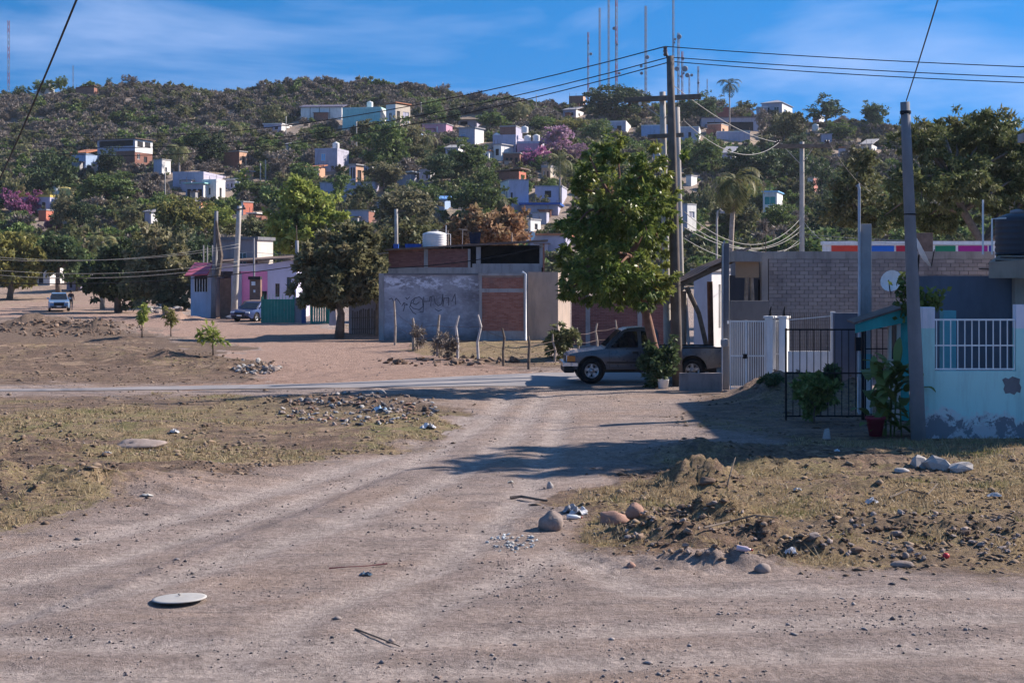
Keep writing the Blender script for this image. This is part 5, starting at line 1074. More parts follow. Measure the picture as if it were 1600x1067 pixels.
def compound():
    t = thing("compound", "walled compound with graffiti wall, brick bay and a brick upper storey", "building", (X(600, Yw), Yw, 0)); off = Vector(t.location)
    w = part("graffiti_wall", MB().box(X(600, Yw), X(750, Yw), Yw, Yw + .2, -.3, Z(430, Yw)), GRIME, t, True)
    cap_ = part("wall_coping", MB().box(X(598, Yw), X(750, Yw), Yw - .05, Yw + .25, Z(430, Yw) + .002, Z(427, Yw)), CONCD, t, True)
    part("end_pillar", MB().box(X(592, Yw), X(600, Yw) - .002, Yw - .06, Yw + .26, -.3, Z(427, Yw)), CONC, t, True)
    # graffiti strokes, traced from the wall
    G_ = [[(608, 468), (612, 466), (616, 472), (619, 466), (623, 470), (626, 475)], [(628, 478), (631, 473), (632, 480), (630, 486)], [(631, 473), (637, 476), (633, 477)], [(634, 465), (636, 468), (640, 464)],
          [(648, 466), (643, 470), (641, 477), (646, 482), (655, 484), (661, 479), (660, 468), (655, 464), (648, 466), (645, 474), (650, 476), (655, 472)], [(643, 473), (640, 480), (645, 488), (650, 491)], [(662, 464), (662, 474), (661, 488), (656, 487)],
          [(663, 471), (671, 471), (672, 464), (677, 463)], [(674, 464), (673, 478)], [(678, 463), (680, 474), (685, 478), (690, 475), (692, 460)], [(692, 460), (692, 478), (694, 466), (701, 465), (701, 477)], [(706, 471), (711, 459), (712, 476)], [(680, 483), (685, 486), (690, 484)]]
    gm = MB()
    for s in G_:
        ps = [Vector((X(a, Yw), Yw - .004, Z(b, Yw))) for a, b in s]
        for a, b in zip(ps, ps[1:]):
            d = (b - a).normalized(); nn = Vector((-d.z, 0, d.x)) * .02; gm.quad(a - nn - d * .015, a + nn - d * .015, b + nn + d * .015, b - nn + d * .015)
    part("graffiti", gm, M("black_spray_paint", (.10, .095, .12), .8, .3, 6, 0), w, False).location = -Vector(t.location)
    # brick bay
    Yb = 72.2; xa, xb = X(753, Yb), X(818, Yb); zt = Z(431, Yb)
    bay = part("brick_bay", MB().box(xa, xb, Yb + .03, Yb + .9, -.2, zt), MORT2, t, True)
    z0, zb0, zb1, z1 = Z(517, Yb), Z(457, Yb), Z(451, Yb), Z(432, Yb)
    n = bricks(bay, xa + .01, xb - .01, Yb, z0, zb0, BRK, off); n += bricks(bay, xa + .01, xb - .01, Yb, zb1, z1, BRK, off)
    part("tie_beam", MB().box(xa, xb, Yb - .01, Yb + .05, zb0, zb1), CONC, t, True); part("plinth", MB().box(xa - .12, xb + .1, Yb - .03, Yb + .08, -.25, z0), CONC, t, True)
    part("bay_column", MB().box(xa - .14, xa - .003, Yb - .02, Yb + .3, z0 + .002, zt), CONC, t, True); part("bay_column", MB().box(xb + .003, xb + .12, Yb - .02, Yb + .3, z0 + .002, zt), CONC, t, True)
    part("bay_cap", MB().box(xa - .18, xb + .16, Yb - .06, Yb + .9, zt + .002, zt + .12), CONC, t, True)
    part("drain_pipe", MB().tube([(X(816, Yb), Yb - .08, Z(425, Yb)), (X(821, Yb), Yb - .10, Z(428, Yb)), (X(821.5, Yb), Yb - .10, .1), (X(821.5, Yb), Yb - .2, .0)], .055, 8), WHITEP, t, True, True)
    # beige wall turning the corner
    part("beige_wall", MB().box(X(825, Yw), X(872, Yw), Yw, Yw + .2, -.3, Z(425, Yw)).add([(X(872, Yw), Yw, -.3), (X(891, 76), 76, -.3), (X(891, 76), 76, Z(427, 76)), (X(872, Yw), Yw, Z(425, Yw)), (X(872, Yw), Yw + .2, -.3), (X(891, 76), 76.2, -.3), (X(891, 76), 76.2, Z(427, 76)), (X(872, Yw), Yw + .2, Z(425, Yw))],
         [(0, 1, 2, 3), (7, 6, 5, 4), (3, 2, 6, 7), (1, 5, 6, 2), (0, 3, 7, 4), (0, 4, 5, 1)]), BEIGE, t, True)
    # upper storey, set back
    Yu = 77.0; f = part("upper_base", MB().box(X(606, Yu), X(738, Yu), Yu, Yu + .2, .0, Z(418, Yu)).box(X(738, Yu), X(846, Yu), Yu - .02, Yu + 5, .0, Z(412, Yu)), CONC, t, True)
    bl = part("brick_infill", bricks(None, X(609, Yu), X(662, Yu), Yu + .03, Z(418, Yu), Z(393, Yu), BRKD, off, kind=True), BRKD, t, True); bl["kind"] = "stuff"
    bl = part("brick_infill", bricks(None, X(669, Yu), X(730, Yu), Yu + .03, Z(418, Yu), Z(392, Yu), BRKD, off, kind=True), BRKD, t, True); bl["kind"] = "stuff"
    part("brick_backing", MB().box(X(607, Yu), X(732, Yu), Yu + .09, Yu + .2, Z(418, Yu), Z(389, Yu)), BRICKF, t, True); part("back_wall", MB().box(X(606, Yu), X(850, Yu), Yu + 2.6, Yu + 2.8, 0, Z(382, Yu)), DARKHOLE, t, True); part("sun_block_wall", MB().box(X(848.5, Yu), X(851, Yu), Yu + .1, Yu + 5, 0, Z(380, Yu)), BRICKF, t, True)  # back wall painted near-black for shade; side wall added to block the sun
    for a, b, tp in ((662.5, 668.5, 389), (731, 735, 389), (744, 751, 386), (843, 848, 381)): part("column", MB().box(X(a, Yu), X(b, Yu), Yu + .0, Yu + .2, Z(418, Yu), Z(tp, Yu)), CONC, t, True)
    za, zb = Z(392, Yu), Z(378, Yu); xa, xb = X(602, Yu), X(856, Yu); ys, ye = Yu - .35, Yu + 5.2
    part("roof", MB().add([(xa, ys, za), (xb, ys, zb), (xb, ye, zb + .1), (xa, ye, za + .1), (xa, ys, za + .09), (xb, ys, zb + .12), (xb, ye, zb + .22), (xa, ye, za + .19)], [(0, 3, 2, 1), (4, 5, 6, 7), (0, 1, 5, 4), (1, 2, 6, 5), (2, 3, 7, 6), (3, 0, 4, 7)]), RUSTM, t, True)
    return t
compound()
Yu = 78.5
water_tank("white ribbed water tank with black lid on the brick upper storey", (X(679, Yu), Yu, Z(389, Yu)), .67, 1.0, TANKW, TANKB)
for px, w_, lab in ((619, 8, "small blue plastic crate left on the brick storey's roof"), (646, 26, "long blue plastic tub beside the white water tank")):
    solo("plastic_tub", MB().add([(X(px, Yu) + a * w_ / F * Yu * .5 * q, Yu + b * .2 * q, Z(391, Yu) + c) for c, q in ((0, .88), (.34, 1)) for a, b in ((-1, -1), (1, -1), (1, 1), (-1, 1))] + [(X(px, Yu) + a * w_ / F * Yu * .5 * .9, Yu + b * .17, Z(391, Yu) + .30) for a, b in ((-1, -1), (1, -1), (1, 1), (-1, 1))],
         [(0, 3, 2, 1), (0, 1, 5, 4), (1, 2, 6, 5), (2, 3, 7, 6), (3, 0, 4, 7), (8, 9, 10, 11), (4, 5, 9, 8), (5, 6, 10, 9), (6, 7, 11, 10), (7, 4, 8, 11)]), BLUEP, (X(px, Yu), Yu, Z(391, Yu)), lab, "tub")
def tv_antenna():
    t = thing("tv_antenna", "thin television aerial on the brick storey's roof", "antenna", (X(722, 77.2), 77.2, Z(391, 77.2))); Y_ = 77.2
    part("mast", MB().tube([(X(722, Y_), Y_, Z(396, Y_)), (X(723, Y_), Y_, Z(358, Y_))], .018, 5), CONC, t, True)
    mb = MB().tube([(X(717, Y_), Y_, Z(358, Y_)), (X(730, Y_), Y_, Z(360, Y_))], .012, 4)
    for k in range(6): x = X(717 + k * 2.5, Y_); mb.tube([(x, Y_ - .35, Z(358.5, Y_)), (x, Y_ + .35, Z(358.5, Y_))], .007, 4)
    part("aerial_elements", mb, CONC, t, True)
    q = thing("pipe_rack", "white pipe rack standing right of the white water tank", "rack", (X(700, Yu), Yu, Z(388, Yu)))
    part("pipe", MB().tube([(X(697, Yu), Yu, Z(389, Yu)), (X(697, Yu), Yu, Z(352, Yu))], .025, 6), WHITEP, q, True)
    part("pipe", MB().tube([(X(704, Yu), Yu, Z(388, Yu)), (X(704, Yu), Yu, Z(366, Yu)), (X(697, Yu), Yu, Z(365, Yu))], .022, 6), WHITEP, q, True)
tv_antenna()
def laundry():
    Y_ = 80.5; z0 = Z(362, Y_); t = thing("hanging_trousers", "dark navy trousers hanging on a line above the brick storey", "laundry", (X(742, Y_), Y_, z0))
    CL = M("navy_cloth", (.012, .018, .04), .9, .3, 5, .4)
    for k, (a, b, lean) in enumerate(((733, 739, 1.5), (739, 745, -.5), (744, 752, -1.8))):
        mb = MB(); n = 6; vs_ = []
        for i in range(n + 1):
            u = i / n; py = 363 + 18 * u
            for px in (a + lean * u, b + lean * u - .4): vs_.append((X(px, Y_), Y_ + .03 * math.sin(4 * u + k), Z(py, Y_)))
        mb.add(vs_, [(2 * i, 2 * i + 1, 2 * i + 3, 2 * i + 2) for i in range(n)]); o = part("leg", mb, CL, t, True); s = o.modifiers.new("s", 'SOLIDIFY'); s.thickness = .05
    c = thing("clothes_line", "thin clothes line across the brick storey's roof", "line", (X(697, Y_), Y_, z0))
    part("line", MB().tube([(X(700, Y_), Y_, Z(361, Y_)), (X(742, Y_), Y_, Z(362.6, Y_)), (X(800, Y_), Y_, Z(365, Y_))], .012, 4), BLACKI, c, True)
    part("post", MB().tube([(X(800, Y_), Y_, Z(386, Y_)), (X(800, Y_), Y_, Z(364, Y_))], .03, 5), BARKL, c, True); part("post", MB().tube([(X(700, Y_), Y_, Z(389, Y_)), (X(700, Y_), Y_, Z(360, Y_))], .03, 5), BARKL, c, True)
laundry()
# brick wall running on behind the pickup
def brick_wall():
    Y_ = 63.0; t = thing("brick_wall", "dusky red brick wall with grey columns behind the pickup", "wall", (X(892, Y_), Y_, 0)); off = Vector(t.location); xa, xb = X(893, Y_), X(1062, Y_); zt = Z(462, Y_)
    part("wall_base", MB().box(xa, xb, Y_ + .03, Y_ + .15, -.3, zt), MORT2, t, True)
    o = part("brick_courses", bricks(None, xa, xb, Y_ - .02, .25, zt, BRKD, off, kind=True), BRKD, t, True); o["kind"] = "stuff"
    for a, b in ((915, 922), (996, 1003)): part("column", MB().box(X(a, Y_), X(b, Y_), Y_ - .05, Y_ + .2, -.3, zt + .02), CONC, t, True)
    part("footing", MB().box(xa, xb, Y_ - .045, Y_ + .02, -.3, .24), CONC, t, True)
brick_wall()
# entrance left of the graffiti wall
def stick_gate():
    Y_ = 76.0; t = thing("stick_fence", "dark fence of upright sticks left of the graffiti wall", "fence", (X(552, Y_), Y_, 0)); rg = random.Random(3)
    for i in range(15):
        px = 551 + i * 3.3; part("stick", MB().tube([(X(px, Y_), Y_ + rg.uniform(-.04, .04), -.1), (X(px + rg.uniform(-1, 1), Y_), Y_, Z(488 - rg.uniform(0, 7), Y_))], .035, 5), BARK, t, True)
    part("rail", MB().bar((X(549, Y_), Y_ + .06, .45), (X(599, Y_), Y_ + .06, .5), .04), BARK, t, True); part("rail", MB().bar((X(549, Y_), Y_ + .06, 1.05), (X(599, Y_), Y_ + .06, 1.1), .04), BARK, t, True)
    h = thing("shed", "beige shed with a dark red lintel behind the stick fence", "shed", (X(548, 78), 78, 0))
    part("wall", MB().box(X(545, 78), X(600, 78), 78, 81, -.2, Z(430, 78)), wallmat("faded_mauve_render", (.36, .30, .30)), h, True)
    part("lintel", MB().box(X(565, 77.9), X(599, 77.9), 77.85, 77.998, Z(448, 77.9), Z(437, 77.9)), M("dark_red_paint", (.13, .03, .03)), h, True)
    s = thing("forked_stick", "pale forked stick leaning by the stick fence", "stick", hit(556, 520)); Yb = s.location.y
    part("stem", MB().tube([P(556, 521, Yb), P(559, 500, Yb - .1), P(562, 485, Yb)], [.04, .04, .03], 6), BARKL, s, True); part("branch", MB().tube([P(559.5, 498, Yb - .05), P(556, 478, Yb)], [.03, .015], 5), BARKL, s, True); part("branch", MB().tube([P(561.5, 487, Yb - .02), P(564, 465, Yb)], [.03, .015], 5), BARKL, s, True)
stick_gate()
# wire fence in front of the compound
stakes = [(588, 458, 526, .10, 'd'), (617, 470, 541, .055, 'w'), (646, 497, 546, .07, 'w'), (684, 492, 557, .06, 'w'), (715, 493, 562, .06, 'l'), (748, 492, 564, .055, 'l'), (787, 513, 572, .05, 'd'), (826, 525, 577, .055, 'd'), (866, 522, 566, .045, 'w'), (902, 512, 556, .04, 'w'), (933, 505, 553, .05, 'w'), (962, 500, 548, .045, 'w')]
names = ["thick dark fence post at the left end of the graffiti wall", "tallest crooked fence stake before the first graffiti letters", "short leaning fence stake left of the dry weeds before the graffiti", "fence stake wrapped in dry weeds before the graffiti", "pale topped fence stake before the right half of the graffiti wall", "pale straight fence stake at the brick bay's left edge",
         "charred thin fence stake before the brick bay's right half", "dark leaning fence stake just right of the drain pipe", "fence stake among the weeds left of the pickup's bonnet", "first slim fence stake behind the pickup's bonnet", "fence stake behind the pickup's windshield", "fence stake behind the pickup's cab roof"]
tops = []
for (px, pt, pb_, r, k), lab in zip(stakes, names):
    b = hit(px, pb_); rg = random.Random(px); h = Z(pt, b.y) - b.z; mb = MB()
    mb.tube([b + Vector((0, 0, -.2)), b + Vector((rg.uniform(-.06, .06), 0, h * .4)), b + Vector((rg.uniform(-.1, .1), 0, h * .75)), b + Vector((rg.uniform(-.08, .08), 0, h))], [r * 1.1, r, r * .9, r * .7], 7)
    o = solo("fence_stake", mb, {'d': BARK, 'w': BARKL, 'l': M("whitewashed_wood", (.55, .50, .47), .9, .2, 5, .3)}[k], b, lab, "fence stake", "stakes of the wire fence"); tops.append(b + Vector((0, 0, h)))
wf = thing("fence_wire", "rusty wires strung between the stakes before the compound", "wire", tops[1])
for fr in (.45, .75):
    mb = MB()
    for a, b in zip(tops[1:-1], tops[2:]):
        p, q = [Vector((v.x, v.y - .03, gzs(v.x, v.y) + (v.z - gzs(v.x, v.y)) * fr)) for v in (a, b)]; mid = (p + q) / 2 - Vector((0, 0, .05)); mb.tube([p, mid, q], .008, 4, False)
    part("wire", mb, RUSTM, wf, True)
# ------------------------------------------------------------------ lavender and pink house with its yard
LAV = wallmat("lavender_paint", (.60, .58, .74), .2); PINK = wallmat("hot_pink_paint", (.80, .27, .50), .15); PALEB = wallmat("pale_blue_paint", (.50, .58, .72), .3)
REDP = M("faded_red_awning", (.50, .13, .20), .8, .15, 2, .1); BROWN = M("brown_sheet", (.20, .12, .09), .85, .3, 3, .3)
def lavender_house():
    Y_ = 108.0; t = thing("lavender_house", "lavender and pink house with small dark windows by the two poles", "house", (X(345, Y_), Y_, 0))
    def bx(n, a, b, y0, y1, tp, bt, m): return part(n, MB().box(X(a, Y_), X(b, Y_), Y_ + y0, Y_ + y1, Z(bt, Y_) if bt else -.2, Z(tp, Y_)), m, t, True)
    mb = MB(); xa, xb = X(418, Y_), X(463, Y_); h0 = Z(415, Y_); e = 0
    ops = [(X(430, Y_) - xa, X(437, Y_) - xa, Z(464, Y_) + .2, Z(443, Y_) + .2), (X(448, Y_) - xa, X(455, Y_) - xa, Z(462, Y_) + .2, Z(433, Y_) + .2)]
    facade(mb, (xa, Y_, -.2), (1, 0, 0), xb - xa, h0 + .2, ops, nrm=(0, -1, 0)); facade(mb, (xb, Y_, -.2), (0, 1, 0), 7, h0 + .2, [], nrm=(1, 0, 0))
    mb.quad((xa, Y_, h0), (xb, Y_, h0), (xb, Y_, Z(405, Y_)), (xa, Y_, Z(413, Y_)))
    w = part("wall", mb, LAV, t, True)
    for a, b, c, d in ops: window(t, Vector((xa, Y_, -.2)) - Vector(t.location), (1, 0, 0), (0, 1, 0), a, b, c, d, 'win', frame=CONCD)
    bx("pink_wall", 376, 418, .02, .2, 424, None, PINK); bx("lavender_band", 345, 418, -.03, .018, 412, 424, LAV); bx("lilac_wall", 362, 378, -.16, -.01, 428, None, wallmat("lilac_grey_paint", (.42, .40, .52)))
    bx("door", 344, 361, -.05, .015, 435, None, BROWN); bx("dark_door", 408, 417, -.05, .015, 455, None, DARKHOLE)
    part("roof", MB().add([(X(330, Y_), Y_ - .5, Z(412, Y_)), (X(470, Y_), Y_ - .5, Z(404, Y_)), (X(470, Y_), Y_ + 7, Z(398, Y_)), (X(330, Y_), Y_ + 7, Z(404, Y_)), (X(330, Y_), Y_ - .5, Z(409, Y_)), (X(470, Y_), Y_ - .5, Z(402, Y_)), (X(470, Y_), Y_ + 7, Z(396, Y_)), (X(330, Y_), Y_ + 7, Z(402, Y_))], [(0, 3, 2, 1), (4, 5, 6, 7), (0, 1, 5, 4), (1, 2, 6, 5), (2, 3, 7, 6), (3, 0, 4, 7)]), RUSTM, t, True)
    house("upper_house", "grey upper floor room with a sunlit right wall above the lavender house", 342, 402, 419, 375, 470, wallmat("shaded_grey_block", (.30, .27, .29)), yaw=-20, Y=113, side=wallmat("sunlit_cream_plaster", (.62, .56, .50)), fo=((.5, .72, .68, .84, 'win'),), roof='slab', over=.15, th=.25, rmat=CONCD)  # pale side colour has sunlight painted in, grey front has shade
    s = thing("meter_kiosk", "brown meter kiosk with a white card before the pink wall", "kiosk", (X(398, 104), 104, 0))
    part("body", MB().box(X(390, 104), X(407, 104), 104, 104.6, -.2, Z(437, 104)), BROWN, s, True); part("top", MB().box(X(388, 104), X(407, 104), 103.9, 104.7, Z(437, 104) + .002, Z(432, 104)), TRIMB, s, True)
    part("card", MB().box(X(393, 104), X(399, 104), 103.97, 103.998, Z(446, 104), Z(440, 104)), WHITEP, s, True); part("card", MB().box(X(396, 104), X(399, 104), 103.97, 103.998, Z(457, 104), Z(453, 104)), WHITEP, s, True)
    part("mast", MB().tube([(X(396, 104), 104.3, Z(433, 104)), (X(395.5, 104), 104.3, Z(372, 104))], .07, 7), CONC, s, True)
    b = thing("blue_house", "pale blue house front with white window bars under a red awning", "house", (X(300, 109), 109, 0)); Yb = 109
    part("wall", MB().box(X(298, Yb), X(330, Yb), Yb, Yb + 5, -.2, Z(456, Yb)).box(X(324, Yb), X(330, Yb), Yb, Yb + 5, Z(456, Yb), Z(412, Yb)).box(X(298, Yb), X(303, Yb), Yb, Yb + 5, Z(456, Yb), Z(430, Yb)), PALEB, b, True)
    part("opening", MB().box(X(303, Yb), X(324, Yb), Yb + .3, Yb + .35, Z(456, Yb), Z(425, Yb)), DARKHOLE, b, True)
    part("awning", MB().add([(X(294, Yb), Yb - 1.2, Z(430, Yb)), (X(330, Yb), Yb - 1.2, Z(428, Yb)), (X(332, Yb), Yb + .1, Z(411, Yb)), (X(304, Yb), Yb + .1, Z(410, Yb)), (X(294, Yb), Yb - 1.1, Z(432, Yb)), (X(330, Yb), Yb - 1.1, Z(430, Yb)), (X(332, Yb), Yb + .2, Z(413, Yb)), (X(304, Yb), Yb + .2, Z(412, Yb))], [(0, 1, 2, 3), (7, 6, 5, 4), (0, 4, 5, 1), (1, 5, 6, 2), (2, 6, 7, 3), (3, 7, 4, 0)]), REDP, b, True)
    for k in range(6): part("window_bar", MB().box(X(303 + k * 4.2, Yb), X(303 + k * 4.2, Yb) + .05, Yb - .03, Yb + .02, Z(456, Yb), Z(436, Yb)), WHITEP, b, True)
    for k, px in enumerate((317, 323, 331, 338)): part("rebar_post", MB().tube([(X(px, Yb), Yb + .2, Z(413, Yb)), (X(px, Yb), Yb + .2, Z(383 + 3 * (k % 2), Yb))], .05, 5), CONC, b, True)
lavender_house()
def teal_gates():
    GRN = M("teal_green_gate_paint", (.012, .20, .155), .55, .12, 3, .1)
    for (a, b, tp, Yg, lab, n) in ((409, 459, 468, 98.5, "wide solid teal gate before the lavender house", 10), (486, 512, 462, 97, "teal bar gate under the mango tree", 7)):
        t = thing("teal_gate", lab, "gate", (X(a, Yg), Yg, 0)); xa, xb = X(a, Yg), X(b, Yg); zt = Z(tp, Yg)
        part("gate_frame", MB().box(xa - .05, xa + .05, Yg - .03, Yg + .03, -.1, zt + .2).box(xb - .05, xb + .05, Yg - .03, Yg + .03, -.1, zt + .2).box(xa, xb, Yg - .02, Yg + .02, zt - .05, zt + .02).box(xa, xb, Yg - .02, Yg + .02, .02, .09), GRN, t, True)
        for i in range(n):
            x = xa + (xb - xa) * (i + .5) / n; hw = (xb - xa) / n * (.485 if n == 10 else .3); part("panel", MB().box(x - hw, x + hw, Yg - .012, Yg + .012, .09, zt - .05), GRN, t, True)
        for i in range(n): x = xa + (xb - xa) * (i + .5) / n; part("spike", MB().tube([(x, Yg, zt), (x, Yg, zt + .38)], [.018, .006], 4), GRN, t, True)
    solo("yard_door", MB().box(X(513, 96.6), X(521, 96.6), 96.6, 96.7, -.1, Z(463, 96.6)), GRN, (X(513, 96.6), 96.6, 0), "narrow dark teal door panel right of the bar gate", "door", bevel=.01)
    bl = M("blue_door_paint", (.03, .07, .20), .6, .15, 3, .1)
    solo("blue_door", MB().box(X(471, 97.5), X(478, 97.5), 97.5, 97.6, -.1, Z(466, 97.5)), bl, (X(471, 97.5), 97.5, 0), "dark blue door panel between the two teal gates", "door", bevel=.01)
    solo("yard_wall", MB().box(X(459.5, 98.6), X(471, 98.6), 98.6, 98.8, -.1, Z(466, 98.6)), wallmat("dim_mauve_render", (.28, .25, .28)), (X(459, 98.6), 98.6, 0), "short mauve wall right of the wide teal gate", "wall")
    solo("leaning_sheet", MB().add([P(514, 511, 94), P(526, 511, 94), P(523, 468, 94.6), P(516, 468, 94.6), P(514, 511, 94.05), P(526, 511, 94.05), P(523, 468, 94.66), P(516, 468, 94.66)], [(0, 1, 2, 3), (7, 6, 5, 4), (0, 4, 5, 1), (1, 5, 6, 2), (2, 6, 7, 3), (3, 7, 4, 0)]), wallmat("mauve_board", (.34, .30, .32)), P(520, 511, 94), "mauve board leaning by the mango tree trunk", "board")
teal_gates()
# far left houses by the road
house("roadside_house", "small white house behind trunks at the far left of the road", 52, 78, 100, 412, 446, wallmat("white_plaster_a", (.66, .62, .60)), yaw=-10, fo=((.3, .6, .1, .6, 'hole'),), roof='slab', rmat=CONC, below=1.5)
house("roadside_house", "low lilac house in the shade right of the far left road", 104, 126, 142, 430, 455, wallmat("lilac_plaster_b", (.36, .33, .44)), yaw=-18, fo=((.2, .4, .2, .7, 'hole'),), roof='slab', rmat=CONCD, below=1.5)
# ------------------------------------------------------------------ utility poles and wires
POLEC = M("weathered_concrete_pole", (.20, .195, .205), .9, .15, 1.5, .35, stain=(.14, .14, .15), stain_amt=.5)
POLEW = M("weathered_wood_pole", (.14, .115, .10), .9, .3, 3, .5, stain=(.10, .085, .075), stain_amt=.5)
POLEL = M("sun_bleached_pole", (.42, .38, .34), .9, .15, 3, .4)
CER = M("brown_ceramic", (.10, .055, .04), .3, .2, 4, 0, spec=.6)
WIRE = M("black_cable", (.012, .012, .014), .6, .1, 4, 0); WIREG = M("bare_aluminium_wire", (.34, .32, .29), .5, .1, 4, 0)
def pole(name, label, pb_, pt, Y, r0, r1, mat, base_z=None):
    b = Vector((X(pb_[0], Y), Y, gzs(X(pb_[0], Y), Y) if base_z is None else base_z)); tp = P(pt[0], pt[1], Y); t = thing(name, label, "utility pole", b)
    pts = [b + Vector((0, 0, -.4))] + [b.lerp(tp, k / 5) for k in range(1, 6)]; part("shaft", MB().tube(pts, [r0 + (r1 - r0) * k / 5 for k in range(6)], 14), mat, t, True, True); return t
def insul(parent, p, h=.16): part("insulator", MB().lathe([(.02, -.05), (.02, 0), (.055, .02), (.045, .06), (.065, .08), (.04, .12), (.03, h)], 10, p), CER, parent, True, True)
def arm(parent, p0, p1, w=.12, h=.14, mat=None, n=3, name="crossarm"):
    a = part(name, MB().bar(p0, p1, w, h), mat or BARK, parent, True, bevel=.01)
    return a
# leaning round concrete pole in the right foreground
t = pole("utility_pole", "round concrete pole leaning left in front of the turquoise wall", (1436, 685), (1414, 160), 29.3, .155, .095, POLEC)
part("steel_band", MB().lathe([(.1, -.03), (.115, -.03), (.115, .03), (.1, .03)], 14, P(1414.8, 176, 29.3)), BLACKI, t, True); part("hook", MB().tube([P(1408, 179, 29.2), P(1412, 177, 29.2)], .02, 5), BLACKI, t, True)
part("steel_band", MB().lathe([(.12, -.015), (.128, -.015), (.128, .015), (.12, .015)], 14, P(1422, 335, 29.3)), BLACKI, t, True)
# main line pole
Ym = 43.4
t = pole("utility_pole", "tall main power pole rising beside the pickup with a pin insulator", (1059, 600), (1047, 88), Ym, .17, .11, POLEW)
br = part("pin_bracket", MB().tube([P(1050, 106, Ym), P(1045, 96, Ym), P(1040, 80, Ym)], [.05, .045, .035], 7), BLACKI, t, True)
part("insulator", MB().lathe([(.03, -.22), (.07, -.18), (.045, -.12), (.075, -.07), (.05, -.01), (.07, .03), (.04, .08)], 10, P(1039.5, 77, Ym)), CER, t, True, True)
# crossarm frame poles just behind
Yf = 47.5
t2 = pole("utility_pole", "pale shorter pole carrying the dark crossarm, left of the main pole", (1044, 580), (1035, 144), Yf, .13, .10, POLEL)
arm(t2, P(975, 157, Yf - .2), P(1095, 151, Yf - .2), .14, .17)
arm(t2, P(1012, 214, Yf - .2), P(1068, 211, Yf - .2), .12, .14)
part("brace", MB().bar(P(1005, 164, Yf - .1), P(1036, 186, Yf - .1), .03), POLEL, t2, True); part("brace", MB().bar(P(1054, 166, Yf - .1), P(1038, 186, Yf - .1), .03), POLEL, t2, True)
for px, py in ((984, 163), (1000, 163), (1047, 161)): part("insulator", MB().lathe([(.02, .1), (.05, .06), (.06, 0), (.03, -.05)], 8, P(px, py, Yf - .2)), WHITEP if px != 984 else CER, t2, True, True)
t3 = pole("utility_pole", "sun bleached pole right behind the main power pole", (1066, 570), (1057, 168), 49.0, .14, .11, POLEL)
# T-pole
Yt = 76
t4 = pole("utility_pole", "slim T shaped pole with one wide crossarm above the block house", (1253, 529), (1253, 222), Yt, .15, .12, POLEL)
arm(t4, P(1210, 229, Yt - .15), P(1298, 228, Yt - .15), .16, .22)
for px in (1213, 1217, 1290, 1294): part("insulator", MB().lathe([(.03, 0), (.09, .05), (.05, .12), (.08, .18), (.04, .24)], 8, P(px, 226, Yt - .15)), CER, t4, True, True)
part("brace", MB().bar(P(1227, 232, Yt - .1), P(1250, 256, Yt - .1), .035), POLEL, t4, True); part("brace", MB().bar(P(1270, 232, Yt - .1), P(1256, 252, Yt - .1), .035), POLEL, t4, True)
# left pair
Yl = 107
t5 = pole("utility_pole", "grey pole with a rusty upper part before the blue house", (333, 492), (338, 330), Yl, .20, .14, POLEC)
part("dead_vine", MB().tube([P(340, 432, Yl - .2), P(345, 400, Yl - .2), P(341, 372, Yl - .2), P(338, 345, Yl - .2)], [.22, .2, .16, .08], 7), BARK, t5, True)
Yl2 = 106
t6 = pole("utility_pole", "pale slightly leaning concrete pole before the lavender house", (365, 497), (374, 322), Yl2, .26, .17, POLEL)
arm(t6, P(367, 328, Yl2 - .2), P(384, 326, Yl2 - .2), .1, .12); part("insulator", MB().lathe([(.05, 0), (.1, .05), (.06, .14), (.04, .22)], 8, P(381, 325, Yl2 - .2)), CER, t6, True)
part("foot_stone", MB().rock(P(366, 496, Yl2 - .3), (.7, .4, .2), 4), CONC, t6, True)
t7 = pole("utility_pole", "slender white topped pole behind the mango tree's right edge", (620, 523), (619, 327), 82, .13, .10, POLEL)
part("crossarm", MB().bar(P(617, 330, 82), P(634, 330, 82), .04), RUSTM, t7, True)
t8 = pole("utility_pole", "short unfinished post with a yellow rag left of the mango tree", (464, 470), (464, 376), 112, .16, .14, CONC); part("rebar", MB().tube([P(464, 376, 112), P(463, 352, 112)], .03, 5), RUSTM, t8, True)
part("yellow_rag", MB().rock(P(471, 394, 111.9), (.22, .12, .3), 6), M("yellow_cloth", (.62, .45, .03), .8), t8, True)
for k, (px, pt, pb2, lab) in enumerate(((447, 182, 222, "thin pole among the trees left of the mint green house"), (557, 190, 245, "left thin pole below the mint green house"), (658, 160, 190, "thin pole left of the round green hilltop tree"), (754, 288, 328, "pale thin pole in front of the middle hillside trees"), (258, 270, 320, "white pole beside a white roof edge on the left slope"), (407, 255, 292, "left of two thin poles on the wire run down the slope"), (415, 250, 288, "right of two thin poles on the wire run down the slope"), (838, 148, 178, "tiny thin pole below the ridge left of the brick box"))):
    b = hit(px, pb2); pole("utility_pole", lab, (px, pb2), (px, pt), b.y, .16, .10, POLEL)
lp = thing("street_lamp", "small curved street lamp behind the lean-to roof", "street lamp", (X(1120, 66), 66, 0)); part("pole", MB().tube([(X(1120, 66), 66, 0), P(1120, 345, 66), P(1121.5, 330, 66), P(1125, 327, 66), P(1128, 331, 66)], .05, 7), POLEL, lp, True)
part("lamp_head", MB().obox(P(1128.5, 332, 66), (.2, .14, .1), 0), CONC, lp, True)
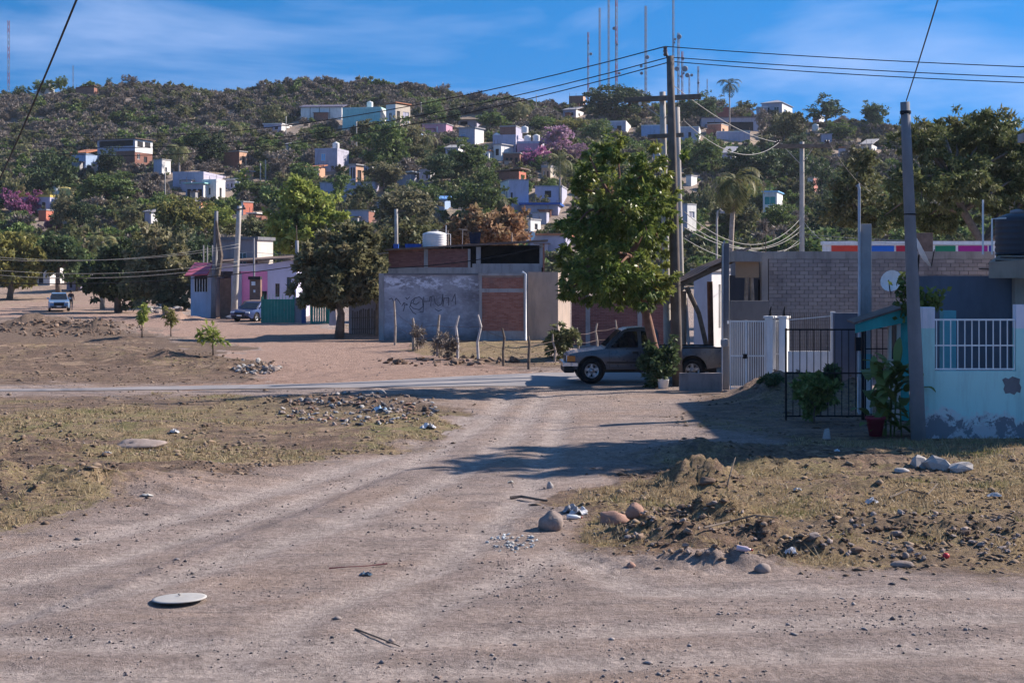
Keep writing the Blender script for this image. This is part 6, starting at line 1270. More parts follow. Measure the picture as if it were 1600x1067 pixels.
def cable(label, p0, p1, sag, r=.012, mat=None, mid=(), n=26, name="power_cable", grp=None):
    pts = [Vector(p0)] + [Vector(q) for q in mid] + [Vector(p1)]; out = []
    for a, b in zip(pts, pts[1:]):
        for i in range(n):
            u = i / n; q = a.lerp(b, u); q.z -= 4 * sag * u * (1 - u); out.append(q)
    out.append(pts[-1]); solo(name, MB().tube(out, r, 5), mat or WIRE, pts[0], label, "cable", grp or "overhead cables", smooth=True)
LP = [(-24.0, 62.0)]
lpole = pole("utility_pole", "power pole beyond the left edge of the view", (-160, 520), (-160, 168), 84, .17, .12, POLEW)
rpole = pole("utility_pole", "power pole beyond the right edge of the view", (1990, 640), (1985, 100), 36, .17, .12, POLEW)
cable("top cable from the main pole to the left over the hill", P(1039.5, 73, Ym), P(-160, 168, 84), 2.2, .018)
cable("middle cable from the main pole to the left over the hill", P(1044, 90, Ym), P(-160, 186, 84), 2.2, .017)
cable("lowest cable from the main pole to the left over the hill", P(1047, 97, Ym), P(-158, 196, 84.5), 2.3, .017)
cable("top cable from the main pole out of the right edge", P(1039.5, 73, Ym), P(1986, 116, 36), .12, .014)
cable("middle cable from the main pole out of the right edge", P(1050, 90, Ym), P(1986, 132, 36), .12, .014)
cable("lowest cable from the main pole out of the right edge", P(1054, 97, Ym), P(1985, 140, 36.2), .14, .014)
cable("twisted cable rising from the leaning concrete pole to the top edge", P(1416, 158, 29.3), P(1500, -115, 17), .03, .012, M("grey_cable", (.10, .10, .11)))
cable("thick black cable slanting down across the top left corner", P(148, -70, 24), P(-60, 400, 46), .25, .021)
# middle distance runs
cable("thick black cable sagging across the left houses to the compound", P(-120, 436, 70), P(850, 385, 76.6), .55, .024, None, (P(470, 415, 76),))
cable("second black cable over the lavender house", P(-120, 430, 92), P(460, 404, 104), .7, .022)
for k, (y0, y1, lab) in enumerate(((392, 396, "upper"), (398, 391, "second"), (412, 418, "third"), (420, 424, "lowest"))):
    cable(lab + " pale wire strung across the dark trees at the left", P(-100, y0, 95), P(374, y1 - 10, 105.6), .8, .014, WIREG, name="telephone_wire", grp="pale wires at the left")
cable("pale wire from the pale leaning pole over the mango tree", P(374, 392, 105.6), P(735, 381, 82), .5, .014, WIREG, name="telephone_wire", grp="pale wires at the left")
cable("bright wire from main pole down to the T pole crossarm", P(1054, 135, 48.5), P(1213, 222, Yt - .15), .35, .014, WIREG)
cable("second bright wire sagging to the T pole crossarm", P(1068, 188, 49), P(1217, 223, Yt - .15), .9, .014, WIREG)
cable("wire sagging from the T pole crossarm's left to right", P(1217, 223, Yt - .2), P(1290, 223, Yt - .2), .28, .014, WIREG)
cable("wire from the T pole down right into the acacia", P(1296, 224, Yt - .15), P(1360, 300, 84), .3, .014, WIREG)
for k, (a, b, s) in enumerate(((330, 340, 1.3), (345, 352, 1.1), (355, 360, .9), (372, 372, 1.0))):
    cable(("topmost", "second", "third", "lowest")[k] + " of the slack wires between the pale pole and the T pole", P(1068, a, 49.2), P(1252, b, Yt), s, .013, WIREG, name="telephone_wire", grp="slack wires")
cable("wire from the T pole down to the painted wall", P(1255, 345, Yt), P(1290, 378, 72), .15, .013, WIREG, name="telephone_wire", grp="slack wires")
cable("wire from the service post to the T pole", P(1133, 380, 42.1), P(1252, 378, Yt), .4, .010, WIREG, name="telephone_wire", grp="slack wires")
cable("upper thin wire low over the block house roof", P(1256, 366, Yt), P(1700, 371, 58), .25, .011, WIREG, name="telephone_wire", grp="slack wires")
cable("lower thin wire low over the block house roof", P(1256, 370, Yt), P(1700, 379, 58), .25, .011, WIREG, name="telephone_wire", grp="slack wires")
# ------------------------------------------------------------------ radio masts on the ridge
STEELR = M("red_mast_paint", (.26, .10, .11), .6, .15, 2, 0); STEELG = M("grey_mast_steel", (.20, .21, .25), .6, .15, 2, 0)
def mast(label, px, pt, pb_, w, dishes=(), red=True, Y=432):
    u = X(px, Y); b = Vector((u, Y, gzs(u, Y))); zt = Z(pt, Y); h = zt - b.z; w *= .72; t = thing("radio_mast", label, "mast", b, 0, "radio masts on the ridge"); nb = 7 if red else 1; ns = max(1, int(h / 1.6 / nb)); c = [Vector((math.cos(a) * w, math.sin(a) * w, 0)) for a in (.3, 2.4, 4.5)]
    for s_ in range(nb):
        mb = MB(); zz = np.linspace(h * s_ / nb - .5, h * (s_ + 1) / nb - .5, ns + 1)
        for k in range(3):
            mb.tube([c[k] + Vector((0, 0, zz[0])), c[k] + Vector((0, 0, zz[-1]))], w * .26, 4, False)
            for z0, z1 in zip(zz, zz[1:]): mb.tube([c[k] + Vector((0, 0, z0)), c[(k + 1) % 3] + Vector((0, 0, z1))], w * .14, 3, False)
        part("lattice_section", mb, STEELR if red and s_ % 2 == 0 else STEELG, t)
    for (dp, r, off) in dishes: part("drum_antenna", MB().lathe([(r * .8, -.3), (r, -.1), (r, .2), (r * .6, .35)], 12, (off, -.3, Z(dp, Y) - b.z), 'Y'), STEELG, t)
    return t
mast("red and white radio mast at the far left of the ridge", 13, 30, 125, .45)
mast("thin short mast right of the hilltop trees at the far left", 114, 100, 130, .25, red=False)
mast("shortest mast at the left of the ridge cluster, crossed by cables", 919, 48, 125, .35, ((68, .35, 0), (85, .45, .8)))
mast("second mast from the left in the ridge cluster", 937, 10, 130, .4, red=False)
mast("third mast from the left in the ridge cluster", 951, -14, 130, .4, red=False)
mast("fourth mast from the left in the ridge cluster, with small drums", 963, -20, 125, .5, ((45, .5, -.7), (70, .4, .2), (115, .45, .9)))
mast("mast between the ridge tree and the main power pole", 1009, 7, 135, .5, ((90, .6, .5), (104, .45, -1.4), (115, .5, -1.3)), red=False)
mast("tall mast just right of the main pole's top", 1052, -20, 140, .4, ((67, .3, .3),), red=False)
mast("mast with a large drum just right of the main pole", 1060, 49, 140, .45, ((58, .75, .2), (62, .35, -1), (108, .7, -.5), (120, .35, .8)), red=False)
mast("drum laden mast right of the main pole, third", 1066, 78, 140, .4, ((92, .5, .2), (108, .9, .8), (115, .35, .4)))
mast("short mast with two drums near its top", 1077, 116, 142, .3, ((118, .7, -.6), (118, .45, .7)), red=False)
mast("slim mast left of the tall ridge palm", 1091, 101, 138, .35, ((112, .25, 0), (130, .4, 0)), red=False)
mast("faint tiny mast beside the tall ridge palm", 1105, 121, 138, .2, red=False)
# ------------------------------------------------------------------ houses on the hillside
def wm(n, c): return wallmat(n + "_render", c)
LILAC = wm("lilac", (.42, .40, .51)); WHT = wm("chalk_white", (.74, .72, .70)); MINT = wm("mint", (.32, .60, .58)); BLUE = wm("sky_blue", (.30, .40, .58)); GREYL = wm("lilac_grey", (.42, .41, .50)); ORNG = wm("peach", (.60, .36, .24))  # on white houses, GREYL and LILAC fronts have shade painted in beside WHT
ROSE = wm("rose", (.52, .28, .38)); REDO = M("red_orange_paint", (.48, .15, .10), .8, .12, 2, .1); SANDW = wm("sand", (.55, .47, .38)); TARPB = M("blue_tarp", (.02, .09, .36), .6, .2, 2, .2); TIN = M("grey_tin_roof", (.30, .29, .31), .7, .2, 2, .2); PANEB = M("bright_blue_pane", (.25, .55, .85), .3, .1, 2, 0)
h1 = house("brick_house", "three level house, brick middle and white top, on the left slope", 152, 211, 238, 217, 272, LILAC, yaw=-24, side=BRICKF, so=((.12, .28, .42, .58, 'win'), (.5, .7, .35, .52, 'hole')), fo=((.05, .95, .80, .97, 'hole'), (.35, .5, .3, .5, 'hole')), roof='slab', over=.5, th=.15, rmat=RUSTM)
w_, d_, hh_ = h1['_w'], h1['_d'], h1['_h']
part("upper_band", MB().box(w_ + .004, w_ + .06, -.05, d_ + .02, hh_ * .62, hh_ * .98), WHT, h1); part("base_band", MB().box(w_ + .004, w_ + .07, -.05, d_ + .02, -2, hh_ * .22), WHT, h1); part("brick_band", MB().box(w_ * .5, w_ - .003, -.05, -.004, hh_ * .2, hh_ * .66), BRICKF, h1)
for a in (.12, .55): o_ = part("opening", MB().box(w_ + .062, w_ + .08, d_ * a, d_ * (a + .32), hh_ * .78, hh_ * .94), DARKHOLE, h1)
house("blue_annex", "blue annex with a terracotta roof left of the brick house", 112, 134, 156, 240, 264, BLUE, yaw=-16, rmat=TERRA, roof='shedf', fo=((.1, .5, .1, .7, 'hole'),), over=.3)
house("low_house", "low lilac house with yellow parapet beside the magenta bougainvillea", 15, 78, 90, 308, 340, LILAC, yaw=-10, fo=((.80, .88, .3, .75, 'hole'),), roof='slab', rmat=M("yellow_parapet", (.58, .42, .10)), th=.35, over=.05)
tk = hit(86, 318); water_tank("round white tank beside the yellow roof clutter at the left", P(86, 305, tk.y - 2), .9, 1.6, TANKW, TANKW)
solo("roof_clutter", MB().rock(P(103, 303, tk.y - 2), (1.7, 1.0, 1.3), 3).rock(P(109, 308, tk.y - 2.5), (1.2, .9, .9), 5), M("yellow_sheet", (.66, .52, .18), .8), P(103, 308, tk.y - 2), "heap of yellow sheeting on a roof at the left", "sheeting")
house("orange_kiosk", "tiny orange wall below the magenta bougainvillea", 60, 72, 76, 334, 346, REDO, yaw=-10, roof='slab', over=.1)
house("brick_room", "dark brick room with a sunlit arch on the left slope", 347, 374, 386, 237, 264, BRICKF, yaw=-26, side=ORNG, so=((.3, .75, .05, .75, 'hole'),), over=.15)  # peach side colour stands in for sunlight on the brick
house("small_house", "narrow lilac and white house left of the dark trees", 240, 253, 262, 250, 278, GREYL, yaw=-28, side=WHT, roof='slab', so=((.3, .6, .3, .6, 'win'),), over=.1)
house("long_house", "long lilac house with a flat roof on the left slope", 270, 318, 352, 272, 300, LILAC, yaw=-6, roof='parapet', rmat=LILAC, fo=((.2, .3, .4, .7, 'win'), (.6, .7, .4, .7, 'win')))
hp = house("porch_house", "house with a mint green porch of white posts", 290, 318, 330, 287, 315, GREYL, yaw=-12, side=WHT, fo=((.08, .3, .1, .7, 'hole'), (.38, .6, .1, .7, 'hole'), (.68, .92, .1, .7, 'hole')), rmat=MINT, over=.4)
house("white_house", "white house front with a tall dark doorway beside the mint porch", 316, 338, 352, 284, 314, WHT, yaw=-20, so=((.35, .6, .05, .7, 'hole'),), fo=((.3, .6, .3, .7, 'win'),), roof='parapet', rmat=WHT)
house("peach_house", "small peach house with a tin roof above the wire run", 376, 379, 391, 268, 288, ORNG, yaw=-45, side=ORNG, so=((.35, .6, .4, .7, 'win'),), rmat=TIN, over=.3)
house("white_shed", "white gabled shed front low on the left slope", 226, 236, 256, 330, 352, LILAC, yaw=-35, side=WHT, roof='gable', rmat=TIN)
house("dark_shed", "long dark roofed shed with a white beam left of the lime tree", 388, 400, 422, 334, 352, BRICKF, yaw=-20, rmat=M("white_beam", (.7, .68, .66)), th=.15, over=.3)
house("striped_kiosk", "small red and white painted hut above the pale leaning pole", 377, 380, 388, 316, 336, WHT, yaw=-30, side=REDO, over=.1)
house("warehouse", "long dark roofed shed with white panels left of the mint house", 470, 534, 540, 168, 188, WHT, yaw=-4, rmat=M("dark_slate_roof", (.12, .11, .16)), roof='shedf', over=.4, fo=((.22, .235, .0, 1, 'hole'), (.45, .465, .0, 1, 'hole'), (.7, .715, 0, 1, 'hole')))
mh = house("mint_house", "long mint green house with one small window below the ridge", 535, 594, 617, 170, 214, MINT, yaw=-12, side=WHT, roof='parapet', rmat=M("mint_parapet", (.42, .64, .62)), fo=((.5, .58, .35, .6, 'win'), (.8, .97, .05, .55, 'hole')), so=((.1, .35, .1, .55, 'hole'),))
house("gable_house", "white and cream house with terracotta roof and garage beside the mint house", 603, 618, 641, 163, 214, WHT, yaw=-34, side=SANDW, rmat=TERRA, roof='shedr', so=((.08, .3, .25, .8, 'hole'), (.5, .92, .0, .8, GREYL)), fo=((.3, .6, .5, .75, 'win'),), over=.25)
wt = hit(596, 190); water_tank("small white tank on the mint house roof", P(578, 168, mh.location.y + 3), .8, 1.5, TANKW, TANKW)
house("lilac_block", "cube of lilac block with a bright blue window in mid slope", 492, 527, 545, 235, 268, GREYL, yaw=-12, fo=((.27, .47, .5, .86, PANEB),), roof='parapet', rmat=GREYL, frame=WHT)
lb = hit(527, 268); water_tank("white tank on the lilac block in mid slope", P(525, 234, lb.y + 3), .7, 1.5, TANKW, TANKW)
house("tiled_house", "low house with terracotta roof left of the lilac block", 473, 498, 507, 262, 282, GREYL, yaw=-22, side=ORNG, rmat=TERRA, over=.4, roof='shedf', fo=((.3, .5, 0, .6, 'hole'),))
house("half_built_house", "half built open frame house right of the lilac block", 546, 556, 566, 258, 296, GREYL, yaw=-28, side=ORNG, fo=((.15, .45, .45, .9, 'hole'), (.55, .85, .45, .9, 'hole'), (.2, .8, 0, .35, 'hole')), so=((.2, .7, .3, .8, 'hole'),), rmat=CONC, over=.3)
house("lilac_wall_house", "low lilac house below the half built frame", 500, 585, 592, 286, 306, LILAC, yaw=-5, over=.1)
house("brick_room", "brick room behind the mango tree's top", 540, 576, 585, 330, 350, GREYL, yaw=-8, side=BRICKF, over=.1)
house("blue_house", "deep blue house with white columns below the round green tree", 622, 656, 660, 210, 236, BLUE, yaw=-6, fo=((.2, .35, .2, .6, WHT), (.5, .62, .2, .8, WHT)), over=.2, rmat=BLUE)
house("white_roof_house", "white sloping roof and lilac end wall in mid slope", 620, 642, 650, 272, 290, GREYL, yaw=-20, rmat=WHT, roof='shedr', over=.5)
house("rose_house", "low rose brick house right of the round green tree", 660, 697, 707, 194, 212, ROSE, yaw=-14, rmat=TIN, fo=((.6, .66, .3, .8, WHT),), over=.2)
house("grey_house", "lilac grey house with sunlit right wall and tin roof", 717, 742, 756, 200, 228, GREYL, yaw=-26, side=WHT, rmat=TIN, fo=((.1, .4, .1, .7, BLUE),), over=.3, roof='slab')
house("thatched_house", "low house under a wide brown thatch below the ridge", 716, 745, 758, 187, 200, LILAC, yaw=-10, rmat=M("brown_thatch", (.20, .15, .11), .95, .3, 4, .5), roof='hip', over=1.0, fo=((.1, .5, 0, .8, 'hole'),))
b0 = house("brick_top_house", "brick walled house with stepped tanks in the mid slope cluster", 781, 806, 816, 198, 240, BRICKF, yaw=-14, side=LILAC, over=.1)
house("lilac_terrace", "lilac terrace house below the brick walled house", 770, 806, 818, 214, 246, LILAC, yaw=-10, roof='parapet', rmat=LILAC)
house("white_cottage", "white cottage with one dark window below the lilac terrace", 771, 783, 802, 226, 252, WHT, yaw=-30, fo=((.25, .7, .35, .75, 'hole'),), side=WHT, rmat=TIN, over=.3)
house("rose_terrace", "rose coloured flat roofed house beside the pink blossoms", 808, 842, 850, 224, 254, ROSE, yaw=-10, roof='parapet', rmat=LILAC, fo=((.45, .65, .4, .65, PANEB),))
bt = hit(812, 246)
for px, py, lab in ((776, 216, "white tank at the left of the lilac terrace roof"), (824, 219, "white tank at the left of the rose terrace roof"), (838, 218, "white tank at the right of the rose terrace roof"), (820, 205, "tallest white tank above the rose terrace")): water_tank(lab, P(px, py + 3, bt.y + 2), .75, 1.4, TANKW, TANKW)
house("red_brick_house", "dark red brick house with openings in the mid slope cluster", 786, 812, 818, 240, 262, BRICKF, yaw=-10, fo=((.15, .3, .2, .7, 'hole'), (.42, .57, .2, .7, 'hole'), (.72, .88, .2, .7, 'hole')), over=.2)
house("red_window_house", "brick house with a red orange window bay above the white house", 779, 811, 822, 268, 292, BRICKF, yaw=-20, side=REDO, so=((.25, .7, .3, .8, 'hole'),), rmat=RUSTM, roof='shedr', over=.5)
house("arched_white_house", "bright white house with twin slit windows in the cluster's foot", 782, 795, 826, 282, 330, LILAC, yaw=12, side_right=False, fo=((.1, .2, .3, .6, 'hole'),), side=WHT, so=((.2, .35, .45, .7, 'hole'), (.5, .65, .45, .7, 'hole')), over=.05)
house("lilac_house", "lilac house with a square dark window left of the big green tree", 836, 878, 886, 292, 322, GREYL, yaw=-8, fo=((.36, .6, .45, .8, 'hole'),), over=.1)
house("tarp_shed", "shed under a bright blue tarp below the lilac house", 815, 872, 880, 325, 338, LILAC, yaw=-6, rmat=TARPB, over=.4, th=.35, roof='slab')
house("lilac_cube", "pale lilac cube wall behind the blue dish", 832, 854, 858, 334, 352, GREYL, yaw=-10, over=.02)
house("white_hut", "small white hut left of the pale lilac cube", 825, 829, 845, 346, 362, WHT, yaw=-30, so=((.4, .7, .2, .7, 'hole'),), over=.1)
house("tiled_roof_house", "lilac house with an orange tiled roof edge right of the brick storey", 828, 884, 894, 368, 396, LILAC, yaw=-8, rmat=TERRA, th=.3, over=.3)
dish("light blue dish on the tiled roof house", P(829, 370, hit(884, 396).y - 1), .8, (-.5, -1, .5))
house("blue_roof_house", "bright blue roofed shed among trees in the middle", 676, 695, 704, 315, 330, BLUE, yaw=-15, rmat=M("bright_blue_roof", (.16, .36, .75)), over=.5, roof='shedf')
house("sky_house", "sky blue walled house behind the crossarm poles", 1002, 1058, 1066, 196, 222, BLUE, yaw=-8, side=WHT, over=.05, rmat=WHT)
house("white_box_house", "white box house right of the main power pole", 1062, 1092, 1099, 199, 224, GREYL, yaw=-10, side=WHT, fo=((.45, .6, .1, .7, 'hole'),), over=.05, rmat=WHT)
house("ridge_white_house", "white flat house left of the crossarm below the ridge tree", 950, 978, 986, 190, 212, GREYL, yaw=-10, side=WHT, fo=((.5, .75, .2, .7, 'hole'),), over=.05, rmat=WHT)
house("villa", "two storey white villa with hipped roof on the right of the ridge", 1190, 1222, 1238, 160, 186, GREYL, yaw=-24, side=WHT, roof='hip', rmat=TIN, fo=((.15, .4, .5, .85, 'win'), (.6, .85, .5, .85, 'win')), so=((.2, .45, .45, .8, 'win'), (.6, .85, .45, .8, 'win')), over=.4)
house("white_annex", "lilac white annex left of the hipped roof villa", 1182, 1200, 1206, 168, 186, GREYL, yaw=-10, over=.1, rmat=WHT)
house("long_roof_house", "long flat dark roofed house beneath the tall palm", 1096, 1186, 1194, 184, 206, GREYL, yaw=-4, rmat=M("dark_flat_roof", (.14, .12, .13)), over=.6, fo=((.1, .9, .0, .7, 'hole'),))
house("peach_end_house", "brick house with a sunlit peach end wall at the palm's foot", 1105, 1127, 1138, 194, 212, BRICKF, yaw=-26, side=ORNG, so=((.15, .45, .0, .65, 'hole'),), over=.1)
house("white_wall_house", "low white house with a white door frame right of the palm's foot", 1120, 1172, 1179, 206, 224, LILAC, yaw=-6, side=WHT, rmat=WHT, over=.05)
house("red_roof_house", "small red walled house left of the tall palm", 1118, 1140, 1146, 168, 188, M("dull_red_wall", (.30, .10, .09)), yaw=-8, over=.2)
house("tank_tower", "narrow white tower in the dark trees with a round tank", 1184, 1197, 1200, 257, 284, GREYL, yaw=-8, roof='slab', rmat=WHT, over=.1)
tt_ = hit(1197, 284); water_tank("round white tank on the narrow tower", P(1191, 257, tt_.y + 1), .55, 1.0, TANKW, TANKW)
house("pink_end_house", "small house with white front and pink right wall right of the T pole", 1262, 1271, 1280, 278, 300, WHT, yaw=-30, side=wm("salmon", (.62, .26, .22)), over=.1)
house("teal_balcony_house", "white and teal balcony house left of the T pole", 1192, 1214, 1223, 300, 345, WHT, yaw=-18, side=WHT, fo=((.1, .9, .55, .85, TEAL), (.1, .9, .1, .4, TEAL)), over=.25, rmat=PANEB)
house("white_hut", "low white wall in the trees behind the power poles", 1072, 1080, 1089, 275, 292, WHT, yaw=-30, over=.1)
house("stacked_block_house", "white stacked block tower right behind the main pole", 1066, 1074, 1088, 320, 372, GREYL, yaw=-40, side=WHT, over=.05, so=((.2, .8, .6, .8, GREYL),))
house("lilac_roof_house", "lilac flat house above the T pole", 1283, 1300, 1304, 210, 226, LILAC, yaw=-10, over=.2)
house("ridge_shed", "low pink and white shed right of the villa", 1270, 1280, 1288, 180, 194, ROSE, yaw=-26, side=WHT, over=.1)
kt = hit(1274, 215); water_tank("white tank in the shrubs above the T pole", P(1274, 205, kt.y), .9, 1.9, TANKW, TANKW)
house("ridge_brick_box", "small brick box house on the ridge below the leaning masts", 889, 911, 915, 150, 163, BRICKF, yaw=-16, side=ORNG, over=.02, th=.1)
house("ridge_wall_house", "white walled house under trees on the far left ridge", 57, 76, 85, 132, 150, WHT, yaw=-14, over=.05, rmat=WHT, below=3)
house("ridge_dark_wall", "dark brick wall climbing the far left ridge", 118, 147, 149, 137, 150, BRICKF, yaw=-4, over=.02, th=.1, roof='shedr', below=3, rmat=BRICKF, cat='wall')
for k, (pl, pc2, pr, tp, bs, wl_, sd_, rf, lab) in enumerate((
 (412, 440, 466, 194, 206, LILAC, WHT, WHT, "row of low white roofs left of the warehouse's foot"), (640, 652, 662, 226, 240, WHT, WHT, TIN, "small white house at the foot of the deep blue house"), (352, 366, 374, 284, 298, GREYL, WHT, CONC, "small grey white house right of the tall doorway house"),
 (562, 576, 586, 258, 274, GREYL, WHT, TERRA, "little tiled house right of the half built frame"), (655, 672, 682, 268, 284, GREYL, WHT, TIN, "pale tin roofed house in the trees of mid slope"), (696, 716, 724, 232, 248, LILAC, WHT, CONC, "lilac flat house below the grey tin roofed house"), (750, 764, 772, 236, 252, WHT, WHT, TERRA, "white tiled house left of the white cottage"),
 (846, 860, 872, 262, 280, ORNG, SANDW, TIN, "sand coloured house left of the drooping palm"), (880, 900, 912, 172, 184, LILAC, WHT, TIN, "long pale house below the ridge brick box"), (920, 934, 944, 204, 218, GREYL, WHT, CONC, "small pale house left of the ridge white flat house"), (1020, 1036, 1046, 240, 256, GREYL, WHT, CONC, "pale house behind the crossarm poles' lower arm"),
 (1128, 1144, 1152, 240, 254, LILAC, WHT, TIN, "lilac house above the coconut palm"), (1230, 1244, 1250, 262, 278, GREYL, WHT, CONC, "grey house right of the narrow tank tower"), (1310, 1322, 1330, 232, 246, GREYL, WHT, TERRA, "tiled house in the grey mauve thicket"), (1345, 1362, 1372, 226, 240, SANDW, WHT, CONC, "sand house left of the acacia's top"),
 (180, 196, 206, 296, 312, GREYL, WHT, CONC, "small grey house left of the white pole on the left slope"), (300, 314, 322, 322, 338, LILAC, ORNG, TERRA, "peach sided house below the mint porch"), (446, 462, 470, 226, 240, GREYL, WHT, TIN, "tin roofed house left of the parked white car"), (590, 606, 616, 312, 328, GREYL, WHT, CONC, "pale house behind the slender white topped pole"))):
    house("hillside_house", lab, pl, pc2, pr, tp, bs, wl_, yaw=-12 - 3 * (k % 5), side=sd_, rmat=rf, roof=('slab', 'parapet', 'shedf')[k % 3], over=.25, fo=((.2, .38, .3, .7, 'win'), (.62, .8, .05 if k % 2 else .3, .7, 'hole')), so=((.3, .55, .3, .7, 'win'),))
# ------------------------------------------------------------------ trees on and below the hill
HT = [  # px, py foot, width, height, kind, leaf, label
 (80, 318, 82, 88, 'dense', 'dark', "large dark round tree above the bougainvillea at the left"), (175, 280, 52, 50, 'dense', 'dark', "dark round tree before the three level brick house"), (165, 332, 100, 66, 'dense', 'mid', "broad tree below the brick house"),
 (212, 330, 44, 56, 'open', 'grey', "greyish bare tree right of the broad tree below the brick house"), (95, 362, 50, 66, 'dense', 'mango', "dusty tree before the low lilac house"), (130, 362, 44, 52, 'dense', 'dark', "dark tree right of the yellow roof clutter"),
 (205, 365, 46, 50, 'round', 'olive', "olive tree left of the white gabled shed"), (20, 330, 60, 60, 'bush', 'olive', "olive shrub mass left of the magenta bougainvillea"), (275, 268, 40, 44, 'open', 'dark', "dark tree behind the palm near the brick room"), (330, 262, 50, 60, 'dense', 'dark', "dark tree left of the brick room with the arch"),
 (312, 240, 50, 40, 'dense', 'mid', "green tree above the brick room with the arch"), (440, 285, 70, 55, 'open', 'grey', "grey leafless tree left of the tiled house"), (425, 262, 50, 40, 'round', 'olive', "olive tree above the grey leafless tree"), (375, 292, 30, 26, 'bush', 'lime', "bright green bush beside the peach house"),
 (290, 395, 110, 92, 'round', 'yellow', "feathery yellow green tree behind the left poles"), (400, 392, 60, 62, 'round', 'olive', "olive tree behind the pale leaning pole"), (345, 372, 60, 56, 'round', 'lime', "light green tree right of the rusty topped pole"),
 (600, 275, 80, 96, 'dense', 'mid', "large dark tree below the mint house"), (570, 232, 56, 50, 'round', 'olive', "olive tree under the mint house front"), (632, 252, 66, 66, 'dense', 'mango', "olive crown right of the large tree below the mint house"), (600, 300, 70, 50, 'round', 'mango', "rust tinged tree right of the half built frame"),
 (530, 330, 56, 66, 'open', 'mid', "grey green tree in front of the lilac block"), (555, 345, 40, 40, 'bush', 'olive', "dusty bush right of the lime tree"), (635, 375, 110, 92, 'dense', 'mango', "broad olive tree left of the dry orange tree"), (740, 352, 100, 78, 'round', 'mid', "broad green tree above the dry orange tree"), (730, 285, 70, 66, 'dense', 'mid', "dark green tree left of the red brick house"),
 (690, 290, 60, 56, 'dense', 'dark', "dark tree in the middle of the slope"), (678, 192, 36, 42, 'dense', 'mid', "round bright tree on the upper slope right of the garage house"), (708, 196, 24, 28, 'dense', 'dark', "small dark round tree below the round bright tree"), (632, 222, 34, 28, 'dense', 'dark', "dark bush under the garage house"), (437, 160, 24, 30, 'tall', 'dark', "dark upright tree on the upper slope above the warehouse"),
 (430, 198, 50, 30, 'bush', 'olive', "olive shrub left of the warehouse"), (960, 192, 112, 66, 'dense', 'dark', "large dark tree on the ridge below the masts"), (930, 225, 60, 40, 'dense', 'mid', "green tree below the large ridge tree"), (1000, 182, 50, 44, 'open', 'olive', "thin olive tree at the right of the large ridge tree"), (890, 215, 60, 32, 'round', 'yellow', "yellow green shrubs above the pink blossom tree"),
 (868, 252, 74, 66, 'open', 'pink', "pale pink blossom tree right of the rose terrace"), (838, 262, 52, 32, 'bush', 'magenta', "bright pink bougainvillea before the rose terrace"), (900, 262, 50, 40, 'open', 'pink', "second pale pink blossom tree beside the big green tree"), (35, 338, 70, 36, 'bush', 'magenta', "magenta bougainvillea over the low lilac house"), (78, 362, 34, 20, 'bush', 'magenta', "small magenta bush right below the bougainvillea"),
 (800, 205, 40, 40, 'open', 'olive', "thin olive tree above the brick walled house"), (770, 210, 50, 40, 'round', 'mid', "green tree left of the brick walled house"), (845, 212, 44, 34, 'round', 'mid', "green tree above the tanks of the rose terrace"), (820, 305, 30, 26, 'bush', 'mid', "green bush right of the red window bay"), (845, 330, 30, 22, 'bush', 'olive', "bush on the blue tarp shed"),
 (1090, 195, 60, 50, 'dense', 'dark', "dark tree left of the tall ridge palm"), (1112, 172, 50, 32, 'dense', 'olive', "dry crown on the ridge left of the tall palm"), (1160, 182, 44, 40, 'round', 'olive', "yellowish tree between the tall palm and the villa"), (1292, 206, 80, 62, 'open', 'dark', "wide loose tree on the ridge right of the villa"), (1367, 208, 48, 52, 'dense', 'dark', "round dark tree alone on the ridge at the right"), (1310, 222, 50, 34, 'dense', 'mid', "green tree below the wide loose ridge tree"),
 (1225, 238, 70, 70, 'round', 'olive', "olive tree below the villa"), (1190, 225, 40, 60, 'open', 'grey', "grey bare thicket below the villa"), (1245, 250, 44, 46, 'dense', 'dark', "dark tree above the T pole's left arm"), (1330, 268, 60, 50, 'open', 'grey', "grey mauve thicket right of the T pole"), (1170, 295, 90, 72, 'dense', 'dark', "dark tree mass behind the coconut palm"), (1225, 292, 84, 66, 'dense', 'dark', "dark tree mass right of the narrow tank tower"), (1110, 270, 60, 60, 'dense', 'mid', "green trees right behind the power poles"),
 (1285, 330, 60, 90, 'open', 'dark', "loose dark tree right of the T pole"), (1350, 375, 80, 130, 'open', 'olive', "loose brownish tree left of the acacia"), (1215, 372, 70, 60, 'round', 'mid', "green tree below the teal balcony house"), (1150, 385, 90, 78, 'round', 'olive', "dusty tree under the coconut palm"), (1100, 345, 44, 50, 'bush', 'olive', "bush right of the power poles"), (1300, 385, 60, 90, 'dense', 'dark', "dark trees behind the painted wall"),
 (15, 140, 30, 20, 'dense', 'mid', "leftmost tree of the far left ridge group"), (31, 140, 28, 26, 'dense', 'mid', "second tree of the far left ridge group"), (68, 138, 40, 34, 'round', 'mid', "largest tree of the far left ridge group"), (95, 140, 22, 34, 'round', 'mid', "fourth tree of the far left ridge group"), (110, 140, 16, 16, 'dense', 'dark', "small tree at the right end of the far left ridge group"), (172, 141, 16, 24, 'dense', 'dark', "lollipop shaped tree alone on the left ridge"), (203, 145, 30, 30, 'open', 'grey', "bare tree on the left ridge right of the lollipop tree")]
for px, py, w, h, k, l, lab in HT: htree(px, py, w, h, k, l, lab)
for px, py, w, h, k, l, lab in HT: CLR.append((px - w * .4, px + w * .4, hit(px, py).y, py - h * .35, 0, .35))
def up(px, Y): return sm(215, 400, Y)      # 0 at the foot of the hill, 1 at the crest
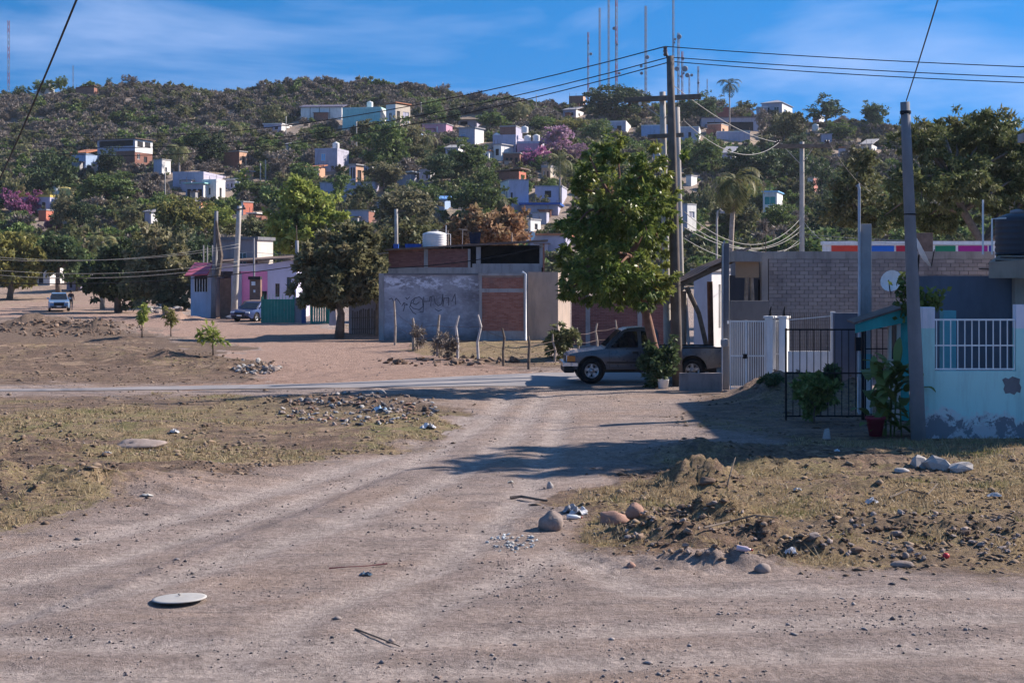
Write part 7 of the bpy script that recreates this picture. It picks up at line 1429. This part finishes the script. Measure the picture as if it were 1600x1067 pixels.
make_brush("dry_hillside_brush", "leafless grey brown scrub covering the upper hillside", 7200, 'grey', 3, .6, 2.4, lambda px, Y, f: (.12 + .9 * up(px, Y) * np.where(px < 900, 1, .5)) * (.75 + 1.4 * f), .30, .042, 46)
make_brush("green_hillside_brush", "dusty olive scrub spread between the houses on the hillside", 5500, 'olive', 4, .6, 2.6, lambda px, Y, f: (.8 - .15 * up(px, Y)) * (.65 - 1.2 * f), .24, .066, 34)
make_brush("leafy_hillside_brush", "leafy green shrubs dotted over the hillside", 3200, 'mid', 9, .6, 2.7, lambda px, Y, f: (.7 - .45 * up(px, Y)) * (.55 - 1.6 * f), .28, .09)
hpalm(1140, 206, 74, 24, 'palmd', "tall ridge palm with a bare trunk against the sky", 3, nf=15)
hpalm(1207, 172, 26, 14, 'palmd', "small palm behind the villa's roof", 4)
hpalm(1138, 372, 92, 64, 'palm', "large coconut palm right of the power poles", 5, (.4, 0), Y=92, nf=22)
hpalm(875, 322, 72, 32, 'palm', "palm with drooping fronds left of the big green tree", 6, nf=16)
hpalm(280, 278, 44, 26, 'palm', "palm right of the three level brick house", 7); hpalm(368, 232, 36, 22, 'palm', "palm above the brick room with the arch", 8); hpalm(668, 246, 32, 30, 'palm', "palm beside the deep blue house", 9)
hpalm(818, 196, 30, 22, 'palm', "palm on the upper slope above the tanks", 10); hpalm(40, 262, 32, 16, 'palm', "small palm on the left slope", 11); hpalm(780, 345, 36, 28, 'palm', "palm behind the dry orange tree", 12)
for k, (px, py, lab) in enumerate(((160, 402, "left fan palm behind the dark trees"), (186, 396, "middle fan palm behind the dark trees"), (210, 404, "right fan palm behind the dark trees"))): hpalm(px, 440, 62 - 5 * k, 34, 'palm', lab, 20 + k, Y=128 + 4 * k, nf=20)
HT2 = [(120, 455, 60, 70, 'dense', 'mid', "bushy tree left of the dark tree mass at the left road"), (300, 440, 60, 84, 'dense', 'dark', "dark tree behind the blue house's awning"), (232, 420, 60, 60, 'round', 'yellow', "yellowish tree top behind the fan palms"), (430, 420, 50, 44, 'bush', 'mid', "green bush behind the upper floor room"), (600, 420, 50, 50, 'round', 'olive', "dusty crown behind the brick storey's left end"),
 (480, 300, 50, 46, 'round', 'mid', "green tree behind the lime tree's top"), (660, 330, 60, 50, 'dense', 'mid', "green crown right of the blue roofed shed"), (565, 325, 46, 44, 'dense', 'dark', "dark crown below the half built frame"), (388, 318, 46, 40, 'dense', 'mid', "green crown below the peach house"), (262, 348, 50, 50, 'dense', 'mid', "green crown right of the white gabled shed"), (505, 232, 44, 36, 'round', 'mid', "green crown above the lilac block"), (466, 250, 36, 32, 'dense', 'mid', "green crown above the tiled house"), (760, 300, 44, 44, 'dense', 'mid', "green crown left of the red window bay"), (862, 312, 40, 30, 'bush', 'mid', "green bush under the lilac house's window"), (655, 262, 50, 40, 'dense', 'olive', "olive crown right of the deep blue house"), (1065, 262, 50, 50, 'dense', 'mid', "green crown behind the sun bleached pole"), (1195, 335, 50, 40, 'dense', 'mid', "green crown left of the teal balcony house"), (1255, 318, 40, 40, 'dense', 'olive', "olive crown right behind the T pole")]
for px, py, w, h, k, l, lab in HT2: htree(px, py, w, h, k, l, lab)
# ------------------------------------------------------------------ larger trees below the hill
def ell(px, py, Y, rx, rz, ry=None):
    p = P(px, py, Y); k = Y / F; return (p.x, p.y, p.z, rx * k, (ry or rx) * k, rz * k)
def mtree(name, label, px, pb_, Y, lobes, n, per, sp, ln, wd, leaf, bark, r0, fork, seed, **kw):
    b = Vector((X(px, Y), Y, gzs(X(px, Y), Y))); fk = [P(fx, fy, Y) for fx, fy in fork]
    return big_tree(name, label, b, [ell(a, c, Y + (q[0] if q else 0), d, e) for a, c, d, e, *q in lobes], n, per, sp, ln, wd, leaf, bark, r0, fk, seed, **kw)
mtree("shade_tree", "lime green feathery tree in the middle left", 478, 410, 135, [(478, 330, 50, 42), (450, 355, 34, 28), (510, 350, 34, 32), (478, 372, 58, 26), (470, 300, 26, 20)], 330, 36, .2, .55, .16, 'lime', BARK, .35, [(478, 400), (478, 372)], 31)
mtree("mango_tree", "dense dusty mango tree left of the graffiti wall", 530, 520, 74.5, [(535, 395, 52, 38), (500, 420, 40, 36), (572, 415, 32, 36), (530, 440, 62, 26), (490, 455, 30, 26), (560, 372, 30, 22), (575, 452, 26, 18), (528, 462, 36, 18)], 560, 44, .15, .34, .085, 'mango', BARK, .22, [(533, 490), (528, 470), (548, 465)], 32)
mtree("shade_tree", "dark dusty tree mass right half behind the parked suv", 262, 470, 112, [(250, 395, 44, 42), (272, 430, 36, 34), (225, 430, 34, 36), (262, 455, 42, 24)], 360, 38, .2, .4, .11, 'mango', BARK, .3, [(255, 460), (255, 430)], 33)
mtree("shade_tree", "dark tree mass left of the dusty tree behind the suv", 185, 478, 122, [(180, 425, 42, 34), (155, 440, 30, 28), (205, 450, 34, 28), (190, 398, 30, 22)], 300, 38, .2, .42, .12, 'dark', BARK, .3, [(183, 462), (180, 440)], 34)
mtree("shade_tree", "yellow green tree at the left edge beside the road", 15, 452, 150, [(10, 395, 46, 36), (45, 408, 28, 28), (-20, 420, 30, 24), (20, 425, 48, 20)], 280, 38, .2, .5, .15, 'yellow', BARK, .3, [(18, 440), (15, 420)], 35)
mtree("roadside_tree", "dark tree with a clear trunk over the far left road", 92, 450, 152, [(90, 392, 26, 26), (75, 408, 22, 18), (112, 402, 20, 22)], 200, 36, .22, .45, .13, 'dark', BARK, .3, [(90, 438), (91, 418)], 36)
mtree("dry_tree", "tree of dry orange brown leaves behind the brick storey", 770, 420, 104, [(792, 348, 32, 26), (740, 358, 38, 22), (770, 368, 56, 22), (705, 368, 28, 16)], 300, 34, .22, .42, .13, 'brown', BARKL, .2, [(770, 395), (775, 372)], 37)
mtree("dusty_shrub_tree", "thin dusty tree between the mango tree and the orange tree", 655, 420, 100, [(650, 372, 44, 24), (610, 380, 30, 24)], 160, 30, .26, .34, .09, 'olive', BARKL, .15, [(650, 400), (650, 385)], 38)
mtree("acacia_tree", "big feathery acacia filling the right edge behind the houses", 1500, 560, 80, [(1440, 225, 50, 40), (1510, 215, 60, 42, 3), (1580, 235, 60, 50, 2), (1420, 285, 46, 36, -2), (1490, 285, 70, 46), (1570, 300, 60, 44, 2), (1400, 330, 40, 30, 2), (1460, 340, 50, 28, 3), (1650, 270, 70, 70, 4), (1550, 190, 40, 22), (1640, 330, 60, 40)], 1350, 46, .17, .30, .05, 'acacia', BARK, .3,
      [(1535, 380), (1505, 330), (1488, 285)], 39, ntips=44, droop=.5, shell=.6)
mtree("loose_tree", "brownish thin tree between the T pole and the acacia", 1345, 500, 92, [(1340, 290, 36, 34), (1320, 330, 34, 30), (1365, 335, 34, 36), (1350, 250, 24, 24)], 220, 34, .28, .34, .07, 'olive', BARKL, .18, [(1345, 390), (1342, 340)], 40, ntips=26)
# the tree over the pickup
mtree("ash_tree", "tall leafy green tree leaning over the pickup", 1026, 590, 42.9, [(958, 235, 42, 28), (1020, 270, 46, 40, -.6), (930, 290, 44, 44, .9), (980, 320, 60, 55, -1.1), (915, 350, 40, 46, -.7), (1010, 370, 50, 46, 1.2), (900, 410, 34, 44, .7), (950, 430, 62, 50, -1.4), (1005, 440, 52, 34, -1.2), (990, 458, 58, 26, .8), (905, 448, 36, 24, -.6), (1035, 310, 26, 44), (960, 370, 50, 40, 1.6)], 800, 44, .16, .19, .032, 'glossy', BARKR, .155,
      [(1022, 545), (1012, 500), (1004, 468), (985, 400), (1010, 350), (960, 320)], 41, ntips=40, droop=.55, shell=.38)

mtree("shade_tree", "dense tall unseen tree added beyond the right edge to shade the ground before the gates", 1880, 700, 32.5, [(1880, 0, 150, 130), (1830, 90, 130, 110), (1940, 120, 140, 110), (1870, 220, 150, 100)], 460, 36, .2, .3, .10, 'mid', BARK, .2, [(1880, 500), (1880, 250)], 43)  # unseen tree added to cast part of the broad shade before the gates
def shade_house():  # unseen house, added to throw shade over the ground before the gates
    t = thing("added_shade_house", "tall unseen house added beyond the right edge to shade the ground before the gates", "house", (15.2, 33, 0)); w = wallmat("ochre_plaster", (.48, .38, .28)); mb = MB()
    ops = [(1.5, 2.7, 1.3, 2.6), (5.5, 6.7, 1.3, 2.6), (1.5, 2.7, 4.6, 5.9), (5.5, 6.7, 4.6, 5.9)]
    facade(mb, (0, 0, -.3), (1, 0, 0), 7, 7.6, ops, nrm=(0, -1, 0)); facade(mb, (0, 0, -.3), (0, 1, 0), 9, 7.6, ops, nrm=(-1, 0, 0)); facade(mb, (7, 0, -.3), (0, 1, 0), 9, 7.6, [], nrm=(1, 0, 0)); facade(mb, (0, 9, -.3), (1, 0, 0), 7, 7.6, [], nrm=(0, 1, 0)); part("wall", mb, w, t)
    for o in ops: window(t, (0, 0, -.3), (1, 0, 0), (0, 1, 0), *o, 'win'); window(t, (0, 0, -.3), (0, 1, 0), (1, 0, 0), *o, 'win')
    part("roof", MB().box(-.2, 7.2, -.2, 9.2, 7.3, 7.55), CONC, t)
shade_house()
# ------------------------------------------------------------------ plants near the pickup and the gates
def broad_leaf(mb, p, a, el, L_, w, bend=.9, n=6):
    """one broad strap-like leaf from p"""
    d = Vector((math.cos(a), math.sin(a), 0)); s = Vector((-math.sin(a), math.cos(a), 0)); q = Vector(p); e = el; vs_ = []
    for i in range(n + 1):
        u = i / n; ww = w * math.sin(math.pi * min(1, .12 + .88 * u)) ** .7 * (1 if i < n else .05); vs_ += [q - s * ww, q + Vector((0, 0, -.02)), q + s * ww]; q = q + (d * math.cos(e) + Vector((0, 0, 1)) * math.sin(e)) * (L_ / n); e -= bend / n
    mb.add(vs_, [(3 * i + k, 3 * i + k + 1, 3 * i + k + 4, 3 * i + k + 3) for i in range(n) for k in (0, 1)])
rg = random.Random(11)
def canna():
    Y_ = 29.9; t = thing("potted_plant", "big leafy canna plant in a red pot beside the leaning pole", "plant", (X(1392, Y_), Y_, 0))
    for k in range(80):
        mb = MB(); px = rg.uniform(1360, 1430); z = rg.uniform(.05, 1.75) * (1 - .4 * abs(px - 1400) / 50); a = rg.uniform(0, 6.28); broad_leaf(mb, (X(px, Y_), Y_ + rg.uniform(-.1, .5), z), a, rg.uniform(.4, 1.3), rg.uniform(.5, .85), rg.uniform(.07, .13), rg.uniform(.7, 1.8))
        part("leaf", mb, LF['mid'] if k % 5 else LF['glossy'], t, True, True)
    mb = MB()
    for k in range(9): px = rg.uniform(1365, 1420); mb.tube([(X(px, Y_), Y_ + .2, -.05), (X(px + rg.uniform(-4, 4), Y_), Y_ + .2, rg.uniform(.8, 1.5))], .018, 5)
    part("stem", mb, LF['mid'], t, True)
    xp = X(1366, Y_); part("pot", MB().lathe([(.13, -.05), (.19, .30), (.215, .31), (.215, .36), (.18, .36), (.17, .28)], 16, (xp, Y_ - .1, .08)), M("dark_red_pot", (.20, .015, .035), .6, .2, 4, .1), t, True, True)
canna()
def small_bush(name, label, px, pb_, w, h, leaf, n, ln, wd, seed, cat='bush', bark=BARK):
    b = hit(px, pb_); k = b.y / F; rgn = np.random.default_rng(seed); r = w * k / 2; H = h * k
    lobes = [(b.x + r * .5 * math.cos(a), b.y + r * .5 * math.sin(a), b.z + H * (.35 + .4 * q), r * .6, r * .6, H * .33) for a, q in zip(rgn.random(7) * 6.28, rgn.random(7))]
    return big_tree(name, label, b, lobes, n, 26, .3, ln, wd, leaf, bark, .02, [b + Vector((0, 0, H * .18)), b + Vector((0.02, 0, H * .3))], seed, 14, cat=cat)
small_bush("garden_shrub", "green shrub in front of the open black gate", 1272, 662, 78, 84, 'mid', 90, .13, .045, 51)
small_bush("garden_shrub", "dark shrub with a white bucket under the leaning tree", 1031, 606, 60, 72, 'dark', 110, .15, .04, 52)
small_bush("garden_shrub", "small dark shrub behind the black gate before the slate wall", 1298, 606, 26, 36, 'dark', 40, .14, .05, 53)
small_bush("weed_clump", "tall green weeds left of the pickup's bonnet", 878, 562, 48, 56, 'olive', 70, .2, .05, 54)
small_bush("weed_clump", "dry weeds round the fence stake before the graffiti", 686, 560, 22, 44, 'grey', 24, .24, .018, 55); small_bush("weed_clump", "dry weeds beside the short leaning fence stake", 652, 548, 20, 42, 'grey', 20, .24, .018, 56); small_bush("weed_clump", "dry weeds left of the pale topped fence stake", 706, 562, 18, 40, 'grey', 20, .24, .018, 57)
small_bush("weed_clump", "low green weeds on the mound before the white pillars", 1205, 604, 40, 16, 'dark', 40, .12, .03, 58)
solo("plant_bucket", MB().lathe([(.14, 0), (.18, .26), (.19, .27), (.17, .27), (.13, .03)], 16, hit(1036, 607)), WHITEP, hit(1036, 607), "dirty white bucket at the foot of the dark shrub", "bucket", smooth=True)
PALE0 = M("chalky_stone", (.38, .33, .31), .9, .25, 6, .4)
bb = hit(1292, 687); solo("marker_stone", MB().add([bb + Vector(v) for v in ((-.1, -.05, -.1), (.09, -.05, -.1), (.09, .1, -.1), (-.1, .1, -.1), (-.04, 0, .20), (.05, 0, .22), (.05, .06, .22), (-.04, .06, .20))], [(0, 3, 2, 1), (4, 5, 6, 7), (0, 1, 5, 4), (1, 2, 6, 5), (2, 3, 7, 6), (3, 0, 4, 7)]), PALE0, bb, "pale wedge shaped stone before the garden shrub", "stone", bevel=.01)
def sprig(label, pts, Y_, seed):
    t = thing("vine_branch", label, "plant", P(*pts[0], Y_)); rgn = np.random.default_rng(seed); ps = [P(a, b, Y_) for a, b in pts]; part("stem", MB().tube(ps, .015, 5), BARK, t, True)
    q = np.array([tuple(p.lerp(r, u)) for p, r in zip(ps, ps[1:]) for u in np.linspace(0, 1, 9)]); q = np.repeat(q, 6, 0) + rgn.normal(0, .09, (len(q) * 6, 3)); V, Q = leaf_quads(rgn, q - np.array(ps[0]), .15, .055, None, .3); link("leaves", npmesh("leaves", V, Q, LF['glossy']), t)
sprig("leafy vine on the left of the leaning pole above the porch", [(1420, 492), (1414, 470), (1411, 450), (1415, 432)], 33.0, 61); sprig("leafy vine tips on the right of the leaning pole", [(1432, 490), (1441, 470), (1447, 458)], 33.0, 62); sprig("small vine tip above the turquoise pillar", [(1452, 482), (1461, 470), (1466, 460)], 33.0, 63)
# saplings in the left lot
for k, (px, pb_, w, h, lf, lab) in enumerate(((222, 529, 14, 58, 'lime', "thin upright sapling nearest the suv in the left lot"), (267, 526, 22, 42, 'yellow', "second yellowish sapling in the left lot"), (333, 556, 52, 46, 'lime', "low spreading sapling at the road edge"))):
    b = hit(px, pb_); kk = b.y / F; rgn = np.random.default_rng(70 + k); H = h * kk; r = w * kk / 2; lob = [(b.x + rgn.uniform(-.6, .6) * r, b.y, b.z + H * z, r * .6, r * .6, H * .12) for z in np.linspace(.5, .92, 6)]
    big_tree("sapling", lab, b, lob, 34, 9, .5, .26, .04, lf, BARK, .03, [b + Vector((0, 0, H * .35)), b + Vector((0, 0, H * .6))], 70 + k, 10)
# ------------------------------------------------------------------ stones, blocks and litter
STONE = M("weathered_boulder", (.30, .24, .21), .92, .25, 5, .6, stain=(.16, .10, .08), stain_amt=.5); RSTN = M("reddish_boulder", (.34, .20, .15), .92, .25, 5, .6); GSTN = M("grey_rubble", (.36, .33, .31), .92, .25, 4, .5); PALE = M("pale_slab", (.38, .35, .32), .9, .2, 4, .5)
CLOUDS = bpy.data.textures.new("rock_relief", 'CLOUDS'); CLOUDS.noise_scale = .09; CLOUDS.noise_depth = 3
def lay(name, label, px, pb_, size, mat, seed, cat, rock=.2, n=(9, 7), sink=.45):
    b = hit(px, pb_); o = solo(name, MB().rock(b + Vector((0, size[1] * .6, size[2] * sink)), size, seed, 1, n[0], n[1], rock), mat, b, label, cat, smooth=True)
    s = o.modifiers.new("s", 'SUBSURF'); s.levels = 1; s.render_levels = 1; d = o.modifiers.new("d", 'DISPLACE'); d.texture = CLOUDS; d.texture_coords = 'GLOBAL'; d.strength = min(size) * .4; d.mid_level = .5; return o
lay("boulder", "round brown boulder beside the broken glass in the foreground", 862, 831, (.175, .16, .17), STONE, 2, "boulder", .2)
lay("boulder", "flat reddish boulder right of the round one", 958, 820, (.25, .17, .12), RSTN, 3, "boulder", .25); lay("boulder", "small reddish boulder leaning on the flat one", 992, 812, (.13, .12, .12), RSTN, 5, "boulder", .25)
lay("stone", "pale egg shaped stone at the foot of the foreground mounds", 1193, 897, (.10, .08, .075), STONE, 6, "stone", .15); lay("stone", "long brown clod right of the mounds", 1412, 888, (.17, .07, .05), STONE, 7, "stone", .2)
lay("stone", "grey stone standing alone on the dirt track", 859, 763, (.06, .05, .075), GSTN, 9, "stone", .25); lay("stone", "orange brown clod before the mounds", 986, 889, (.06, .05, .05), RSTN, 10, "stone", .2); lay("stone", "tan clod left of the red ball", 1416, 873, (.05, .05, .05), STONE, 12, "stone", .2); lay("clod", "loose rounded clod on the dark soil bank", 1105, 757, (.15, .10, .07), M("dark_earth_clod", (.16, .105, .075), .95, .3, 4, .5), 13, "clod", .45)
lay("slab", "flat weathered slab lying in the left lot", 214, 700, (.52, .34, .10), STONE, 14, "slab", .35, (18, 9), .4)
def lid():
    b = hit(271, 951); t = thing("round_lid", "pale round lid lying on the dirt at the lower left", "lid", b); q = Matrix.Rotation(R(-2.0), 3, 'Y') @ Matrix.Rotation(R(-2.5), 3, 'X'); mb = MB(); n = 36; pr = [(.27, 0), (.285, .006), (.28, .014), (.25, .017), (.0, .019)]; vs_ = []
    for r, h in pr:
        for j in range(n): a = 6.283 * j / n; vs_.append(b + Vector((0, .27, .03)) + q @ Vector((r * math.cos(a), r * math.sin(a), h)))
    mb.add(vs_, [(i * n + j, i * n + (j + 1) % n, (i + 1) * n + (j + 1) % n, (i + 1) * n + j) for i in range(4) for j in range(n)] + [tuple(range(n - 1, -1, -1))]); part("disc", mb, M("pale_lid_enamel", (.38, .365, .345), .75, .15, 6, .1, stain=(.4, .36, .3)), t, True, True)
    part("knob", MB().rock(b + Vector((-.02, .36, .06)), (.02, .02, .012), 2), PALE, t, True)
lid()
def cinder(label, px, pb_, rot, size=(.40, .20, .20)):
    b = hit(px, pb_) + Vector((0, .1, .06)); rg_ = random.Random(px); m = Matrix.Rotation(rot[2], 3, 'Z') @ Matrix.Rotation(rot[1], 3, 'Y') @ Matrix.Rotation(rot[0], 3, 'X'); mb = MB().rock((0, 0, 0), [s_ * .62 for s_ in size], px, 1, 6, 4, .32); mb.v = [tuple(b + m @ Vector(v)) for v in mb.v]
    solo("concrete_block", mb, GSTN, b, label, "concrete block", "broken blocks on the right lot", bevel=.02)
cinder("tilted concrete block at the left of the pile on the right lot", 1440, 731, (R(35), R(20), R(20)), (.34, .22, .2)); cinder("largest concrete block in the middle of the pile", 1470, 735, (R(65), R(8), R(-25)), (.42, .3, .22)); cinder("concrete block lying at the right of the pile", 1502, 739, (R(20), R(-15), R(8)), (.42, .2, .16))
lay("stone", "flat grey stone left of the concrete blocks", 1410, 738, (.16, .1, .05), GSTN, 16, "stone")
def litter(label, px, pb_, size, col, seed, name="plastic_scrap"):
    b = hit(px, pb_); rg_ = random.Random(seed); n = 6; vs_ = []
    for j in range(n + 1):
        for i in range(n + 1): vs_.append(b + Vector(((i / n - .5) * size[0] + rg_.uniform(-.01, .01), (j / n) * size[1], .012 + size[2] * .8 * rg_.random() ** 1.5 * (1 - abs(2 * i / n - 1) ** 3))))
    o = solo(name, MB().add(vs_, [(j * (n + 1) + i, j * (n + 1) + i + 1, (j + 1) * (n + 1) + i + 1, (j + 1) * (n + 1) + i) for j in range(n) for i in range(n)]), M("litter_%s" % label.split()[0], [c_ * .8 for c_ in col], .85, .2, 8, .1), b, label, "litter", "scraps of litter"); s = o.modifiers.new("s", 'SOLIDIFY'); s.thickness = .006
litter("white crumpled bag left of the flat reddish boulder", 905, 806, (.30, .28, .12), (.60, .60, .62), 1); litter("grey crumpled bag behind the round boulder", 893, 803, (.24, .2, .14), (.36, .36, .38), 2); litter("bright white scrap on the right mound", 1237, 868, (.14, .12, .11), (.74, .74, .76), 3); litter("white paper ball in the right lot", 1365, 788, (.18, .16, .10), (.74, .73, .70), 4)
litter("whitish scrap before the concrete blocks", 1247, 770, (.12, .1, .05), (.6, .58, .55), 5); litter("pale scrap at the track edge", 798, 700 + 55, (.09, .08, .04), (.62, .58, .5), 6); litter("small white scrap in the shade of the wall", 1309, 706, (.10, .08, .06), (.72, .72, .74), 7); litter("light scrap beside the slab in the left lot", 271, 678, (.20, .15, .12), (.66, .64, .62), 8)
litter("chalky scrap on the left bank", 228, 777, (.20, .1, .04), (.66, .62, .55), 9); litter("snowy scrap at the left edge of the lot", 166, 762 - 50, (.14, .1, .06), (.7, .7, .7), 10); litter("bluish scrap near the red ribbon", 571, 901, (.14, .08, .05), (.10, .16, .22), 11); litter("yellowish scrap right of the mound", 1557, 779, (.22, .12, .08), (.68, .64, .6), 13)
litter("faded scrap on the rubble heap", 592, 646, (.4, .3, .2), (.40, .55, .7), 14); litter("silver scrap on the rubble heap's right foot", 668, 672, (.35, .25, .15), (.72, .72, .74), 15)
def bottle(label, px, pb_, a, L_, r, col):
    b = hit(px, pb_) + Vector((0, .03, r)); d = Vector((math.cos(a), math.sin(a), -.08)); pts = [b + d * L_ * u for u in (0, .02, .6, .75, .9, 1)]
    t = thing("bottle", label, "bottle", b); part("bottle_body", MB().tube(pts[:5], [r * .9, r, r, r * .6, r * .35], 12), M("bottle_" + label.split()[0], col, .3, .05, 4, 0, spec=.6), t, True, True); part("cap", MB().tube(pts[4:], [r * .4, r * .4], 10), REDL, t, True, True)
bottle("pinkish plastic bottle lying on the foreground mound", 1152, 861, -.35, .19, .034, (.62, .48, .52)); bottle("clear plastic bottle with a red cap by the round boulder", 886, 812, .2, .22, .035, (.60, .64, .66))
bl_ = hit(1478, 873); solo("red_ball", MB().rock(bl_ + Vector((0, 0, .035)), (.045, .04, .038), 1, 1, 12, 8, .03), M("red_rubber", (.55, .03, .05), .5), bl_, "little red ball in the dark soil at the right", "ball", smooth=True)
rb = hit(560, 890); solo("red_ribbon", MB().tube([hit(514, 891) + Vector((0, 0, .02)), hit(540, 890) + Vector((0, 0, .03)), hit(575, 887) + Vector((0, 0, .025)), hit(605, 884) + Vector((0, 0, .03))], [.010, .005, .006, .011], 5), M("dark_red_plastic", (.16, .05, .06), .7), rb, "dark red plastic strip lying on the dirt track", "strip")
def branch(label, pts, r):
    w = [hit(a, b) + Vector((0, 0, c)) for a, b, c in pts]; solo("dead_branch", MB().tube(w, [r * (1 - .6 * i / len(w)) for i in range(len(w))], 6), BARK, w[0], label, "branch", "dead branches")
branch("dark stick lying on the track above the round boulder", [(797, 781, .02), (815, 782, .05), (835, 783, .04), (856, 784, .01)], .028); branch("long reddish branch across the foreground mounds", [(1100, 840, .08), (1140, 830, .12), (1180, 822, .10), (1215, 818, .06)], .015); branch("crooked twig in the right lot", [(1390, 782, .04), (1420, 776, .08), (1450, 780, .06), (1465, 770, .14)], .018); branch("twig standing on the dark clod", [(1136, 765, .02), (1142, 757, .2), (1149, 750, .32)], .016); branch("thin dry stick in the lower right dirt", [(555, 985, .01), (590, 1000, .02), (625, 1012, .01)], .010)
# rubble heaps: pieces one can tell apart
def heap(label, cx, cy, wx, wy, n, seed, smin, smax, mats, extra=0):
    """pieces of rubble spread over an ellipse given in pixels"""
    b = hit(cx, cy); t = thing("rubble_heap", label, "rubble", b); rg_ = random.Random(seed); protos = [[MB().rock((0, 0, 0), (1, .8, .6), seed * 10 + k, 1, 6, 4, .3).mesh("rubble_piece", m) for k in range(2)] for m in mats]
    for k in range(n):
        a = rg_.uniform(0, 6.28); q = rg_.random() ** .5; p = hit(cx + wx * q * math.cos(a), cy + wy * q * math.sin(a)); s = rg_.uniform(smin, smax) * (1.7 if rg_.random() > .9 else 1)
        o = link("rubble_piece", rg_.choice(rg_.choice(protos)), t, p + Vector((0, 0, s * .3)) - b); o.scale = (s, s * rg_.uniform(.6, 1), s * rg_.uniform(.5, 1)); o.rotation_euler = (rg_.uniform(-.4, .4), rg_.uniform(-.4, .4), rg_.uniform(0, 6))
heap("heap of stone and broken rubble at the road bend in the middle", 560, 640, 125, 26, 295, 5, .03, .085, [GSTN, STONE, RSTN, STONE, M("dark_stone", (.10, .095, .10)), M("dark_earth_clod", (.16, .105, .075), .95, .3, 4, .5), M("white_rubble", (.36, .34, .32), .9)])
heap("small pile of whitish stones beside the dirt road", 402, 578, 40, 8, 90, 6, .05, .12, [GSTN, M("white_rubble", (.62, .60, .58)), STONE, M("brown_earth_clod", (.26, .18, .13), .95, .3, 4, .5)])
heap("patch of broken glass and grey chips left of the round boulder", 800, 850, 42, 14, 90, 7, .012, .035, [M("pale_chips", (.50, .52, .52), .5), GSTN])
heap("clods of dug dark earth on the left lot's bank", 110, 515, 115, 13, 260, 8, .05, .15, [M("dark_earth_clod", (.16, .105, .075), .95, .3, 4, .5), M("brown_earth_clod", (.26, .18, .13), .95, .3, 4, .5)])
heap("clods and dry stalks on the dark soil at the right edge", 1430, 840, 190, 40, 150, 9, .02, .06, [M("dark_earth_clod", (.16, .105, .075)), STONE])
heap("clods on the foreground mounds right of the boulders", 1090, 830, 120, 42, 120, 10, .02, .06, [M("dark_earth_clod", (.16, .105, .075)), STONE, M("brown_earth_clod", (.26, .18, .13))])
heap("dark clods along the bank below the wire fence", 700, 566, 110, 7, 60, 11, .08, .18, [M("dark_earth_clod", (.16, .105, .075)), M("brown_earth_clod", (.26, .18, .13))])
heap("grey heap of sand and stones left of the blue house", 262, 486, 34, 5, 30, 12, .2, .5, [GSTN, STONE])
# ------------------------------------------------------------------ thin air between here and the hill
def haze():
    o = link("haze", MB().box(-5200, 5200, -90, 5000, -25, 150).mesh("haze", M("thin_haze_blank", (1, 1, 1)))); m, N, L, b = newmat("thin_haze"); N.remove(b); v = N.new("ShaderNodeVolumePrincipled")
    v.inputs['Color'].default_value = (.78, .86, 1.0, 1); v.inputs['Density'].default_value = .0001; v.inputs['Anisotropy'].default_value = .1; L.new(v.outputs[0], N['Material Output'].inputs['Volume']); o.data.materials.clear(); o.data.materials.append(m)
    tag(o, "thin pale haze in the air over the whole town", "haze", kind="stuff")
haze()
